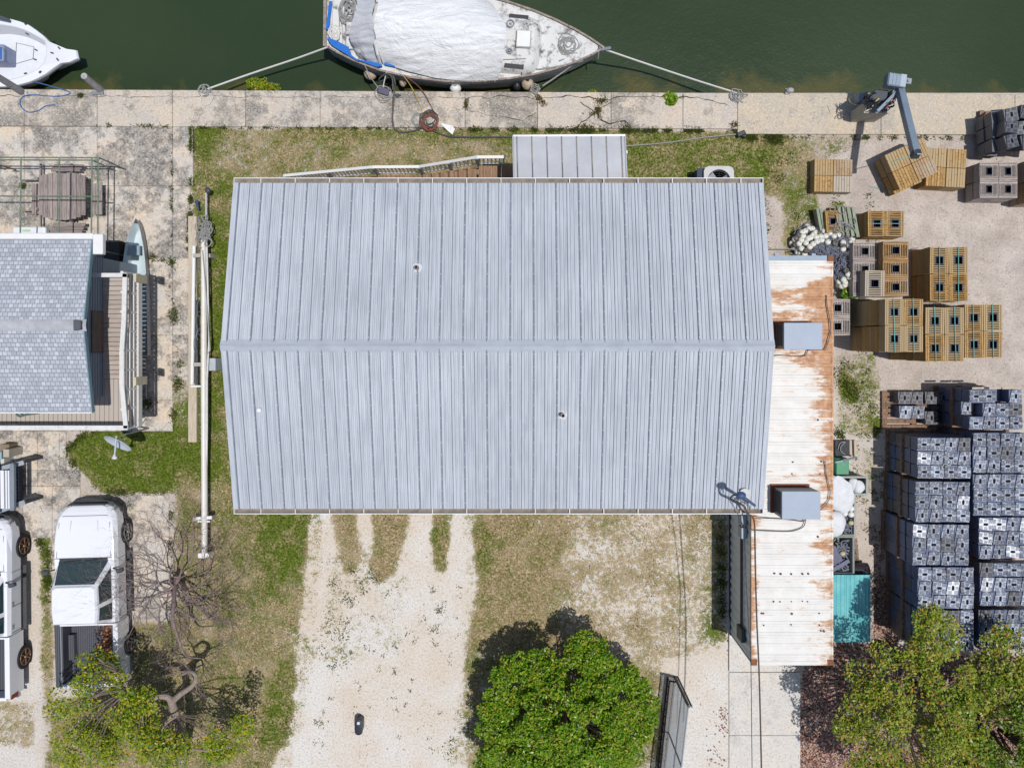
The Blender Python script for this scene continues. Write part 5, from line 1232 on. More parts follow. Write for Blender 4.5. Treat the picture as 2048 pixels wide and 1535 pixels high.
# rack and boxes at the left edge
rk = thing('steel_rack', 'grey steel rack with long white tubes at the left edge', 'rack', P(10, 985, 0))
b = MB(); b.bar(P(-60, 953, 1.3), P(49, 924, 1.0), .14, .12); b.build('cross_beam', steel_gr, rk)
b = MB(); b.bar(P(-60, 1042, 1.3), P(51, 1003, 1.0), .14, .12); b.build('cross_beam', steel_gr, rk)
for x in (25.5, -6): b = MB(); b.bar(P(x, 928+(25-x)*.2, 1.35), P(x+.5, 1020+(25-x)*.2, 1.35), .13, .1); b.build('side_rail', steel_gr, rk)
for x, w_ in ((5, .11), (13, .05), (18, .045)): b = MB(); b.bar(P(x, 940, 1.32), P(x+1, 1016, 1.32), w_, .06); b.build('white_tube', gel, rk)
b = MB()
for y in (944, 959, 974, 989, 1004): b.bar(P(-40, y, 1.2), P(26, y, 1.2), .02, .02); b.bar(P(26, y, 1.1), P(36, y, .3), .015, .015)
b.build('rungs', steel_gr, rk)
for q in ((47, 922), (48, 1004), (-30, 940), (-30, 1030)):
    b = MB(); p = P(q[0], q[1], 1.0); b.box((p.x-.05, p.y-.05, 0), (p.x+.05, p.y+.05, 1.0)); b.build('leg', steel_dk, rk)
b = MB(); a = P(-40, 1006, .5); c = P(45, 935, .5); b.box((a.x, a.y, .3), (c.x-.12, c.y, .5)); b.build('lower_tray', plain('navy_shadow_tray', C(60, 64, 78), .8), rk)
for k, (q, z, col) in enumerate((((0, 888, 18, 900), .5, C(150, 134, 112)), ((6, 898, 18, 914), .75, C(196, 188, 172)), ((-6, 903, 3, 918), .7, C(160, 190, 196)), ((1, 916, 8, 930), .5, C(214, 216, 212)))):
    b = MB(); a = P(q[0], q[3], z); c = P(q[2], q[1], z); b.box((a.x, a.y, 0), (c.x, c.y, z))
    tag(b.build('storage_box', plain('box_col_%d' % k, col, .8, var=.15), bevel=.01), ['tan box in the shade below the deck rail', 'pale wooden block beside the grey steel rack', 'light blue box at the very left edge', 'small white box touching the rack beam'][k], 'box')
# round pale cover discs on the patio
b = MB(); q = P(100, 894, .06); b.prism([(q.x+.075*math.cos(i*math.pi/8), q.y+.075*math.sin(i*math.pi/8)) for i in range(16)], .03, .05); tag(b.build('drain_cap', plain('drain_cap_paint', C(232, 222, 200), .7)), 'small round pale drain cap on the patio slab', 'drain cap')

# ------------------------------------------------------------------ pickup trucks
car_w = plain('white_car_paint', C(242, 244, 250), .18, var=.015, scale=1, spec=.55)
glass = Mt('dark_window_glass').fin(C(44, 66, 72), .06, 0, spec=.8)
glass_t = Mt('windscreen_glass').fin(C(62, 80, 86), .06, 0, spec=.9)
chrome = plain('chrome', C(200, 204, 210), .2, .9, var=.05)
head_m = plain('headlamp_lens', C(190, 200, 206), .12, .3, var=.05)
liner = Mt('bed_liner')
def linermat():
    m = Mt('black_bed_liner'); w_ = m.n('ShaderNodeTexWave', wave_type='BANDS', bands_direction='X'); w_.inputs['Scale'].default_value = 4.5; m.put(w_.inputs['Vector'], m.pos)
    c = m.mix(w_.outputs['Fac'], C(66, 68, 76), C(92, 94, 102)); return m.fin(c, .7, bump=w_.outputs['Fac'], bs=.4, bd=.01)
liner = linermat()
def pickup(lab, wheelmat, leaves, cover):
    t = thing('pickup_truck', lab, 'pickup truck', (0, 0, 0), 'white pickup trucks parked side by side')
    L2 = 2.93; W2 = 1.0
    # lower body: lofted from tail to nose
    def sec(y, hw, zb, zs, zt, tuck=.06):
        return [(-hw+.08, y, zb), (-hw, y, zb+.12), (-hw, y, zs), (-hw+tuck, y, zt), (hw-tuck, y, zt), (hw, y, zs), (hw, y, zb+.12), (hw-.08, y, zb)]
    b = MB()
    b.loft([sec(.72, 1.0, .42, 1.0, 1.16), sec(1.15, 1.0, .42, 1.0, 1.19), sec(1.75, .99, .42, .98, 1.16), sec(2.2, .98, .42, .95, 1.1, .1), sec(2.45, .95, .42, .92, 1.05, .13), sec(2.62, .88, .42, .88, .99, .16), sec(2.74, .76, .45, .84, .93, .16), sec(2.8, .58, .5, .8, .88, .14)])
    b.build('front_body', car_w, t, bevel=.03, bseg=2)
    b = MB(); b.loft([sec(-.86, .99, .42, 1.05, 1.18), sec(.73, .995, .42, 1.03, 1.17)]); b.build('cab_body', car_w, t, bevel=.02, bseg=2)
    b = MB()
    for s in (-1, 1):
        b.box((min(s*.99, s*.83), -2.83, .42), (max(s*.99, s*.83), -.88, 1.16))
    b.box((-.86, -2.9, .45), (.86, -2.8, 1.14)); b.box((-.86, -.95, .45), (.86, -.88, 1.16)); b.build('bed_side', car_w, t, bevel=.02, bseg=2)
    b = MB(); b.box((-.835, -2.8, .5), (.835, -.95, .6))
    for s in (-1, 1):
        b.box((min(s*.84, s*.78), -2.8, .6), (max(s*.84, s*.78), -.95, 1.1)); b.box((min(s*.84, s*.6), -2.15, .6), (max(s*.84, s*.6), -1.35, .8))
    b.box((-.84, -2.83, 1.165), (-.985, -.9, 1.185)) if False else None
    b.box((-.99, -2.85, 1.16), (-.83, -.9, 1.185)); 
    if not cover: pass
    b.build('bed_liner', liner, t)
    # hood creases
    b = MB()
    for s in (-1, 1): b.bar((s*.52, .95, 1.195), (s*.42, 2.35, 1.095), .02, .012)
    b.build('hood_crease', plain('hood_crease_paint', C(220, 224, 230), .3), t)
    b = MB(); gl = plain('panel_gap', C(70, 72, 78), .7) if 'panel_gap' not in bpy.data.materials else bpy.data.materials['panel_gap']
    for s in (-1, 1):
        b.bar((s*.86, 1.2, 1.193), (s*.8, 2.3, 1.09), .012, .008); b.bar((s*.935, 1.18, 1.185), (s*.86, 1.2, 1.193), .012, .01)
        for y in (1.12, .02, -.8): b.bar((s*1.001, y, .5), (s*1.0, y, 1.02), .012, .012)
    b.bar((-.84, 1.2, 1.196), (.84, 1.2, 1.196), .02, .01); b.bar((-.72, 2.5, 1.045), (.72, 2.5, 1.045), .012, .012); b.bar((-.98, -.87, 1.19), (.98, -.87, 1.19), .02, .01)
    b.box((-.76, 1.1, 1.19), (.76, 1.19, 1.2)); b.build('panel_gaps', gl, t)
    # greenhouse
    rf = [(-.66, -.68), (.66, -.68), (.7, -.3), (.68, .42), (.55, .5), (-.55, .5), (-.68, .42), (-.7, -.3)]
    bl = [(-.84, -.84), (.84, -.84), (.88, -.2), (.86, .98), (.7, 1.16), (-.7, 1.16), (-.86, .98), (-.88, -.2)]
    b = MB(); b.loft([[(x, y, 1.15) for x, y in bl], [(x*1.02, y, 1.78) for x, y in rf], [(x*.94, y*.94-.01, 1.86) for x, y in rf]], cap0=False)
    b.build('cab_roof', car_w, t, bevel=.025, bseg=2)
    def panel(nm, mat, q, off=.012):
        q = [Vector(p) for p in q]; nn = (q[1]-q[0]).cross(q[2]-q[0]).normalized(); c_ = sum(q, Vector())/4
        if nn.dot(c_-Vector((0, .1, 1.3))) < 0: nn = -nn
        b = MB(); b.add([p+nn*off for p in q]+[p-nn*.01 for p in q], [(0, 1, 2, 3), (4, 7, 6, 5), (0, 4, 5, 1), (1, 5, 6, 2), (2, 6, 7, 3), (3, 7, 4, 0)]); return b.build(nm, mat, t)
    def lp(a, c, u, v_): return Vector(a).lerp(Vector(c), u)
    def bil(p00, p10, p11, p01, u0, u1, v0, v1):
        f = lambda u, v_: (Vector(p00)*(1-u)+Vector(p10)*u)*(1-v_)+(Vector(p01)*(1-u)+Vector(p11)*u)*v_
        return [f(u0, v0), f(u1, v0), f(u1, v1), f(u0, v1)]
    ws = ((-.8, 1.06, 1.15), (.8, 1.06, 1.15), (.62, .47, 1.78), (-.62, .47, 1.78))
    ws = ((-.78, 1.13, 1.16), (.78, 1.13, 1.16), (.6, .5, 1.77), (-.6, .5, 1.77))
    panel('windscreen', glass_t, bil(*ws, .0, 1, .04, .97), .02)
    b = MB()
    for s in (-1, 1): b.cb((s*.32, .62, 1.32), (.42, .3, .3))
    b.cb((0, 1.02, 1.23), (1.3, .2, .05))
    for s in (-1, 1):
        sd1 = ((s*.862, -.1, 1.16), (s*.86, .95, 1.16), (s*.695, .42, 1.75), (s*.712, -.12, 1.75))
        panel('side_window', glass, bil(*sd1, .03, .97, .1, .93), .016)
        sd2_ = ((s*.86, -.78, 1.16), (s*.875, -.17, 1.16), (s*.713, -.2, 1.75), (s*.69, -.62, 1.75))
        panel('side_window', glass, bil(*sd2_, .05, .93, .1, .93), .016)
    panel('rear_window', glass, bil((-.8, -.84, 1.16), (.8, -.84, 1.16), (.64, -.68, 1.77), (-.64, -.68, 1.77), .12, .88, .15, .85), .014)
    # mirrors, bumpers, lamps, handles
    for s in (-1, 1):
        b = MB(); b.bar((s*.9, .86, 1.2), (s*1.12, .82, 1.25), .05, .05); b.cb((s*1.17, .8, 1.26), (.2, .13, .17), s*.25); b.build('mirror', plain('mirror_shell_%d' % (s+1), C(84, 90, 98), .4), t, bevel=.03)
        b = MB(); b.loft([[(s*x, y, .68) for x, y in ((.6, 2.8), (.86, 2.68), (.965, 2.38), (.94, 2.36), (.82, 2.58), (.6, 2.7))], [(s*x, y, .9) for x, y in ((.6, 2.76), (.88, 2.63), (.955, 2.33), (.92, 2.32), (.82, 2.56), (.58, 2.68))]])
        b.build('headlight', head_m, t)
        b = MB(); b.box((min(s*.97, s*1.004), -2.93+.05, .75), (max(s*.97, s*1.004), -2.75, 1.08)); b.build('tail_light', plain('red_lens_%d' % (s+1), C(150, 30, 26), .3), t)
        for y in (.1, -.62): b = MB(); b.cb((s*1.0, y, 1.0), (.03, .16, .04)); b.build('door_handle', chrome, t)
        b = MB(); b.box((min(s*.93, s*1.07), -.9, .34), (max(s*.93, s*1.07), 1.2, .39)); b.build('side_step', plain('step_black_%d' % (s+1), C(90, 92, 96), .5, .3), t, bevel=.015)
    b = MB(); b.loft([[(x, y, z) for x, y in ((-.95, 2.42), (-.88, 2.68), (-.68, 2.85), (-.35, 2.93), (.35, 2.93), (.68, 2.85), (.88, 2.68), (.95, 2.42), (.6, 2.5), (-.6, 2.5))] for z in (.42, .64)]); b.build('front_bumper', plain('dark_bumper', C(84, 88, 94), .4, .3), t, bevel=.03, bseg=2)
    b = MB(); b.box((-.55, 2.72, .66), (.55, 2.85, .88)); b.build('grille', steel_dk, t, bevel=.02)
    b = MB(); b.box((-.92, -3.02, .45), (.92, -2.9, .62)); b.build('rear_bumper', chrome, t, bevel=.02)
    for s in (-1, 1):
        for y in (1.82, -1.78):
            wroot = bpy.data.objects.new('wheel', None); COL.objects.link(wroot); wroot.parent = t; wroot.location = (s*.9, y, .39)
            b = MB(); prof_ = [(-.12, .27), (-.13, .36), (-.09, .39), (.09, .39), (.13, .36), (.12, .27)]
            b.loft([[(s*.9+x, y+r*math.cos(a), .39+r*math.sin(a)) for a in [i*math.pi/14 for i in range(28)]] for x, r in prof_]); b.build('tyre', rubber, wroot, smooth=True)
            b = MB(); xo = s*.9+s*.115
            for k in range(6):
                a = k*math.pi/3; b.bar((xo, y, .39), (xo, y+.25*math.cos(a), .39+.25*math.sin(a)), .07, .03)
            b.tube([(xo, y+.255*math.cos(a), .39+.255*math.sin(a)) for a in [i*math.pi/12 for i in range(25)]], .02, 6); b.sphere((xo, y, .39), .06, 8); b.build('rim', wheelmat, wroot)
    b = MB(); b.cb((-.33, 1.12, 1.26), (.55, .02, .015), .1); b.cb((.3, 1.14, 1.26), (.55, .02, .015), .1); b.build('wiper', black_pl, t)
    return t
alloy = plain('grey_alloy', C(150, 150, 150), .4, .5, var=.1); bronze = plain('bronze_alloy', C(150, 116, 92), .4, .5, var=.1)
tr = pickup('white pickup truck with an open leaf strewn bed under the bare tree', alloy, True, False)
c = P(175, 1190, 1.0); place(tr, (-13.72, -7.98, 0), R(1.6))
tr2 = pickup('white pickup truck cut off by the left picture edge, bronze wheels', bronze, False, True)
place(tr2, (-17.12, -8.42, 0), R(.6))
# cockpit for leaves in bed
r5 = np.random.RandomState(9); n = 420
lx = r5.normal(.45, .16, n).clip(-.55, .76); ly = r5.uniform(-2.7, -1.0, n); k = lx > .15+.3*np.abs(ly+1.8)-.25
pts = np.stack([lx[k], ly[k], r5.uniform(.61, .66, k.sum())], -1)
Mx = tr.matrix_basis; bpy.context.view_layer.update(); Mx = tr.matrix_world
pts = np.array([tuple(Mx @ Vector(p)) for p in pts])
me = flakes('bed_leaves', [leafmat('orange_leaves', [C(190, 120, 70), C(160, 92, 54), C(214, 156, 104), C(130, 76, 50)], .7, .1)], pts, .05, r5); o = bpy.data.objects.new('bed_leaves', me); COL.objects.link(o); tag(o, 'orange brown dead leaves lying in the open truck bed', 'dead leaves', kind='stuff')
# ------------------------------------------------------------------ wooden lobster traps
funnel_m = plain('dark_blue_funnel', C(48, 54, 74), .35, var=.3)
def wood_trap(mat, solid=False):
    # local size .6 x .84 x .42, standing on its base
    t = bpy.data.objects.new('wooden_trap', None); COL.objects.link(t); t.empty_display_size = .2
    b = MB(); X, Y, Z = .295, .415, .41
    for s in (-1, 1):
        for i in range(6): b.box((min(s*X, s*(X-.018)), -Y, .01+i*.068), (max(s*X, s*(X-.018)), Y, .062+i*.068))
        for i in range(6): b.box((-X+.02, min(s*Y, s*(Y-.018)), .01+i*.068), (X-.02, max(s*Y, s*(Y-.018)), .062+i*.068))
    b.box((-X+.02, -Y+.02, .0), (X-.02, Y-.02, .02))
    if solid:
        n = 7
        for i in range(n):
            xa_, xb_ = -X+i*2*X/n+.006, -X+(i+1)*2*X/n-.006; ym = rnd.uniform(-.25, .25)
            if i % 2: b.box((xa_, -Y, Z-.02), (xb_, ym-.006, Z+rnd.uniform(-.004, .008))); b.box((xa_, ym+.006, Z-.02), (xb_, Y, Z+rnd.uniform(-.004, .008)))
            else: b.box((xa_, -Y, Z-.02), (xb_, Y, Z+rnd.uniform(-.004, .008)))
        b.build('slat_body', mat, t); return t
    for s in (-1, 1):
        b.box((min(s*X, s*(X-.045)), -Y, Z-.018), (max(s*X, s*(X-.045)), Y, Z)); b.box((min(s*(X-.065), s*(X-.105)), -Y, Z-.018), (max(s*(X-.065), s*(X-.105)), Y, Z-.001))
    for i in range(15):
        y = -Y+.014+i*.0565
        if abs(y+.012) < .14:
            for s in (-1, 1): b.box((min(s*.14, s*(X-.1)), y, Z-.022), (max(s*.11, s*(X-.1)), y+.032, Z-.004))
        else: b.box((-X+.1, y, Z-.022), (X-.1, y+.029, Z-.004))
        for s in (-1, 1):
            b.box((min(s*(X-.045), s*(X-.067)), y, Z-.02), (max(s*(X-.045), s*(X-.067)), y+.022, Z-.006))
    b.build('slat_body', mat, t)
    b = MB(); r = .14
    def sq(h, z): return [(-h, -h, z), (h, -h, z), (h, h, z), (-h, h, z)]
    b.loft([sq(r, Z-.03), sq(r, Z+.012), sq(r-.03, Z+.012), sq(r-.06, Z-.18)], cap0=False, cap1=False); b.build('entrance_funnel', funnel_m, t)
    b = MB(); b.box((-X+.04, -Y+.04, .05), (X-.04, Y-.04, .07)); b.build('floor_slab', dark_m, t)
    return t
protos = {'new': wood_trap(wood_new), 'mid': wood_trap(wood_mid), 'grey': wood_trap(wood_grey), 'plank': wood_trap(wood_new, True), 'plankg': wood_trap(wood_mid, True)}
used = set()
ordn = ['topmost', 'second from top', 'third from top', 'fourth from top', 'fifth from top', 'lowest']
def take(k):
    if k not in used: used.add(k); return protos[k]
    return dup(protos[k])
def stack(rect, z, nx, ny, n, kind, where, look, rot90=False, rotz=0, end=False, group='wooden lobster traps stacked in the gravel lot', hide=lambda i, j, l: False, topkind=None, th=.42):
    x0, y0, x1, y1 = rect; a = P(x0, y1, z); c = P(x1, y0, z); cx, cy = (a.x+c.x)/2, (a.y+c.y)/2
    wx_, wy_ = (c.x-a.x)/nx, (c.y-a.y)/ny
    if rotz: wx_, wy_ = rect_size[0]/nx, rect_size[1]/ny
    Rz = Matrix.Rotation(rotz, 3, 'Z')
    for l in range(n):
        for i in range(nx):
            for j in range(ny):
                if hide(i, j, l): continue
                kk = kind if (l < n-1 or topkind is None) else topkind(i, j)
                o = take(kk)
                dx = (i-(nx-1)/2)*wx_; dy = ((ny-1)/2-j)*wy_
                if l < n-1: dx += rnd.uniform(-.006, .006); dy += rnd.uniform(-.008, .008)
                v = Rz @ Vector((dx, dy, 0))
                g = .985
                if end:
                    o.location = (cx+v.x, cy+v.y, z-n*.84+l*.84+.42); o.rotation_euler = (R(90), 0, rotz); o.scale = (wx_/.6*g, 1.0, wy_/.42*g)
                    o.location.z = z-.42+(0); off = Rz @ Vector((0, wy_/2*g, 0)); o.location.x += off.x; o.location.y += off.y
                elif rot90:
                    o.location = (cx+v.x, cy+v.y, z-(n-l)*th); o.rotation_euler = (0, 0, rotz+R(90)); o.scale = (wy_/.6*g, wx_/.84*g, th/.42*.985)
                else:
                    o.location = (cx+v.x, cy+v.y, z-(n-l)*th); o.rotation_euler = (0, 0, rotz+(R(180) if rnd.random() < .5 else 0)); o.scale = (wx_/.6*g, wy_/.84*g, th/.42*.985)
                if not end: o.rotation_euler.z += rnd.uniform(-.018, .018)
                col = '' if nx == 1 else (['left', 'right'][i] if nx == 2 else ['left', 'middle', 'right'][i] if nx == 3 else ['first', 'second', 'third', 'fourth'][i])
                row = '' if ny == 1 else (['canal side', 'near side'][j] if ny == 2 else ['canal side', 'middle', 'near side'][j])
                lay = ('top layer' if l == n-1 else 'bottom layer' if l == 0 else 'layer %s' % ['', 'two', 'three', 'four', 'five'][l]) if n > 1 else ''
                parts = [p for p in (lay, (col+' column') if col else '', (row) if row else '') if p]
                tag(o, look+' trap, '+' '.join(parts)+', '+where, 'lobster trap', group)
rect_size = (1, 1)
stack((1860, 493, 1937, 602), 1.26, 2, 2, 3, 'new', 'upper right honey stack', 'slatted wooden')
stack((1770, 597, 1847, 704), 2.52, 2, 2, 6, 'new', 'tall stack in the middle', 'slatted wooden')
stack((1851, 614, 1929, 723), 2.4, 2, 2, 6, 'new', 'stack beside the tall one', 'slatted wooden', th=.4)
stack((1929.5, 608, 2006, 716), 2.4, 2, 2, 6, 'new', 'rightmost honey stack', 'slatted wooden', th=.4)
stack((1736, 421, 1809, 473), .84, 2, 1, 2, 'new', 'stack with one crosswise teal strap', 'slatted wooden')
stack((1766, 482, 1818, 592), 1.2, 1, 3, 3, 'mid', 'brownish stack left of honey one', 'greyed wooden', rot90=True, th=.4)
stack((1706, 484, 1755, 593), .8, 1, 3, 2, 'grey', 'grey stack beside the rope heap', 'silver grey wooden', rot90=True, th=.4)
stack((1730, 540, 1770, 593), 1.24, 1, 1, 1, 'mid', 'alone on the grey stack', 'pale single wooden')
stack((1650, 597, 1702, 671), .85, 1, 2, 2, 'grey', 'half hidden by the rusty container edge', 'silver grey wooden', rot90=True)
stack((1960, 324, 2036, 396), .95, 2, 2, 2, 'grey', 'grey stack near the right edge', 'silver grey wooden', rot90=True, th=.44)
stack((2066, 316, 2150, 402), 1.26, 2, 2, 3, 'mid', 'brown stack at right edge', 'dark side wooden', rot90=True)
# leaning / upright bundles of plank-topped traps
rect_size = (1.27, 1.2)
cq = P(1824, 326, .86); s_ = 1
def tilted(cx, cy, z, rz, tx, ty, nx, ny, where, look, kinds, size=(1.27, 1.2), hgt=.8):
    root = Matrix.Translation(P(cx, cy, z)) @ Matrix.Rotation(rz, 4, 'Z') @ Matrix.Rotation(tx, 4, 'X') @ Matrix.Rotation(ty, 4, 'Y')
    for i in range(nx):
        for j in range(ny):
            o = take(kinds(i, j)); M = root @ Matrix.Translation(((i-(nx-1)/2)*size[0]/nx, ((ny-1)/2-j)*size[1]/ny, -hgt)) 
            sx_, sy_ = size[0]/nx/.6*.985, size[1]/ny/.84*.985
            o.location = M.to_translation(); o.rotation_euler = M.to_euler(); o.scale = (sx_, sy_, hgt/.42)
            c_ = ['left', 'right'][i] if nx == 2 else ['left', 'middle', 'right'][i]; r_ = ['canal side', 'near side'][j] if ny == 2 else ['canal side', 'middle', 'near side'][j] if ny == 3 else ''
            tag(o, look+' trap, '+c_+' column '+r_+', '+where, 'lobster trap', 'plank topped traps below the crane')
tilted(1823, 327, 1.0, R(25), R(2), R(-6), 2, 2, 'tilted bundle below the crane boom', 'plank topped', lambda i, j: 'plankg' if (i == 1 and j == 1) else 'plank', (1.3, 1.2), .46)
tilted(1812, 336, .5, R(25), R(0), R(-3), 2, 2, 'under the tilted bundle below the crane', 'plank topped', lambda i, j: 'plank', (1.36, 1.25), .46)
tilted(1893, 335, .72, R(-3), 0, 0, 2, 2, 'bundle right of the tilted one', 'plank topped', lambda i, j: 'plank', (1.28, 1.24), .7)
tilted(1667, 351, .45, R(-1), 0, 0, 2, 2, 'low bundle by the lawn edge', 'plank topped', lambda i, j: 'plankg' if i else 'plank', (1.25, 1.07), .43)
for k in list(protos):
    if k not in used: 
        for ch in list(protos[k].children): bpy.data.objects.remove(ch)
        bpy.data.objects.remove(protos[k])
# teal straps over the stacks
def strap(pts, lab): 
    b = MB(); 
    for i in range(len(pts)-1): b.bar(pts[i], pts[i+1], .019, .01)
    tag(b.build('teal_strap', rope_teal), lab, 'strap', 'teal straps over the trap stacks')
def vstrap(x, y0, y1, z, lab, x2=None): x2 = x if x2 is None else x2; strap([P(x, y0-.5, z-.3), P(x, y0-.6, z+.02), P(x2, y1+.6, z+.02), P(x2, y1+.5, z-.3)], lab)
vstrap(1879, 493, 602, 1.26, 'teal strap over the left column of the upper honey stack'); vstrap(1917, 493, 602, 1.26, 'teal strap over the right column of the upper honey stack')
vstrap(1787, 597, 704, 2.52, 'teal strap over the left column of the tall stack', 1790); vstrap(1826, 597, 704, 2.52, 'teal strap over the right column of the tall stack', 1828)
for x, lab in ((1869, 'first'), (1909, 'second')): vstrap(x, 614, 723, 2.4, 'teal strap, %s from left over the lower right stacks' % lab, x+3)
for x, lab in ((1946, 'third'), (1985, 'fourth')): vstrap(x, 608, 716, 2.4, 'teal strap, %s from left over the lower right stacks' % lab, x+2)
strap([P(1735, 447, .5), P(1735, 447, .86), P(1809.5, 447, .86), P(1809.5, 447, .5)], 'teal strap crosswise over the two trap stack')
strap([P(1783, 325, .98), P(1800, 318, 1.03), P(1830, 310, 1.04), P(1865, 295, 1.02)], 'teal strap over the tilted bundle'); strap([P(1740, 373, .02), P(1755, 376, .02), P(1765, 381, .02)], 'loose teal strap end lying on the gravel')
strap([P(1778, 384, .3), P(1788, 370, .5), P(1800, 362, .55)], 'teal strap on the lower side of the tilted bundle')
# treated posts with a trap in front of the rope heap
b_rot = R(-8)
for k in range(4):
    x = 1676+k*9.5; b = MB(); a = P(x, 412+k*.6, .55); c = P(x+9+k*.6, 470+k*1.5, .55); b.bar(a, c, .1, .1)
    tag(b.build('timber_post', wood_green), ['pale green post nearest the trap at the rope heap', 'pale green post, second from the trap at the rope heap', 'pale green post, third from the trap at the rope heap', 'pale green post farthest from the trap at the rope heap'][k], 'timber post', 'treated posts beside the rope heap')
for k in range(2):
    b = MB(); b.bar(P(1632+k*5, 418, .3), P(1640+k*5, 462, .3), .1, .3); tag(b.build('timber_post', wood_green), 'dark green post %s the trap at the rope heap' % ['far left of', 'just left of'][k], 'timber post', 'treated posts beside the rope heap')
o = take('new') if False else dup(protos['new']); o.location = P(1662, 444, .45); o.location.z = .2; o.rotation_euler = (0, 0, R(4)); o.scale = (.75, .84, 1); tag(o, 'single honey coloured trap half buried by the rope heap', 'lobster trap', 'wooden lobster traps stacked in the gravel lot')
rr2_ = random.Random(3); b = MB()
for k in range(9):
    x, y = rr2_.uniform(1672, 1712), rr2_.uniform(418, 470); c = P(x, y, .65); r = rr2_.uniform(.06, .14); b.tube([(c.x+r*math.cos(i*.55), c.y+r*math.sin(i*.55), .64+.02*math.sin(i)) for i in range(13)], .012, 5)
b.tube(smooth_path([P(1660, 422, .5), P(1672, 430, .65), P(1676, 445, .66), P(1690, 446, .66), P(1705, 455, .66), P(1712, 466, .6)]), .02, 6)
tag(b.build('rope_tangle', rope_gr, smooth=True), 'pale rope tangle draped over the green posts', 'rope tangle')
# ------------------------------------------------------------------ rope heap and buoys
def heap_h(px, py):
    d = 1e9; h = 0
    for cx_, cy_, rx, ry, hh in ((1648, 490, 56, 34, .5), (1622, 482, 36, 28, .4), (1682, 482, 24, 26, .5), (1690, 540, 17, 46, .45)):
        q = ((px-cx_)/rx)**2+((py-cy_)/ry)**2; h = max(h, hh*max(0, 1-q)**.5 if q < 1 else 0)
    return h
vs, fs, nn_ = [], [], 46
b = MB(); grid = {}
for i in range(nn_):
    for j in range(nn_):
        px = 1570+i*3.1; py = 438+j*3.3; h = heap_h(px, py)
        grid[i, j] = len(vs); q = P(px, py, 0); q = P(px, py, h); vs.append((q.x, q.y, h+(.06*nz(px*.2, py*.2) if h > 0 else -.05)))
for i in range(nn_-1):
    for j in range(nn_-1):
        if heap_h(1570+i*3.1+1.5, 438+j*3.3+1.6) > .01: fs.append((grid[i, j], grid[i, j+1], grid[i+1, j+1], grid[i+1, j]))
b.add(vs, fs)
rr3_ = random.Random(8); cnt = 0
while cnt < 330:
    px, py = rr3_.uniform(1585, 1706), rr3_.uniform(452, 588); h = heap_h(px, py)
    if h < .05: continue
    cnt += 1; a0 = rr3_.uniform(0, 6.3); r = rr3_.uniform(.07, .22); c = P(px, py, h); el = rr3_.uniform(.5, 1.6)
    pts = []
    for k in range(9):
        a = a0+k*.5; x, y = c.x+r*el*math.cos(a), c.y+r*math.sin(a)
        pts.append((x, y, h+.02+.05*math.sin(a*1.7+cnt)))
    b.tube(pts, .013, 4, cap=False)
o = b.build('rope_heap', [rope_blk], smooth=False); tag(o, 'big heap of tangled dark rope beside the rusty container end', 'rope heap', kind='stuff')
bu = [(1583.8, 486), (1610, 462), (1624.5, 457.5), (1665, 456), (1700, 460.5), (1689, 455.5), (1614, 453), (1631, 465), (1638, 466), (1641, 473), (1651, 472), (1621, 475), (1602.5, 480), (1598, 487), (1591, 489), (1619.5, 493.5), (1603, 497), (1593, 498), (1595, 505.5), (1609, 508.5), (1655.5, 484), (1611.5, 485.5), (1643, 480),
      (1686, 485), (1684.8, 489), (1698, 491), (1699, 498), (1696, 506), (1686, 498), (1703, 520.5), (1702, 531.5), (1703, 540), (1687, 559), (1678, 563), (1677.5, 570.5), (1689, 570), (1698, 569), (1692, 541), (1699, 555), (1626, 470), (1616, 477), (1682, 461), (1700, 549), (1606, 472), (1598, 470), (1592, 477)]
fouled = {8, 14, 24, 37, 41, 44, 45, 50, 58, 66}
bu += [(1590, 478), (1604, 465), (1618, 457), (1632, 474), (1612, 501), (1600, 507), (1626, 488), (1634, 483), (1588, 495), (1660, 466), (1668, 472), (1676, 470), (1694, 470), (1704, 478), (1702, 485), (1700, 512), (1705, 526), (1696, 548), (1690, 565), (1683, 572), (1670, 486), (1648, 462), (1640, 458)]
sz = MB()
dirs = ['canal', 'near']
blab = []
for k, (x, y) in enumerate(bu):
    r = .098; h = max(.1, heap_h(x, y)+.13); c = P(x, y, h)
    b = MB(); b.sphere(c, r, 14, sq=(1, 1, .94)); m_ = buoy_d if k in fouled else buoy_w
    b.tube([c+Vector((.0, 0, r*.6)), c+Vector((.02, .03, r+.03))], .012, 5)
    near = 'along the canal side of' if y < 470 else ('on the left flank of' if x < 1625 else ('on the right flank of' if x > 1675 and y < 530 else ('by the container corner end of' if y >= 530 else 'in the middle of')))
    grp = 'white foam buoys on the rope heap' if k not in fouled else 'fouled buoys on the rope heap'
    o = b.build('trap_buoy', m_, smooth=True)
    tag(o, ('white foam buoy ' if k not in fouled else 'dirty fouled buoy ')+near+' the dark rope heap', 'buoy', grp+', '+near.split(' ')[2 if near.startswith(('on', 'in')) else 1]+' part')
cable('pipe', [P(1538, 498, .3), P(1590, 498, .3)], .018, rope_gr, 'thin pale pipe between the building and the rope heap', 'pipe', n=1)
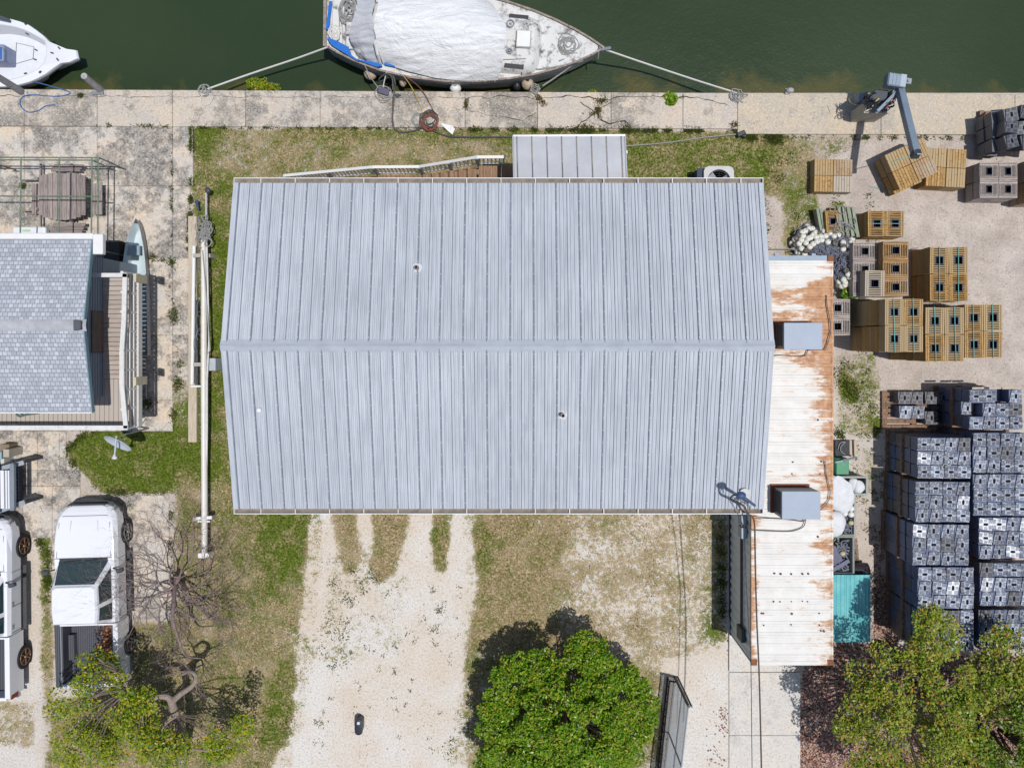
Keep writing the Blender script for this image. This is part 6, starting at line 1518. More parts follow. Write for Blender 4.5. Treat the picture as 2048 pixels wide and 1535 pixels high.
# ------------------------------------------------------------------ plastic traps
def spatter(name, base, th, white=C(186, 196, 214)):
    m = Mt(name); ob = m.orand(); off = m.n('ShaderNodeCombineXYZ'); m.put(off.inputs[0], m.math('MULTIPLY', ob, 13)); m.put(off.inputs[1], m.math('MULTIPLY', ob, 7))
    v = m.vec((1, 1, 1), add=off.outputs[0])
    sp = m.n('ShaderNodeSeparateXYZ'); g = m.n('ShaderNodeNewGeometry'); m.put(sp.inputs[0], g.outputs['True Normal'])
    f = m.math('ADD', m.math('MULTIPLY', m.noise(5, 4, .6, vec=v), .25), m.math('MULTIPLY', m.noise(34, 3, .7, vec=v), .9))
    f = m.math('ADD', f, m.math('MULTIPLY', m.math('SUBTRACT', ob, .5), .07))
    up = m.ramp(sp.outputs[2], [(.5, 0), (.8, 1)])
    fac = m.math('MULTIPLY', m.ramp(f, [(th-.03, 0), (th+.07, 1)]), up)
    c = m.mix(fac, m.mix(m.ramp(m.noise(20, 4, .6, vec=v), [(.35, 0), (.65, 1)]), base, tuple(min(1, x*1.9) for x in base[:3])+(1,)), white)
    return m.fin(c, .5, bump=m.noise(30, 4, .6), bs=.12, bd=.01, spec=.45)
pm = [spatter('clean_dark_plastic', C(80, 82, 90), .95), spatter('speckled_plastic', C(78, 82, 96), .59), spatter('spattered_plastic', C(84, 90, 108), .555), spatter('whitewashed_plastic', C(120, 124, 138), .50, C(232, 236, 242))]
plooks = ['dark grey', 'lightly speckled', 'heavily spattered', 'whitewashed']
side_pl = plain('blue_black_plastic', C(96, 114, 150), .4, var=.2)
tmesh = {}
def plastic_meshes(v):
    if v in tmesh: return tmesh[v]
    t = bpy.data.objects.new('plastic_trap', None); COL.objects.link(t); t.empty_display_size = .2
    S = .5; b = MB()
    b.loft([[(-.46, -.46, 0), (.46, -.46, 0), (.46, .46, 0), (-.46, .46, 0)], [(-.485, -.485, .93), (.485, -.485, .93), (.485, .485, .93), (-.485, .485, .93)]])
    for s in (-1, 1):
        for k in range(4):
            for ax in (0, 1):
                q = [(s*.462, -.3+k*.2, .1), (s*.476, -.3+k*.2, .85)]
                if ax: q = [(y, x, z) for x, y, z in q]
                b.bar(q[0], q[1], .05, .03)
    b.build('trap_body', pm[v] if v == 0 else side_pl, t)
    b = MB(); oval = [(.1*math.cos(a), .1*math.sin(a)+(.085 if math.sin(a) > 0 else -.085)) for a in [i*math.pi/6+.01 for i in range(12)]]
    sq = []
    for x, y in oval:
        m_ = max(abs(x), abs(y)); a = math.atan2(y, x); c_, s_ = math.cos(a), math.sin(a); k = .49/max(abs(c_), abs(s_)); sq.append((c_*k, s_*k))
    b.loft([[(x, y, .93) for x, y in sq], [(x, y, .985) for x, y in sq], [(x*.985, y*.985, 1.0) for x, y in sq], [(x*1.0, y*1.0, 1.0) for x, y in oval], [(x*.95, y*.95, .945) for x, y in oval]], cap0=False, cap1=False)
    b.add([(-.1, -.185, .95), (.1, -.185, .95), (.1, .185, .95), (-.1, .185, .95)], [(0, 1, 2, 3)], 1)
    for s in (-1, 1):
        for k in range(5):
            y = s*(.24+k*.055)-.02; b.box((-.38, y+.03, 1.0), (-.08, y+.052, 1.006), 1); b.box((.08, y+.03, 1.0), (.38, y+.052, 1.006), 1)
        for k in (-1, 0, 1): b.box((min(s*.18, s*.38), k*.08-.014, 1.0), (max(s*.18, s*.38), k*.08+.014, 1.008), 1)
    b.build('lid', [pm[v], dark_m], t)
    tmesh[v] = t; t['_used'] = 0; return t
def ptrap(x, y, z, sx_, sy_, h, v, rz, lab, grp='plastic traps stacked on pallets at the right edge', lidq=True):
    p_ = plastic_meshes(v)
    if p_['_used'] == 0: p_['_used'] = 1; o = p_
    elif lidq: o = dup(p_)
    else:
        o = p_.copy(); COL.objects.link(o); c_ = [q for q in p_.children if q.name.startswith('trap_body')][0].copy(); COL.objects.link(c_); c_.parent = o
    o.location = (x, y, z); o.rotation_euler = (0, 0, rz); o.scale = (sx_, sy_, h); tag(o, lab, 'plastic trap', grp); return o
def pal_mesh():
    b = MB()
    for i in range(7): b.box((-.5, -.5+i*.145, .1), (.5, -.5+i*.145+.1, .125))
    for x in (-.5, -.04, .42): b.box((x, -.5, .02), (x+.08, .5, .1))
    for i in (0, 3, 6): b.box((-.5, -.5+i*.145, 0), (.5, -.5+i*.145+.1, .02))
    return b
palp = pal_mesh().build('wooden_pallet', pallet_m, None, org=(0, 0, 0)); pal_used = [0]
def pallet(x, y, z, sx_, sy_, lab, rz=0):
    o = palp if not pal_used[0] else dup(palp); pal_used[0] = 1
    o.location = (x, y, z); o.scale = (sx_, sy_, 1); o.rotation_euler = (0, 0, rz); tag(o, lab, 'pallet', 'pallets under the plastic traps')
HT = .45
colw = ['first', 'second', 'third', 'fourth']; roww = ['canal side row', 'middle row', 'near row']
def variant(r):
    u = r.random(); return 1 if u < .5 else 2 if u < .82 else 3 if u < .92 else 0
rt_ = random.Random(42)
def pstack(name, rect, layers=4, nx=4, ny=3, pz=(0, 2), skew=0, north=False, looks=None, hmap=None):
    tot = .13*len(pz)+layers*HT; x0, y0, x1, y1 = rect
    a = P(x0, y1, tot); c = P(x1, y0, tot); wx_, wy_ = (c.x-a.x)/nx, (c.y-a.y)/ny; cx, cy = (a.x+c.x)/2, (a.y+c.y)/2
    z = 0
    for l in range(layers):
        if l in pz:
            pallet(cx-.03, cy, z, (c.x-a.x)+.03, (c.y-a.y)+.04, 'wooden pallet %s the plastic traps of the %s' % ('under' if l == 0 else 'halfway up', name)); z += .13
        top = l == layers-1; ox, oy = (0, 0) if top else (rt_.uniform(-.02, .015), rt_.uniform(-.02, .02))
        for i in range(nx):
            for j in range(ny):
                if not top and not (i == 0 or (north and j == 0)): continue
                if top and hmap and hmap(i, j) is None: continue
                v = variant(rt_) if top else (0 if rt_.random() < .5 else 1)
                if looks and top: v = looks[(i*3+j) % len(looks)]
                x = a.x+(i+.5)*wx_+ox; y = c.y-(j+.5)*wy_+oy; dz = 0 if not (top and hmap) else hmap(i, j)
                lay = 'top' if top else ['bottom', 'second', 'third'][l]
                if top: x += rt_.uniform(-.006, .006); y += rt_.uniform(-.006, .006); dz += rt_.uniform(-.01, .02)
                ptrap(x, y, z+dz, wx_*1.0, wy_*1.0, HT, v, rt_.uniform(-.012, .012)+(rt_.choice([0, R(90)]) if abs(wx_-wy_) < .03 else 0), '%s plastic trap, %s layer, %s column, %s, %s' % (plooks[v], lay, colw[i], roww[j], name), lidq=top)
        z += HT
W_ = [('left pile nearest canal', (1835, 875, 1942, 957), True), ('second left pile', (1831, 963, 1940, 1044), False), ('third left pile', (1825, 1048, 1938, 1130), False), ('fourth left pile', (1836, 1134, 1948, 1217), False), ('fifth left pile', (1836, 1220, 1948, 1301), False)]
E_ = [('right pile nearest canal', (1946, 866, 2056, 945)), ('second right pile', (1946, 948, 2058, 1031)), ('third right pile', (1958, 1034, 2066, 1117)), ('fourth right pile', (1960, 1125, 2068, 1211)), ('fifth right pile', (1958, 1219, 2066, 1298))]
for nm, rc, nn in W_: pstack(nm, rc, north=nn)
for nm, rc in E_: pstack(nm, rc)
hm = {(0, 1): -.45, (2, 0): None, (3, 0): 0, (0, 0): 0, (1, 0): 0}
pstack('topmost right pile', (1939, 779, 2045, 859), north=True, hmap=lambda i, j: hm.get((i, j), 0))
for x in (1944, 1978, 2004): 
    b = MB(); b.bar(P(x, 776, 2.0), P(x+24, 775+.5, 2.0), .06, .03); tag(b.build('strap_board', wood_plank), {1944: 'pale batten on the canal side of the topmost pile, left one', 1978: 'pale batten on the canal side of the topmost pile, middle one', 2004: 'pale batten on the canal side of the topmost pile, right one'}[x], 'batten')
# the low pallet with a few traps
a = P(1765, 857, .14); c = P(1895, 782, .14); 
pallet((a.x+c.x)/2, (a.y+c.y)/2, 0, c.x-a.x, c.y-a.y, 'long wooden pallet carrying seven low traps')
for k, (x0, y0, x1, y1, v, lab) in enumerate(((1797, 783, 1822, 808, 0, 'dark trap, top left on the low pallet'), (1822, 783, 1847, 808, 0, 'dark trap, second in the canal side row on the low pallet'), (1851, 783, 1875, 808, 0, 'dark trap, third in the canal side row on the low pallet'), (1875, 783, 1900, 808, 0, 'dark trap, right end of the low pallet row'),
     (1799, 811, 1824, 837, 2, 'white spattered trap, near row of the low pallet'), (1824, 811, 1850, 837, 1, 'grey speckled trap beside the white one on the low pallet'), (1851, 822, 1876, 849, 0, 'dark trap set lowest on the low pallet'))):
    z = .13; a = P(x0, y1, z+HT); c = P(x1, y0, z+HT); ptrap((a.x+c.x)/2, (a.y+c.y)/2, z, c.x-a.x, c.y-a.y, HT, v, 0, lab, 'traps on the low pallet')
b = MB()
for k in range(14):
    c = P(rt_.uniform(1862, 1888), rt_.uniform(812, 850), .2); r = .12; b.tube([(c.x+r*math.cos(i*.7+k), c.y+r*math.sin(i*.9+k), .2+.1*math.sin(i+k)) for i in range(9)], .018, 5)
tag(b.build('rope_tangle', rope_blk), 'dark rope tangle among the traps of the low pallet', 'rope tangle')
# jumbled dark pile at the top right corner
pallet(P(2010, 262, 0).x, P(2010, 262, 0).y, 0, 1.7, 1.35, 'wooden pallet under the dark jumbled pile', R(2)); pallet(P(2003, 262, .13).x, P(2003, 262, 0).y, .13, 1.5, 1.3, 'second wooden pallet under the dark jumbled pile', R(3))
q = P(1970, 250, .4)
k = 0
for l in range(3):
    for i in range(4):
        for j in range(3):
            if l < 2 and i > 0 and j > 0: continue
            x = P(2018+i*28+(rt_.uniform(-3, 3)), 0, 1.5).x-(.12 if l < 2 else 0); y = P(0, 228+j*29-i*2+rt_.uniform(-2, 2), 1.5).y; v = 0
            o = ptrap(x, y, .28+l*HT, .43, .42, HT, v, rt_.uniform(-.12, .12), 'dark jumbled plastic trap, %s layer, %s column, %s, corner pile' % (['bottom', 'middle', 'top'][l], colw[i], roww[j]), 'dark jumbled traps in the top right corner', lidq=(l == 2))
            if l == 2: o.rotation_euler = (rt_.uniform(-.15, .15), rt_.uniform(-.15, .15), rt_.uniform(-.25, .25))
b = MB()
for k in range(20):
    y = 222+k*4.2; b.bar(P(1984+rt_.uniform(-2, 2), y, .5), P(2004+rt_.uniform(-2, 2), y-2, 1.2), .05, .03)
tag(b.build('slat_bundle', side_pl), 'loose dark plastic slats leaning on the corner pile', 'slats')
cable('rope', [P(1880, 917, 2.1), P(1890, 912, 2.12), P(1902, 922, 2.12), P(1900, 930, 2.12), P(1888, 928, 2.12), P(1884, 940, 2.12)], .009, rope_w, 'thin white cord lying on the left pile nearest the canal', 'cord')
# ------------------------------------------------------------------ crane on the seawall
blue_gr = plain('blue_grey_crane_paint', C(140, 156, 172), .45, .15, var=.1, scale=2, dirt=.3, dirtcol=C(90, 100, 110)); blue_lt = plain('pale_crane_paint', C(176, 190, 204), .45, var=.06)
cr = thing('davit_crane', 'blue grey boom crane standing on the seawall with cluttered winch gear', 'crane', (P(1743, 219, 0).x, P(1743, 219, 0).y, .08))
bp = P(1743, 219, 0)
b = MB(); b.box((bp.x-.3, bp.y-.3, .07), (bp.x+.3, bp.y+.3, .1)); b.tube([(bp.x, bp.y, .09), (bp.x, bp.y, 1.75)], .12, 12); b.build('post', blue_gr, cr)
b = MB(); e0 = P(1797, 168, 1.7); e1 = P(1832, 311, 2.95); b.bar(e0, e1, .2, .24); b.build('boom', blue_gr, cr, bevel=.01)
b = MB(); c1 = Vector(e0)+Vector((.035, 0, .121)); c2 = Vector(e1)+Vector((.035, 0, .121)); b.bar(c1, c2, .12, .004); b.build('boom_top_plate', blue_lt, cr)
b = MB(); b.bar(P(1830, 304, 2.88), P(1832.5, 312, 2.95), .22, .26); b.tube([P(1832, 308, 2.8), P(1832, 308, 2.2)], .012, 6); b.build('boom_head', steel_dk, cr)
a = P(1772, 178, 3.35); 
hb = MB(); M = Matrix.Translation(P(1791, 162, 1.95)) @ Matrix.Rotation(R(-8), 4, 'Z')
hb.box((-.28, -.2, -.25), (.28, .2, .12), 0, M); h0 = hb.build('motor_hood', blue_gr, cr, bevel=.03)
b = MB(); b.box((.1, -.19, .121), (.27, .19, .128), 0, M); b.build('hood_panel', blue_lt, h0)
b = MB()
for k in range(3): b.box((-.25+k*.11, -.18, .121), (-.235+k*.11, .18, .13), 0, M)
b.build('hood_ribs', plain('pale_seam', C(150, 164, 180), .5), h0)
b = MB(); q = P(1815, 163, 1.85); b.cb(q, (.19, .17, .12), R(-8)); b.tube([q+Vector((0, 0, .06)), q+Vector((0, 0, .1))], .045, 10); b.build('sheave_box', steel_gr, cr)
b = MB(); b.bar(P(1750, 222, 1.2), P(1800, 186, 1.75), .14, .16); b.bar(P(1724, 206, .6), P(1785, 200, 1.6), .12, .12); b.bar(P(1755, 222, 1.5), P(1797, 180, 1.8), .09, .1); b.build('strut', blue_gr, cr)
q = P(1760, 222, 1.9); b = MB(); b.prism([tuple(P(x, y, 1.15))[:2] for x, y in ((1728, 226), (1778, 226), (1797, 214), (1797, 200), (1745, 196), (1728, 205))], .08, 1.15); b.build('cream_housing', plain('cream_housing', C(196, 188, 172), .6, var=.1), cr)
for q in ((1722, 197, .5, .32, .28, .4), (1721, 221, .45, .3, .2, .35)):
    b = MB(); b.cb(P(q[0], q[1], q[2]), (q[3], q[4], q[5]), R(8)); b.build('control_box', blue_gr, cr, bevel=.04, bseg=2)
b = MB(); b.prism([tuple(P(x, y, 1.55))[:2] for x, y in ((1752, 178), (1778, 180), (1775, 200), (1748, 204), (1735, 190))], 1.15, 1.55); b.build('gear_cover', plain('dark_gear_cover', C(70, 78, 88), .5), cr, bevel=.03)
b = MB(); 
for k in range(40):
    c = P(rt_.uniform(1732, 1785), rt_.uniform(186, 222), rt_.uniform(1.25, 1.65)); r = rt_.uniform(.05, .18); a0 = rt_.uniform(0, 6)
    b.tube([(c.x+r*math.cos(a0+i*.5), c.y+r*.7*math.sin(a0+i*.6), c.z+.04*math.sin(i*1.3)) for i in range(8)], .016, 5)
b.build('hydraulic_hoses', plain('black_hydraulic_hose', C(48, 50, 56), .5), cr, smooth=True)
for q, col in (((1755, 200), C(206, 186, 84)), ((1785, 200), C(220, 120, 60)), ((1775, 214), C(150, 60, 70))):
    b = MB(); b.bar(P(q[0]-4, q[1]+3, 1.72), P(q[0]+3, q[1]-3, 1.72), .03, .03); b.build('coloured_hose', plain('hose_col_%d' % q[0], col, .5), cr)
cable('wire', [P(1710, 190, 1.5), P(1698, 196, 1.2), P(1702, 206, 1.2), P(1712, 210, 1.4)], .008, rope_yel, 'thin yellow wire loop left of the crane control box', 'wire')
# ------------------------------------------------------------------ bins, sheet and bits along the container
def tote(px0, py0, px1, py1, z, name, lab, mat=bin_m, w_=.045):
    a = P(px0, py1, z); c = P(px1, py0, z); t = thing(name, lab, 'bin', ((a.x+c.x)/2, (a.y+c.y)/2, 0))
    k = .93; cx, cy = (a.x+c.x)/2, (a.y+c.y)/2; hx_, hy_ = (c.x-a.x)/2, (c.y-a.y)/2
    rg = lambda s, z_, d=0: [(cx+(x*(hx_*s-d)), cy+(y*(hy_*s-d)), z_) for x, y in ((-1, -1), (1, -1), (1, 1), (-1, 1))]
    b = MB(); b.loft([rg(k, .02), rg(1, z-.05), rg(1, z-.05, -.02), rg(1, z, -.02), rg(1, z, w_), rg(k, .1, w_)]); b.build('shell', mat, t, bevel=.006)
    return t, a, c
t1, a1, c1 = tote(1650, 953, 1735, 989, .75, 'storage_bin', 'upper grey bin of white sacks beside the container')
t2, a2, c2 = tote(1630, 998, 1711, 1071, .75, 'storage_bin', 'middle grey bin with white buoys and sacks beside the container')
t3, a3, c3 = tote(1630, 1072, 1708, 1148, .8, 'storage_bin', 'lower dark bin holding dark netting beside the container', plain('green_grey_bin', C(140, 148, 142), .6))
def sack(px, py, z, sx_, sy_, sz_, mat, lab, nm='white_sack', seed=0, rz=0):
    c = P(px, py, z); b = MB(); b.sphere((0, 0, 0), 1, 20)
    b.v = [Vector(v) for v in b.v]; out = []
    for v in b.v:
        n_ = 1+.16*noise.noise(v*1.6+Vector((seed, 0, 0)))+.07*noise.noise(v*5+Vector((seed, 3, 0)))
        q = Vector((v.x*sx_*n_, v.y*sy_*n_, v.z*sz_*n_)); q = Matrix.Rotation(rz, 3, 'Z') @ q; out.append(tuple(q+c))
    b.v = out; o = b.build(nm, mat, smooth=True); return tag(o, lab, 'sack')
sack(1706, 968, .66, .17, .2, .1, white_sack, 'small crumpled white sack, left half of the upper bin', seed=1)
sack(1717, 973, .68, .2, .22, .12, white_sack, 'crumpled white sack at the right end of the upper bin', seed=2)
sack(1680, 988, .95, .42, .62, .14, white_sack, 'large white sack draped between the two upper bins', seed=4, rz=.35)
sack(1672, 1046, .85, .32, .42, .13, white_sack, 'white sack in the middle bin against the container', seed=6)
sack(1666, 965, .8, .25, .2, .12, white_sack, 'small white sack beside the container wall at the upper bin', seed=8)
for k, (x, y, lab) in enumerate(((1686, 1015, 'second white buoy at the canal end of the middle bin'), (1680, 1021, 'white buoy nearest the sack in the middle bin'), (1702, 1016, 'white buoy at the top right of the middle bin'), (1702, 1028, 'white buoy right side, lower one of the middle bin'), (1689, 1026, 'white buoy in the centre of the middle bin'), (1702, 1002, 'white buoy in the far corner of the middle bin'))):
    b = MB(); b.sphere(P(x, y, .68), .105, 14); tag(b.build('trap_buoy', white_p, smooth=True), lab, 'buoy', 'clean white buoys in the middle bin')
for x, y, lab in ((1673, 1010, 'cream buoy near the sacks in the middle bin'), (1702, 1045, 'yellowish buoy lowest in the middle bin'), (1678, 1067, 'cream buoy on the rim between the bins'), (1685, 1106, 'cream buoy inside the lower dark bin'), (1697, 979, 'cream buoy in the upper bin')):
    b = MB(); b.sphere(P(x, y, .66), .09, 12, sq=(1.1, .9, .9)); tag(b.build('trap_buoy', plain('cream_foam_%d' % y, C(224, 208, 164), .7, var=.2), smooth=True), lab, 'buoy')
b = MB()
for k in range(60):
    x, y = (rt_.uniform(1688, 1706), rt_.uniform(1040, 1066)) if k < 22 else (rt_.uniform(1668, 1702), rt_.uniform(1082, 1142)); c = P(x, y, .5+.15*rt_.random()); r = rt_.uniform(.05, .16); a0 = rt_.random()*6
    b.tube([(c.x+r*math.cos(a0+i*.6), c.y+r*math.sin(a0+i*.5), c.z) for i in range(9)], .02, 5)
tag(b.build('dark_netting', rope_blk), 'dark rope netting inside the middle and lower bins', 'netting')
b = MB(); b.bar(P(1660, 1095, .7), P(1676, 1125, .6), .35, .04); b.bar(P(1664, 1140, .65), P(1698, 1120, .65), .12, .05); b.bar(P(1672, 1145, .6), P(1704, 1135, .6), .05, .05); tag(b.build('scrap_boards', plain('slate_scrap', C(112, 114, 140), .6)), 'slate coloured scrap boards inside the lower bin', 'scrap boards')
b = MB(); 
for k in range(4): b.bar(P(1706+k*2.4, 1076, .3), P(1712+k*2.0, 1124, .05), .02, .02)
for k in range(5): b.bar(P(1706+k, 1080+k*9, .28), P(1716+k*.4, 1082+k*9, .24), .02, .02)
tag(b.build('wire_rack', pallet_m), 'narrow rusty rack standing beside the lower bin', 'rack')
b = MB(); b.cb(P(1678, 930, .3), (.42, .95*.55, .6)); tag(b.build('green_crate', green_pl, bevel=.02), 'bright green plastic crate beside the container', 'crate')
b = MB(); b.bar(P(1670, 924, .75), P(1690, 920, .7), .05, .05); b.bar(P(1688, 920, .7), P(1712, 914, .4), .06, .05); b.sphere(P(1689, 920, .72), .06, 8); tag(b.build('folding_pole', steel_gr), 'grey jointed pole lying over the green crate', 'pole')
for k, (p0, p1) in enumerate(((P(1700, 880, .1), P(1701, 912, .1)), (P(1709, 880, .1), P(1710, 912, .1)), (P(1672, 946, .2), P(1712, 948, .15)))):
    b = MB(); b.bar(p0, p1, .08, .1); tag(b.build('timber_offcut', wood_plank), ['pale timber offcut nearest the dark tub', 'pale timber offcut second from the dark tub', 'pale timber offcut below the green crate'][k], 'timber')
b = MB(); q = P(1686, 896, .2); b.box((q.x-.25, q.y-.25, 0), (q.x+.22, q.y+.25, .2)); tag(b.build('dark_tub', plain('dark_tub', C(70, 72, 80), .7, var=.3)), 'dark tub of line above the green crate', 'tub')
cable('rope', [P(1676, 898, .25), P(1680, 886, .25), P(1690, 884, .25), P(1682, 892, .25), P(1682, 902, .25), P(1690, 908, .25)], .015, rope_gr, 'pale line looped over the dark tub', 'rope')
def tealmat():
    m = Mt('turquoise_sheet'); w_ = m.n('ShaderNodeTexWave', wave_type='BANDS', bands_direction='X'); w_.inputs['Scale'].default_value = 5; m.put(w_.inputs['Vector'], m.pos)
    c = m.mix(m.ramp(m.noise(2, 5, .6), [(.35, 0), (.65, 1)]), C(92, 176, 184), C(130, 202, 206)); return m.fin(c, .4, bump=w_.outputs['Fac'], bs=.3, bd=.02)
sh_t = thing('turquoise_shelter', 'turquoise corrugated sheet shelter beside the lower container wall', 'shelter', (P(1700, 1215, 0).x, P(1700, 1215, 0).y, 0))
b = MB(); z = .95; a = P(1640, 1283, z); c = P(1741, 1149, z); n = 60
b.loft([[(a.x+(c.x-a.x)*i/n, a.y, z+.012*math.sin(i*math.pi*.5)) for i in range(n+1)], [(a.x+(c.x-a.x)*i/n, c.y, z+.012*math.sin(i*math.pi*.5)) for i in range(n+1)]], close=False, cap0=False, cap1=False); b.build('sheet_roof', tealmat(), sh_t)
b = MB(); 
for x in (a.x+.1, c.x-.06):
    for y in (a.y+.06, c.y-.06): b.box((x-.03, y-.03, 0), (x+.03, y+.03, z-.02))
b.bar((a.x, a.y+.04, z-.04), (c.x, a.y+.04, z-.04), .04, .05); b.bar((a.x, c.y-.04, z-.04), (c.x, c.y-.04, z-.04), .04, .05); b.build('frame', plain('teal_frame', C(50, 110, 120), .6), sh_t)
b = MB(); q = P(1722, 1150, .6); b.tube([(q.x-.35, q.y+.06, .3), (q.x+.33, q.y+.06, .3)], .26, 20); tag(b.build('barrel', plain('dark_barrel', C(62, 56, 66), .5), smooth=True), 'dark barrel lying at the canal end of the turquoise sheet', 'barrel')
sack(1768, 1303, .35, .26, .3, .3, plain('navy_bag', C(50, 60, 90), .35, var=.2), 'navy blue plastic bag under the lower right trees', 'plastic_bag', 11)
# black oval box in the driveway
t = thing('oval_box', 'black oval box with a pale round cap standing on the gravel driveway', 'box', P(717, 1457, 0))
def stad(cx_, cy_, w_, l_, k=10):
    r = w_/2; d = l_/2-r; return [(cx_+r*math.cos(a), cy_+d+r*math.sin(a)) for a in [i*math.pi/k for i in range(k+1)]]+[(cx_+r*math.cos(a), cy_-d+r*math.sin(a)) for a in [math.pi+i*math.pi/k for i in range(k+1)]]
c = P(717, 1454, .42); ovm = plain('navy_black_plastic', C(46, 50, 62), .4, var=.08)
b = MB(); b.loft([[(x, y, z) for x, y in stad(c.x, c.y, w_, l_)] for z, w_, l_ in ((.0, .22, .46), (.34, .25, .5), (.39, .27, .52), (.42, .25, .5), (.425, .2, .44))]); b.build('shell', ovm, t, smooth=True)
q = P(717, 1445, .43); b = MB(); b.tube([(q.x, q.y, .42), (q.x, q.y, .45)], .05, 14); b.build('cap', plain('pale_cap', C(220, 226, 228), .5), t)
# chain-link fence and gate post
fn = thing('chain_link_fence', 'chain link fence run with a grey end post beside the walkway', 'fence', P(1338, 1440, 0))
hf = 2.15; fa = P(1350, 1353, 0); fb = P(1322, 1600, 0)
galv = plain('galvanised_pipe', C(176, 188, 196), .5, .3, var=.12)
b = MB()
for d_ in (0, .09): b.tube([(fa.x+d_, fa.y, 0), (fa.x+d_, fa.y, hf)], .045 if not d_ else .03, 10)
b.build('end_post', steel_dk, fn)
for u in (.45, .9):
    p = fa.lerp(fb, u); b = MB(); b.tube([(p.x, p.y, 0), (p.x, p.y, hf)], .03, 8); b.build('line_post', galv, fn)
for z in (.08, hf-.05, hf*.55):
    b = MB(); b.tube([(fa.x, fa.y, z), (fb.x, fb.y, z)], .024 if z > .5 else .015, 8); b.build('rail', galv, fn)
b = MB(); Lf = (fb-fa).length; dv_ = (fb-fa).normalized(); s_ = .075; nn = int(Lf/s_)
for i in range(-28, nn):
    for sg in (0, 1):
        u0, u1 = i*s_, i*s_+(hf-.1); z0, z1 = (.05, hf-.05) if sg == 0 else (hf-.05, .05)
        if u0 < 0: z0 = z0+(z1-z0)*(-u0)/(u1-u0); u0 = 0
        if u1 > Lf: z1 = z0+(z1-z0)*(Lf-u0)/(u1-u0); u1 = Lf
        if u1 <= u0: continue
        p = fa+dv_*u0; q = fa+dv_*u1; b.bar((p.x, p.y, z0), (q.x, q.y, z1), .006, .006)
b.build('wire_mesh', galv, fn)
# low black frame added to stand for the fence shadow
b = MB(); g0 = P(1335, 1352, 0); g1 = P(1309, 1600, 0)
b.tube([(g0.x, g0.y, .35), (g1.x, g1.y, .35)], .03, 8); b.tube([(g0.x, g0.y, .06), (g1.x, g1.y, .06)], .03, 8)
k = 0
while k < 1: p = g0.lerp(g1, k); b.tube([(p.x, p.y, .05), (p.x, p.y, .36)], .015, 5); k += .06
b.tube([(g0.x, g0.y, .35), (fa.x, fa.y, .4)], .03, 8)
tag(b.build('fence_shadow_frame', plain('fence_shadow_black', C(60, 52, 54), .7)), 'low black frame standing in for the shadow of the chain link fence', 'shadow frame')

# ------------------------------------------------------------------ trees and bushes
def grow(b, tips, p, d, L, r, depth, rr_, bend=.35, split=(2, 3), shrink=.72, up=.15, twig=3, steps=4, spread=.6):
    pts = [Vector(p)]; rs_ = [r]; dd = Vector(d).normalized()
    for i in range(steps):
        dd = (dd+Vector((rr_.gauss(0, bend*.5), rr_.gauss(0, bend*.5), rr_.gauss(0, bend*.35)+up*.2))).normalized()
        pts.append(pts[-1]+dd*L/steps); rs_.append(r*(1-.45*(i+1)/steps))
        if depth < 3: tips.append((pts[-1].copy(), dd.copy(), depth))
    b.tube(pts, rs_, 7 if r > .03 else 5 if r > .012 else 3, cap=depth == 0)
    if depth <= 0: tips.append((pts[-1], dd, -1)); return
    for k in range(rr_.randint(*split)+(1 if depth > 2 else 0)):
        a = rr_.uniform(0, 6.28); n_ = dd.orthogonal().normalized(); n_ = Matrix.Rotation(a, 3, dd) @ n_
        nd = (dd+n_*rr_.uniform(spread*.6, spread*1.5)+Vector((0, 0, up))).normalized(); i = rr_.randint(max(1, steps-2), steps)
        grow(b, tips, pts[i], nd, L*shrink*rr_.uniform(.75, 1.2), rs_[i]*.72, depth-1, rr_, bend, split, shrink, up, twig, steps, spread)
leaf_green = leafmat('bright_green_leaves', [C(106, 156, 22), C(136, 180, 34), C(84, 136, 16), C(166, 198, 60), C(118, 168, 26), C(172, 170, 56)], .35, .3)
leaf_round = leafmat('round_tree_leaves', [C(116, 160, 24), C(146, 184, 36), C(90, 138, 18), C(172, 200, 60), C(126, 170, 28), C(104, 152, 22), C(190, 178, 62), C(80, 124, 18)], .35, .3)
leaf_olg = leafmat('mixed_green_leaves', [C(106, 150, 30), C(140, 170, 50), C(90, 130, 24), C(170, 180, 80), C(130, 150, 40)], .35, .3)
leaf_olive = leafmat('bronze_green_leaves', [C(140, 160, 44), C(164, 176, 60), C(108, 140, 28), C(194, 194, 88), C(126, 156, 32), C(202, 160, 66), C(136, 166, 38)], .4, .25)
leaf_yel = leafmat('yellow_green_leaves', [C(158, 176, 36), C(190, 190, 44), C(120, 152, 26), C(138, 168, 32), C(206, 180, 46), C(104, 140, 22), C(128, 158, 30)], .4, .3)
def clump_leaves(centres, per, rad, size, rs_, up=.6):
    P_ = []; 
    for c, r in centres:
        n = int(per*(r/rad)**2); v = rs_.normal(0, 1, (n, 3)); v /= np.linalg.norm(v, axis=1)[:, None]; v *= (rs_.uniform(.25, 1, n)**.45)[:, None]*r; v[:, 2] *= .62; P_.append(v+np.array(c))
    return np.concatenate(P_)
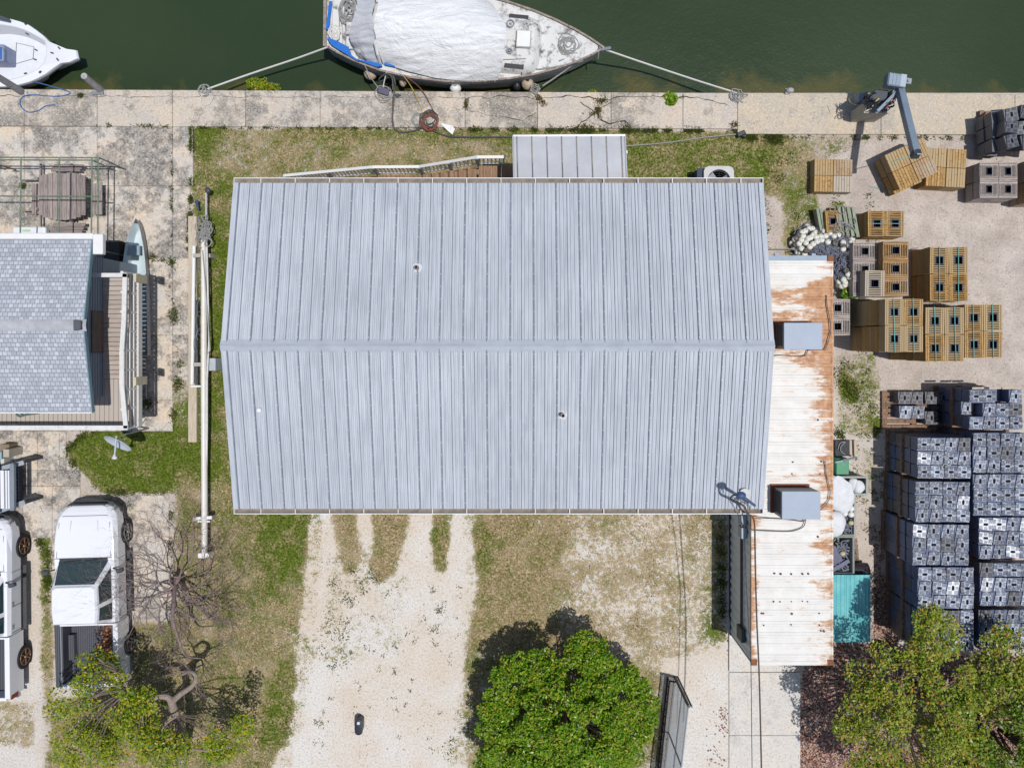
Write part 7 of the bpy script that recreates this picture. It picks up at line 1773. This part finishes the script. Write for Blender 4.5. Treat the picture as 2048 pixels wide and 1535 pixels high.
def tree(name, lab, cat, base, crown, rad, hgt, leafm, barkm, seed, nclump=120, per=170, lsize=.055, cr=.42, flat=.8, group=None, depth=4, trunk_r=.13, density=1.0, shape=None, base2=None):
    rr_ = random.Random(seed); rs_ = np.random.RandomState(seed)
    base = Vector(base); crown = Vector(crown); t = thing(name, lab, cat, base, group)
    tips = []; b = MB()
    for k in range(3):
        d = (crown-base).normalized()+Vector((rr_.uniform(-.5, .5), rr_.uniform(-.5, .5), 0)); grow(b, tips, base, d, (crown.z-base.z)*.42, trunk_r*(1-.15*k), depth, rr_, up=.05, shrink=.74, spread=.8)
    o = b.build('trunk', barkm, t, smooth=True)
    cs = []
    for i in range(nclump*3):
        if len(cs) >= nclump: break
        a = rr_.uniform(0, 6.283); q = rr_.random()**.5; lump = 1+.16*nz(math.cos(a)*1.7, math.sin(a)*1.7, 1, seed*.7)
        x, y = q*math.cos(a)*rad[0]*lump, q*math.sin(a)*rad[1]*lump
        if shape and not shape(crown.x+x, crown.y+y): continue
        zz_ = hgt*(1-q**2.2)*rr_.uniform(.55, 1.0)-.35*hgt*q
        if rr_.random() < .25: zz_ *= rr_.uniform(-.2, .6)
        cs.append(((crown.x+x, crown.y+y, crown.z+zz_), cr*rr_.uniform(.6, 1.15)))
    pts = clump_leaves(cs, per*density, cr, lsize, rs_)
    me = flakes('crown', [leafm], pts, lsize, rs_, flat=.55, elong=.5); o = bpy.data.objects.new('crown', me); COL.objects.link(o)
    for v in []: pass
    me.transform(Matrix.Translation(-base)); o.parent = t
    b = MB()
    for c, r in cs[::2]:
        c = Vector(c); m_ = c*.35+crown*.65-Vector((0, 0, hgt*.6)); s_ = m_.lerp(base+(crown-base)*.6, .3)
        b.tube(smooth_path([s_, m_.lerp(c, .45)+Vector((rr_.uniform(-.2, .2), rr_.uniform(-.2, .2), 0)), c, c+Vector((rr_.uniform(-.25, .25), rr_.uniform(-.25, .25), .15))], 3), [.03, .028, .025, .022, .018, .015, .012, .01, .008, .006], 4, cap=False)
    b.build('limbs', barkm, t)
    return t
c_ = P(1134, 1456, 2.1)
tree('round_tree', 'dense bright green round tree at the bottom between driveway and fence', 'tree', (c_.x-.2, c_.y, 0), c_, (2.7, 2.8), 1.2, leaf_round, bark, 3, nclump=290, per=260, lsize=.05, cr=.33)
c_ = P(1840, 1462, 3.1)
tree('spreading_tree', 'sparse bronze green tree with pale twigs, right of the walkway', 'tree', (c_.x-.1, c_.y, 0), c_, (2.35, 2.5), 1.1, leaf_olive, plain('pale_twig_bark', C(176, 156, 138), .9, var=.2), 8, nclump=125, per=150, lsize=.05, cr=.4, group='trees in the lower right corner')
c_ = P(2020, 1475, 2.9)
tree('spreading_tree', 'greener tree in the bottom right corner behind the bronze tree', 'tree', (c_.x, c_.y, 0), c_, (2.1, 2.2), 1.1, leaf_olg, bark_dk, 12, nclump=100, per=150, lsize=.052, cr=.4, group='trees in the lower right corner')
c_ = P(1862, 1275, 3.4)
tree('spreading_tree', 'light leafy branch tree reaching over the last plastic trap pile', 'tree', (P(1850, 1400, 0).x, P(1850, 1400, 0).y, 0), c_, (.85, .8), .7, leaf_olive, bark, 15, nclump=26, per=120, lsize=.048, cr=.3, group='trees in the lower right corner', depth=3, trunk_r=.06)
c_ = P(2025, 1345, 2.9)
tree('spreading_tree', 'thin leafy tree over the right edge of the last trap piles', 'tree', (P(2020, 1430, 0).x, P(2020, 1430, 0).y, 0), c_, (.9, 1.3), .6, leaf_olive, bark, 16, nclump=30, per=120, lsize=.048, cr=.3, group='trees in the lower right corner', depth=3, trunk_r=.06)
# yellow green tree at the lower left with its visible trunk
t = thing('leaning_tree', 'yellow green tree with a crooked bare trunk behind the white pickup truck', 'tree', P(362, 1525, 0))
b = MB(); zt_ = 1.6
b.tube(smooth_path([P(362, 1530, 0), P(366, 1500, .8), P(366, 1470, 1.3), P(352, 1430, 1.8), P(342, 1400, 2.0)]), [.16-.002*i for i in range(25)], 10)
b.tube(smooth_path([P(342, 1400, 2.0), P(330, 1392, 2.1), P(300, 1395, 2.2), P(270, 1390, 2.3), P(256, 1378, 2.4), P(250, 1362, 2.5), P(243, 1345, 2.6)]), [.1-.0022*i for i in range(37)], 8)
b.tube(smooth_path([P(344, 1402, 2.0), P(360, 1388, 2.1), P(385, 1370, 2.2), P(392, 1352, 2.2), P(380, 1342, 2.1), P(365, 1348, 1.9)]), [.1-.002*i for i in range(31)], 9)
for q in (((256, 1380), (240, 1395), (222, 1412)), ((288, 1393), (285, 1425), (287, 1450)), ((275, 1392), (268, 1420), (262, 1440)), ((243, 1346), (215, 1330), (195, 1315)), ((258, 1385), (225, 1370), (190, 1395)), ((366, 1480), (400, 1470), (450, 1462)), ((352, 1432), (330, 1450), (300, 1500)), ((366, 1495), (420, 1500), (470, 1490)), ((250, 1362), (262, 1352), (255, 1345))):
    b.tube(smooth_path([P(q[0][0], q[0][1], 2.3), P(q[1][0], q[1][1], 2.5), P(q[2][0], q[2][1], 2.7)]), [.04-.0025*i for i in range(13)], 6)
b.build('trunk', plain('pale_crooked_bark', C(172, 156, 144), .9, var=.25, scale=10, bump=.5), t, smooth=True)
rs_ = np.random.RandomState(4); rr_ = random.Random(4); cs = []
for (x, y, rx, ry, n) in ((215, 1440, 95, 55, 46), (180, 1490, 70, 45, 26), (300, 1490, 60, 40, 24), (190, 1345, 45, 35, 12), (250, 1400, 60, 40, 16), (450, 1500, 55, 30, 16), (480, 1450, 30, 20, 6), (340, 1500, 50, 30, 10), (120, 1400, 30, 30, 6), (235, 1365, 30, 20, 6)):
    for k in range(n):
        if rr_.random() < .12: continue
        a = rr_.uniform(0, 6.28); q = rr_.random()**.5; cs.append((tuple(P(x+rx*q*math.cos(a), y+ry*q*math.sin(a), rr_.uniform(1.7, 2.9))), .34*rr_.uniform(.6, 1.15)))
pts = clump_leaves(cs, 100, .34, .05, rs_); me = flakes('crown', [leaf_yel], pts, .045, rs_, flat=.55); o = bpy.data.objects.new('crown', me); COL.objects.link(o); me.transform(Matrix.Translation(-t.location)); o.parent = t
b = MB()
for c, r in cs[::2]:
    c = Vector(c); s_ = min((P(362, 1500, .8), P(352, 1430, 1.8), P(300, 1395, 2.2), P(256, 1378, 2.4), P(243, 1345, 2.6)), key=lambda q: (q-c).length); b.tube([s_, s_.lerp(c, .5)+Vector((0, .15, .1)), c, c+(c-s_).normalized()*.3], [.02, .014, .01, .005], 4, cap=False)
b.build('limbs', bark, t)
# the bare tree
t = thing('bare_tree', 'leafless purple brown tree reaching over the white pickup truck', 'tree', P(350, 1160, 0))
b = MB(); tips = []; rr_ = random.Random(21)
twigm = plain('purple_brown_twigs', C(158, 138, 134), .9, var=.25, scale=10)
base = P(352, 1165, 0); b.tube([base, P(350, 1160, .8)], [.16, .13], 10)
for k in range(24):
    a = 2*math.pi*k/24+rr_.uniform(-.2, .2); sp = rr_.uniform(.5, 1.7)
    L0 = rr_.uniform(1.15, 1.75)
    grow(b, tips, P(350, 1160, .8).lerp(P(347, 1215, 1.6), rr_.uniform(0, 1)**1.5), Vector((math.cos(a)*sp, math.sin(a)*sp*.95, .38)), L0, rr_.uniform(.018, .036), 4, rr_, bend=.6, split=(2, 3), shrink=.74, up=.0, spread=.5, steps=5)
b.tube(smooth_path([P(350, 1160, .8), P(348, 1200, 1.5), P(346, 1240, 1.9), P(358, 1280, 2.1), P(372, 1310, 2.2), P(402, 1316, 2.4)]), [.08-.0022*i for i in range(31)], 7)
b.build('trunk_and_branches', twigm, t)
t = thing('bare_tree', 'smaller leafless twiggy tree joining the crooked trunk', 'tree', P(385, 1345, 0)); b = MB(); tips = []
b.tube([P(385, 1345, 0), P(380, 1340, 1.2)], [.08, .05], 8)
for k in range(7):
    a = 2*math.pi*k/7; grow(b, tips, P(380, 1340, rr_.uniform(.8, 1.3)), Vector((math.cos(a), math.sin(a), .6)), .7, .03, 3, rr_, bend=.5, shrink=.72, up=.02, steps=4)
b.build('trunk_and_branches', twigm, t)
# small shrubs
def shrub(px, py, z, rx, ry, h, n, leafm, lab, seed, lsize=.045):
    rs_ = np.random.RandomState(seed); c = P(px, py, 0); t = thing('shrub', lab, 'shrub', (c.x, c.y, z))
    cs = [((c.x+rs_.uniform(-rx, rx)*.8, c.y+rs_.uniform(-ry, ry)*.8, z+rs_.uniform(.4, 1)*h), .16) for _ in range(n)]
    pts = clump_leaves(cs, 50, .16, .05, rs_); me = flakes('foliage', [leafm], pts, lsize, rs_, flat=.6); o = bpy.data.objects.new('foliage', me); COL.objects.link(o); me.transform(Matrix.Translation(-t.location)); o.parent = t
    b = MB()
    for q, r in cs: b.tube([(c.x, c.y, z), Vector((c.x, c.y, z)).lerp(Vector(q), .5), q], [.015, .01, .006], 4)
    b.build('stems', bark_dk, t)
shrub(1689, 585, 0, .22, .2, .45, 14, leaf_green, 'small bright green bush between container and grey traps', 31)
shrub(505, 160, -.9, .34, .12, .6, 12, leaf_yel, 'yellow green sprig growing from the seawall face, left part', 32, .04); shrub(530, 168, -.9, .3, .1, .6, 9, leaf_yel, 'second yellow green sprig growing from the seawall face', 33, .04)
shrub(1341, 198, .05, .12, .14, .1, 6, leaf_green, 'small bright green plant in the seawall crack', 34, .05)
shrub(1190, 177, -.8, .08, .06, .5, 2, leaf_olive, 'tiny pale growth on the seawall face near the bow', 35, .03)
# broken pallets and logs beneath the lower right trees
for k, (x, y) in enumerate(((1835, 1340), (1850, 1358), (1990, 1330))):
    b = MB(); c = P(x, y, .2)
    for i in range(6): M = Matrix.Translation((c.x, c.y, .1)) @ Matrix.Rotation(R(14+k*20), 4, 'Z'); b.box((-.6, -.45+i*.16, 0), (.6, -.35+i*.16, .04), 0, M)
    tag(b.build('broken_pallet', pallet_m), ['broken brown pallet under the bronze tree, canal side one', 'broken brown pallet under the bronze tree, near side one', 'broken brown pallet near the right trap piles'][k], 'pallet')
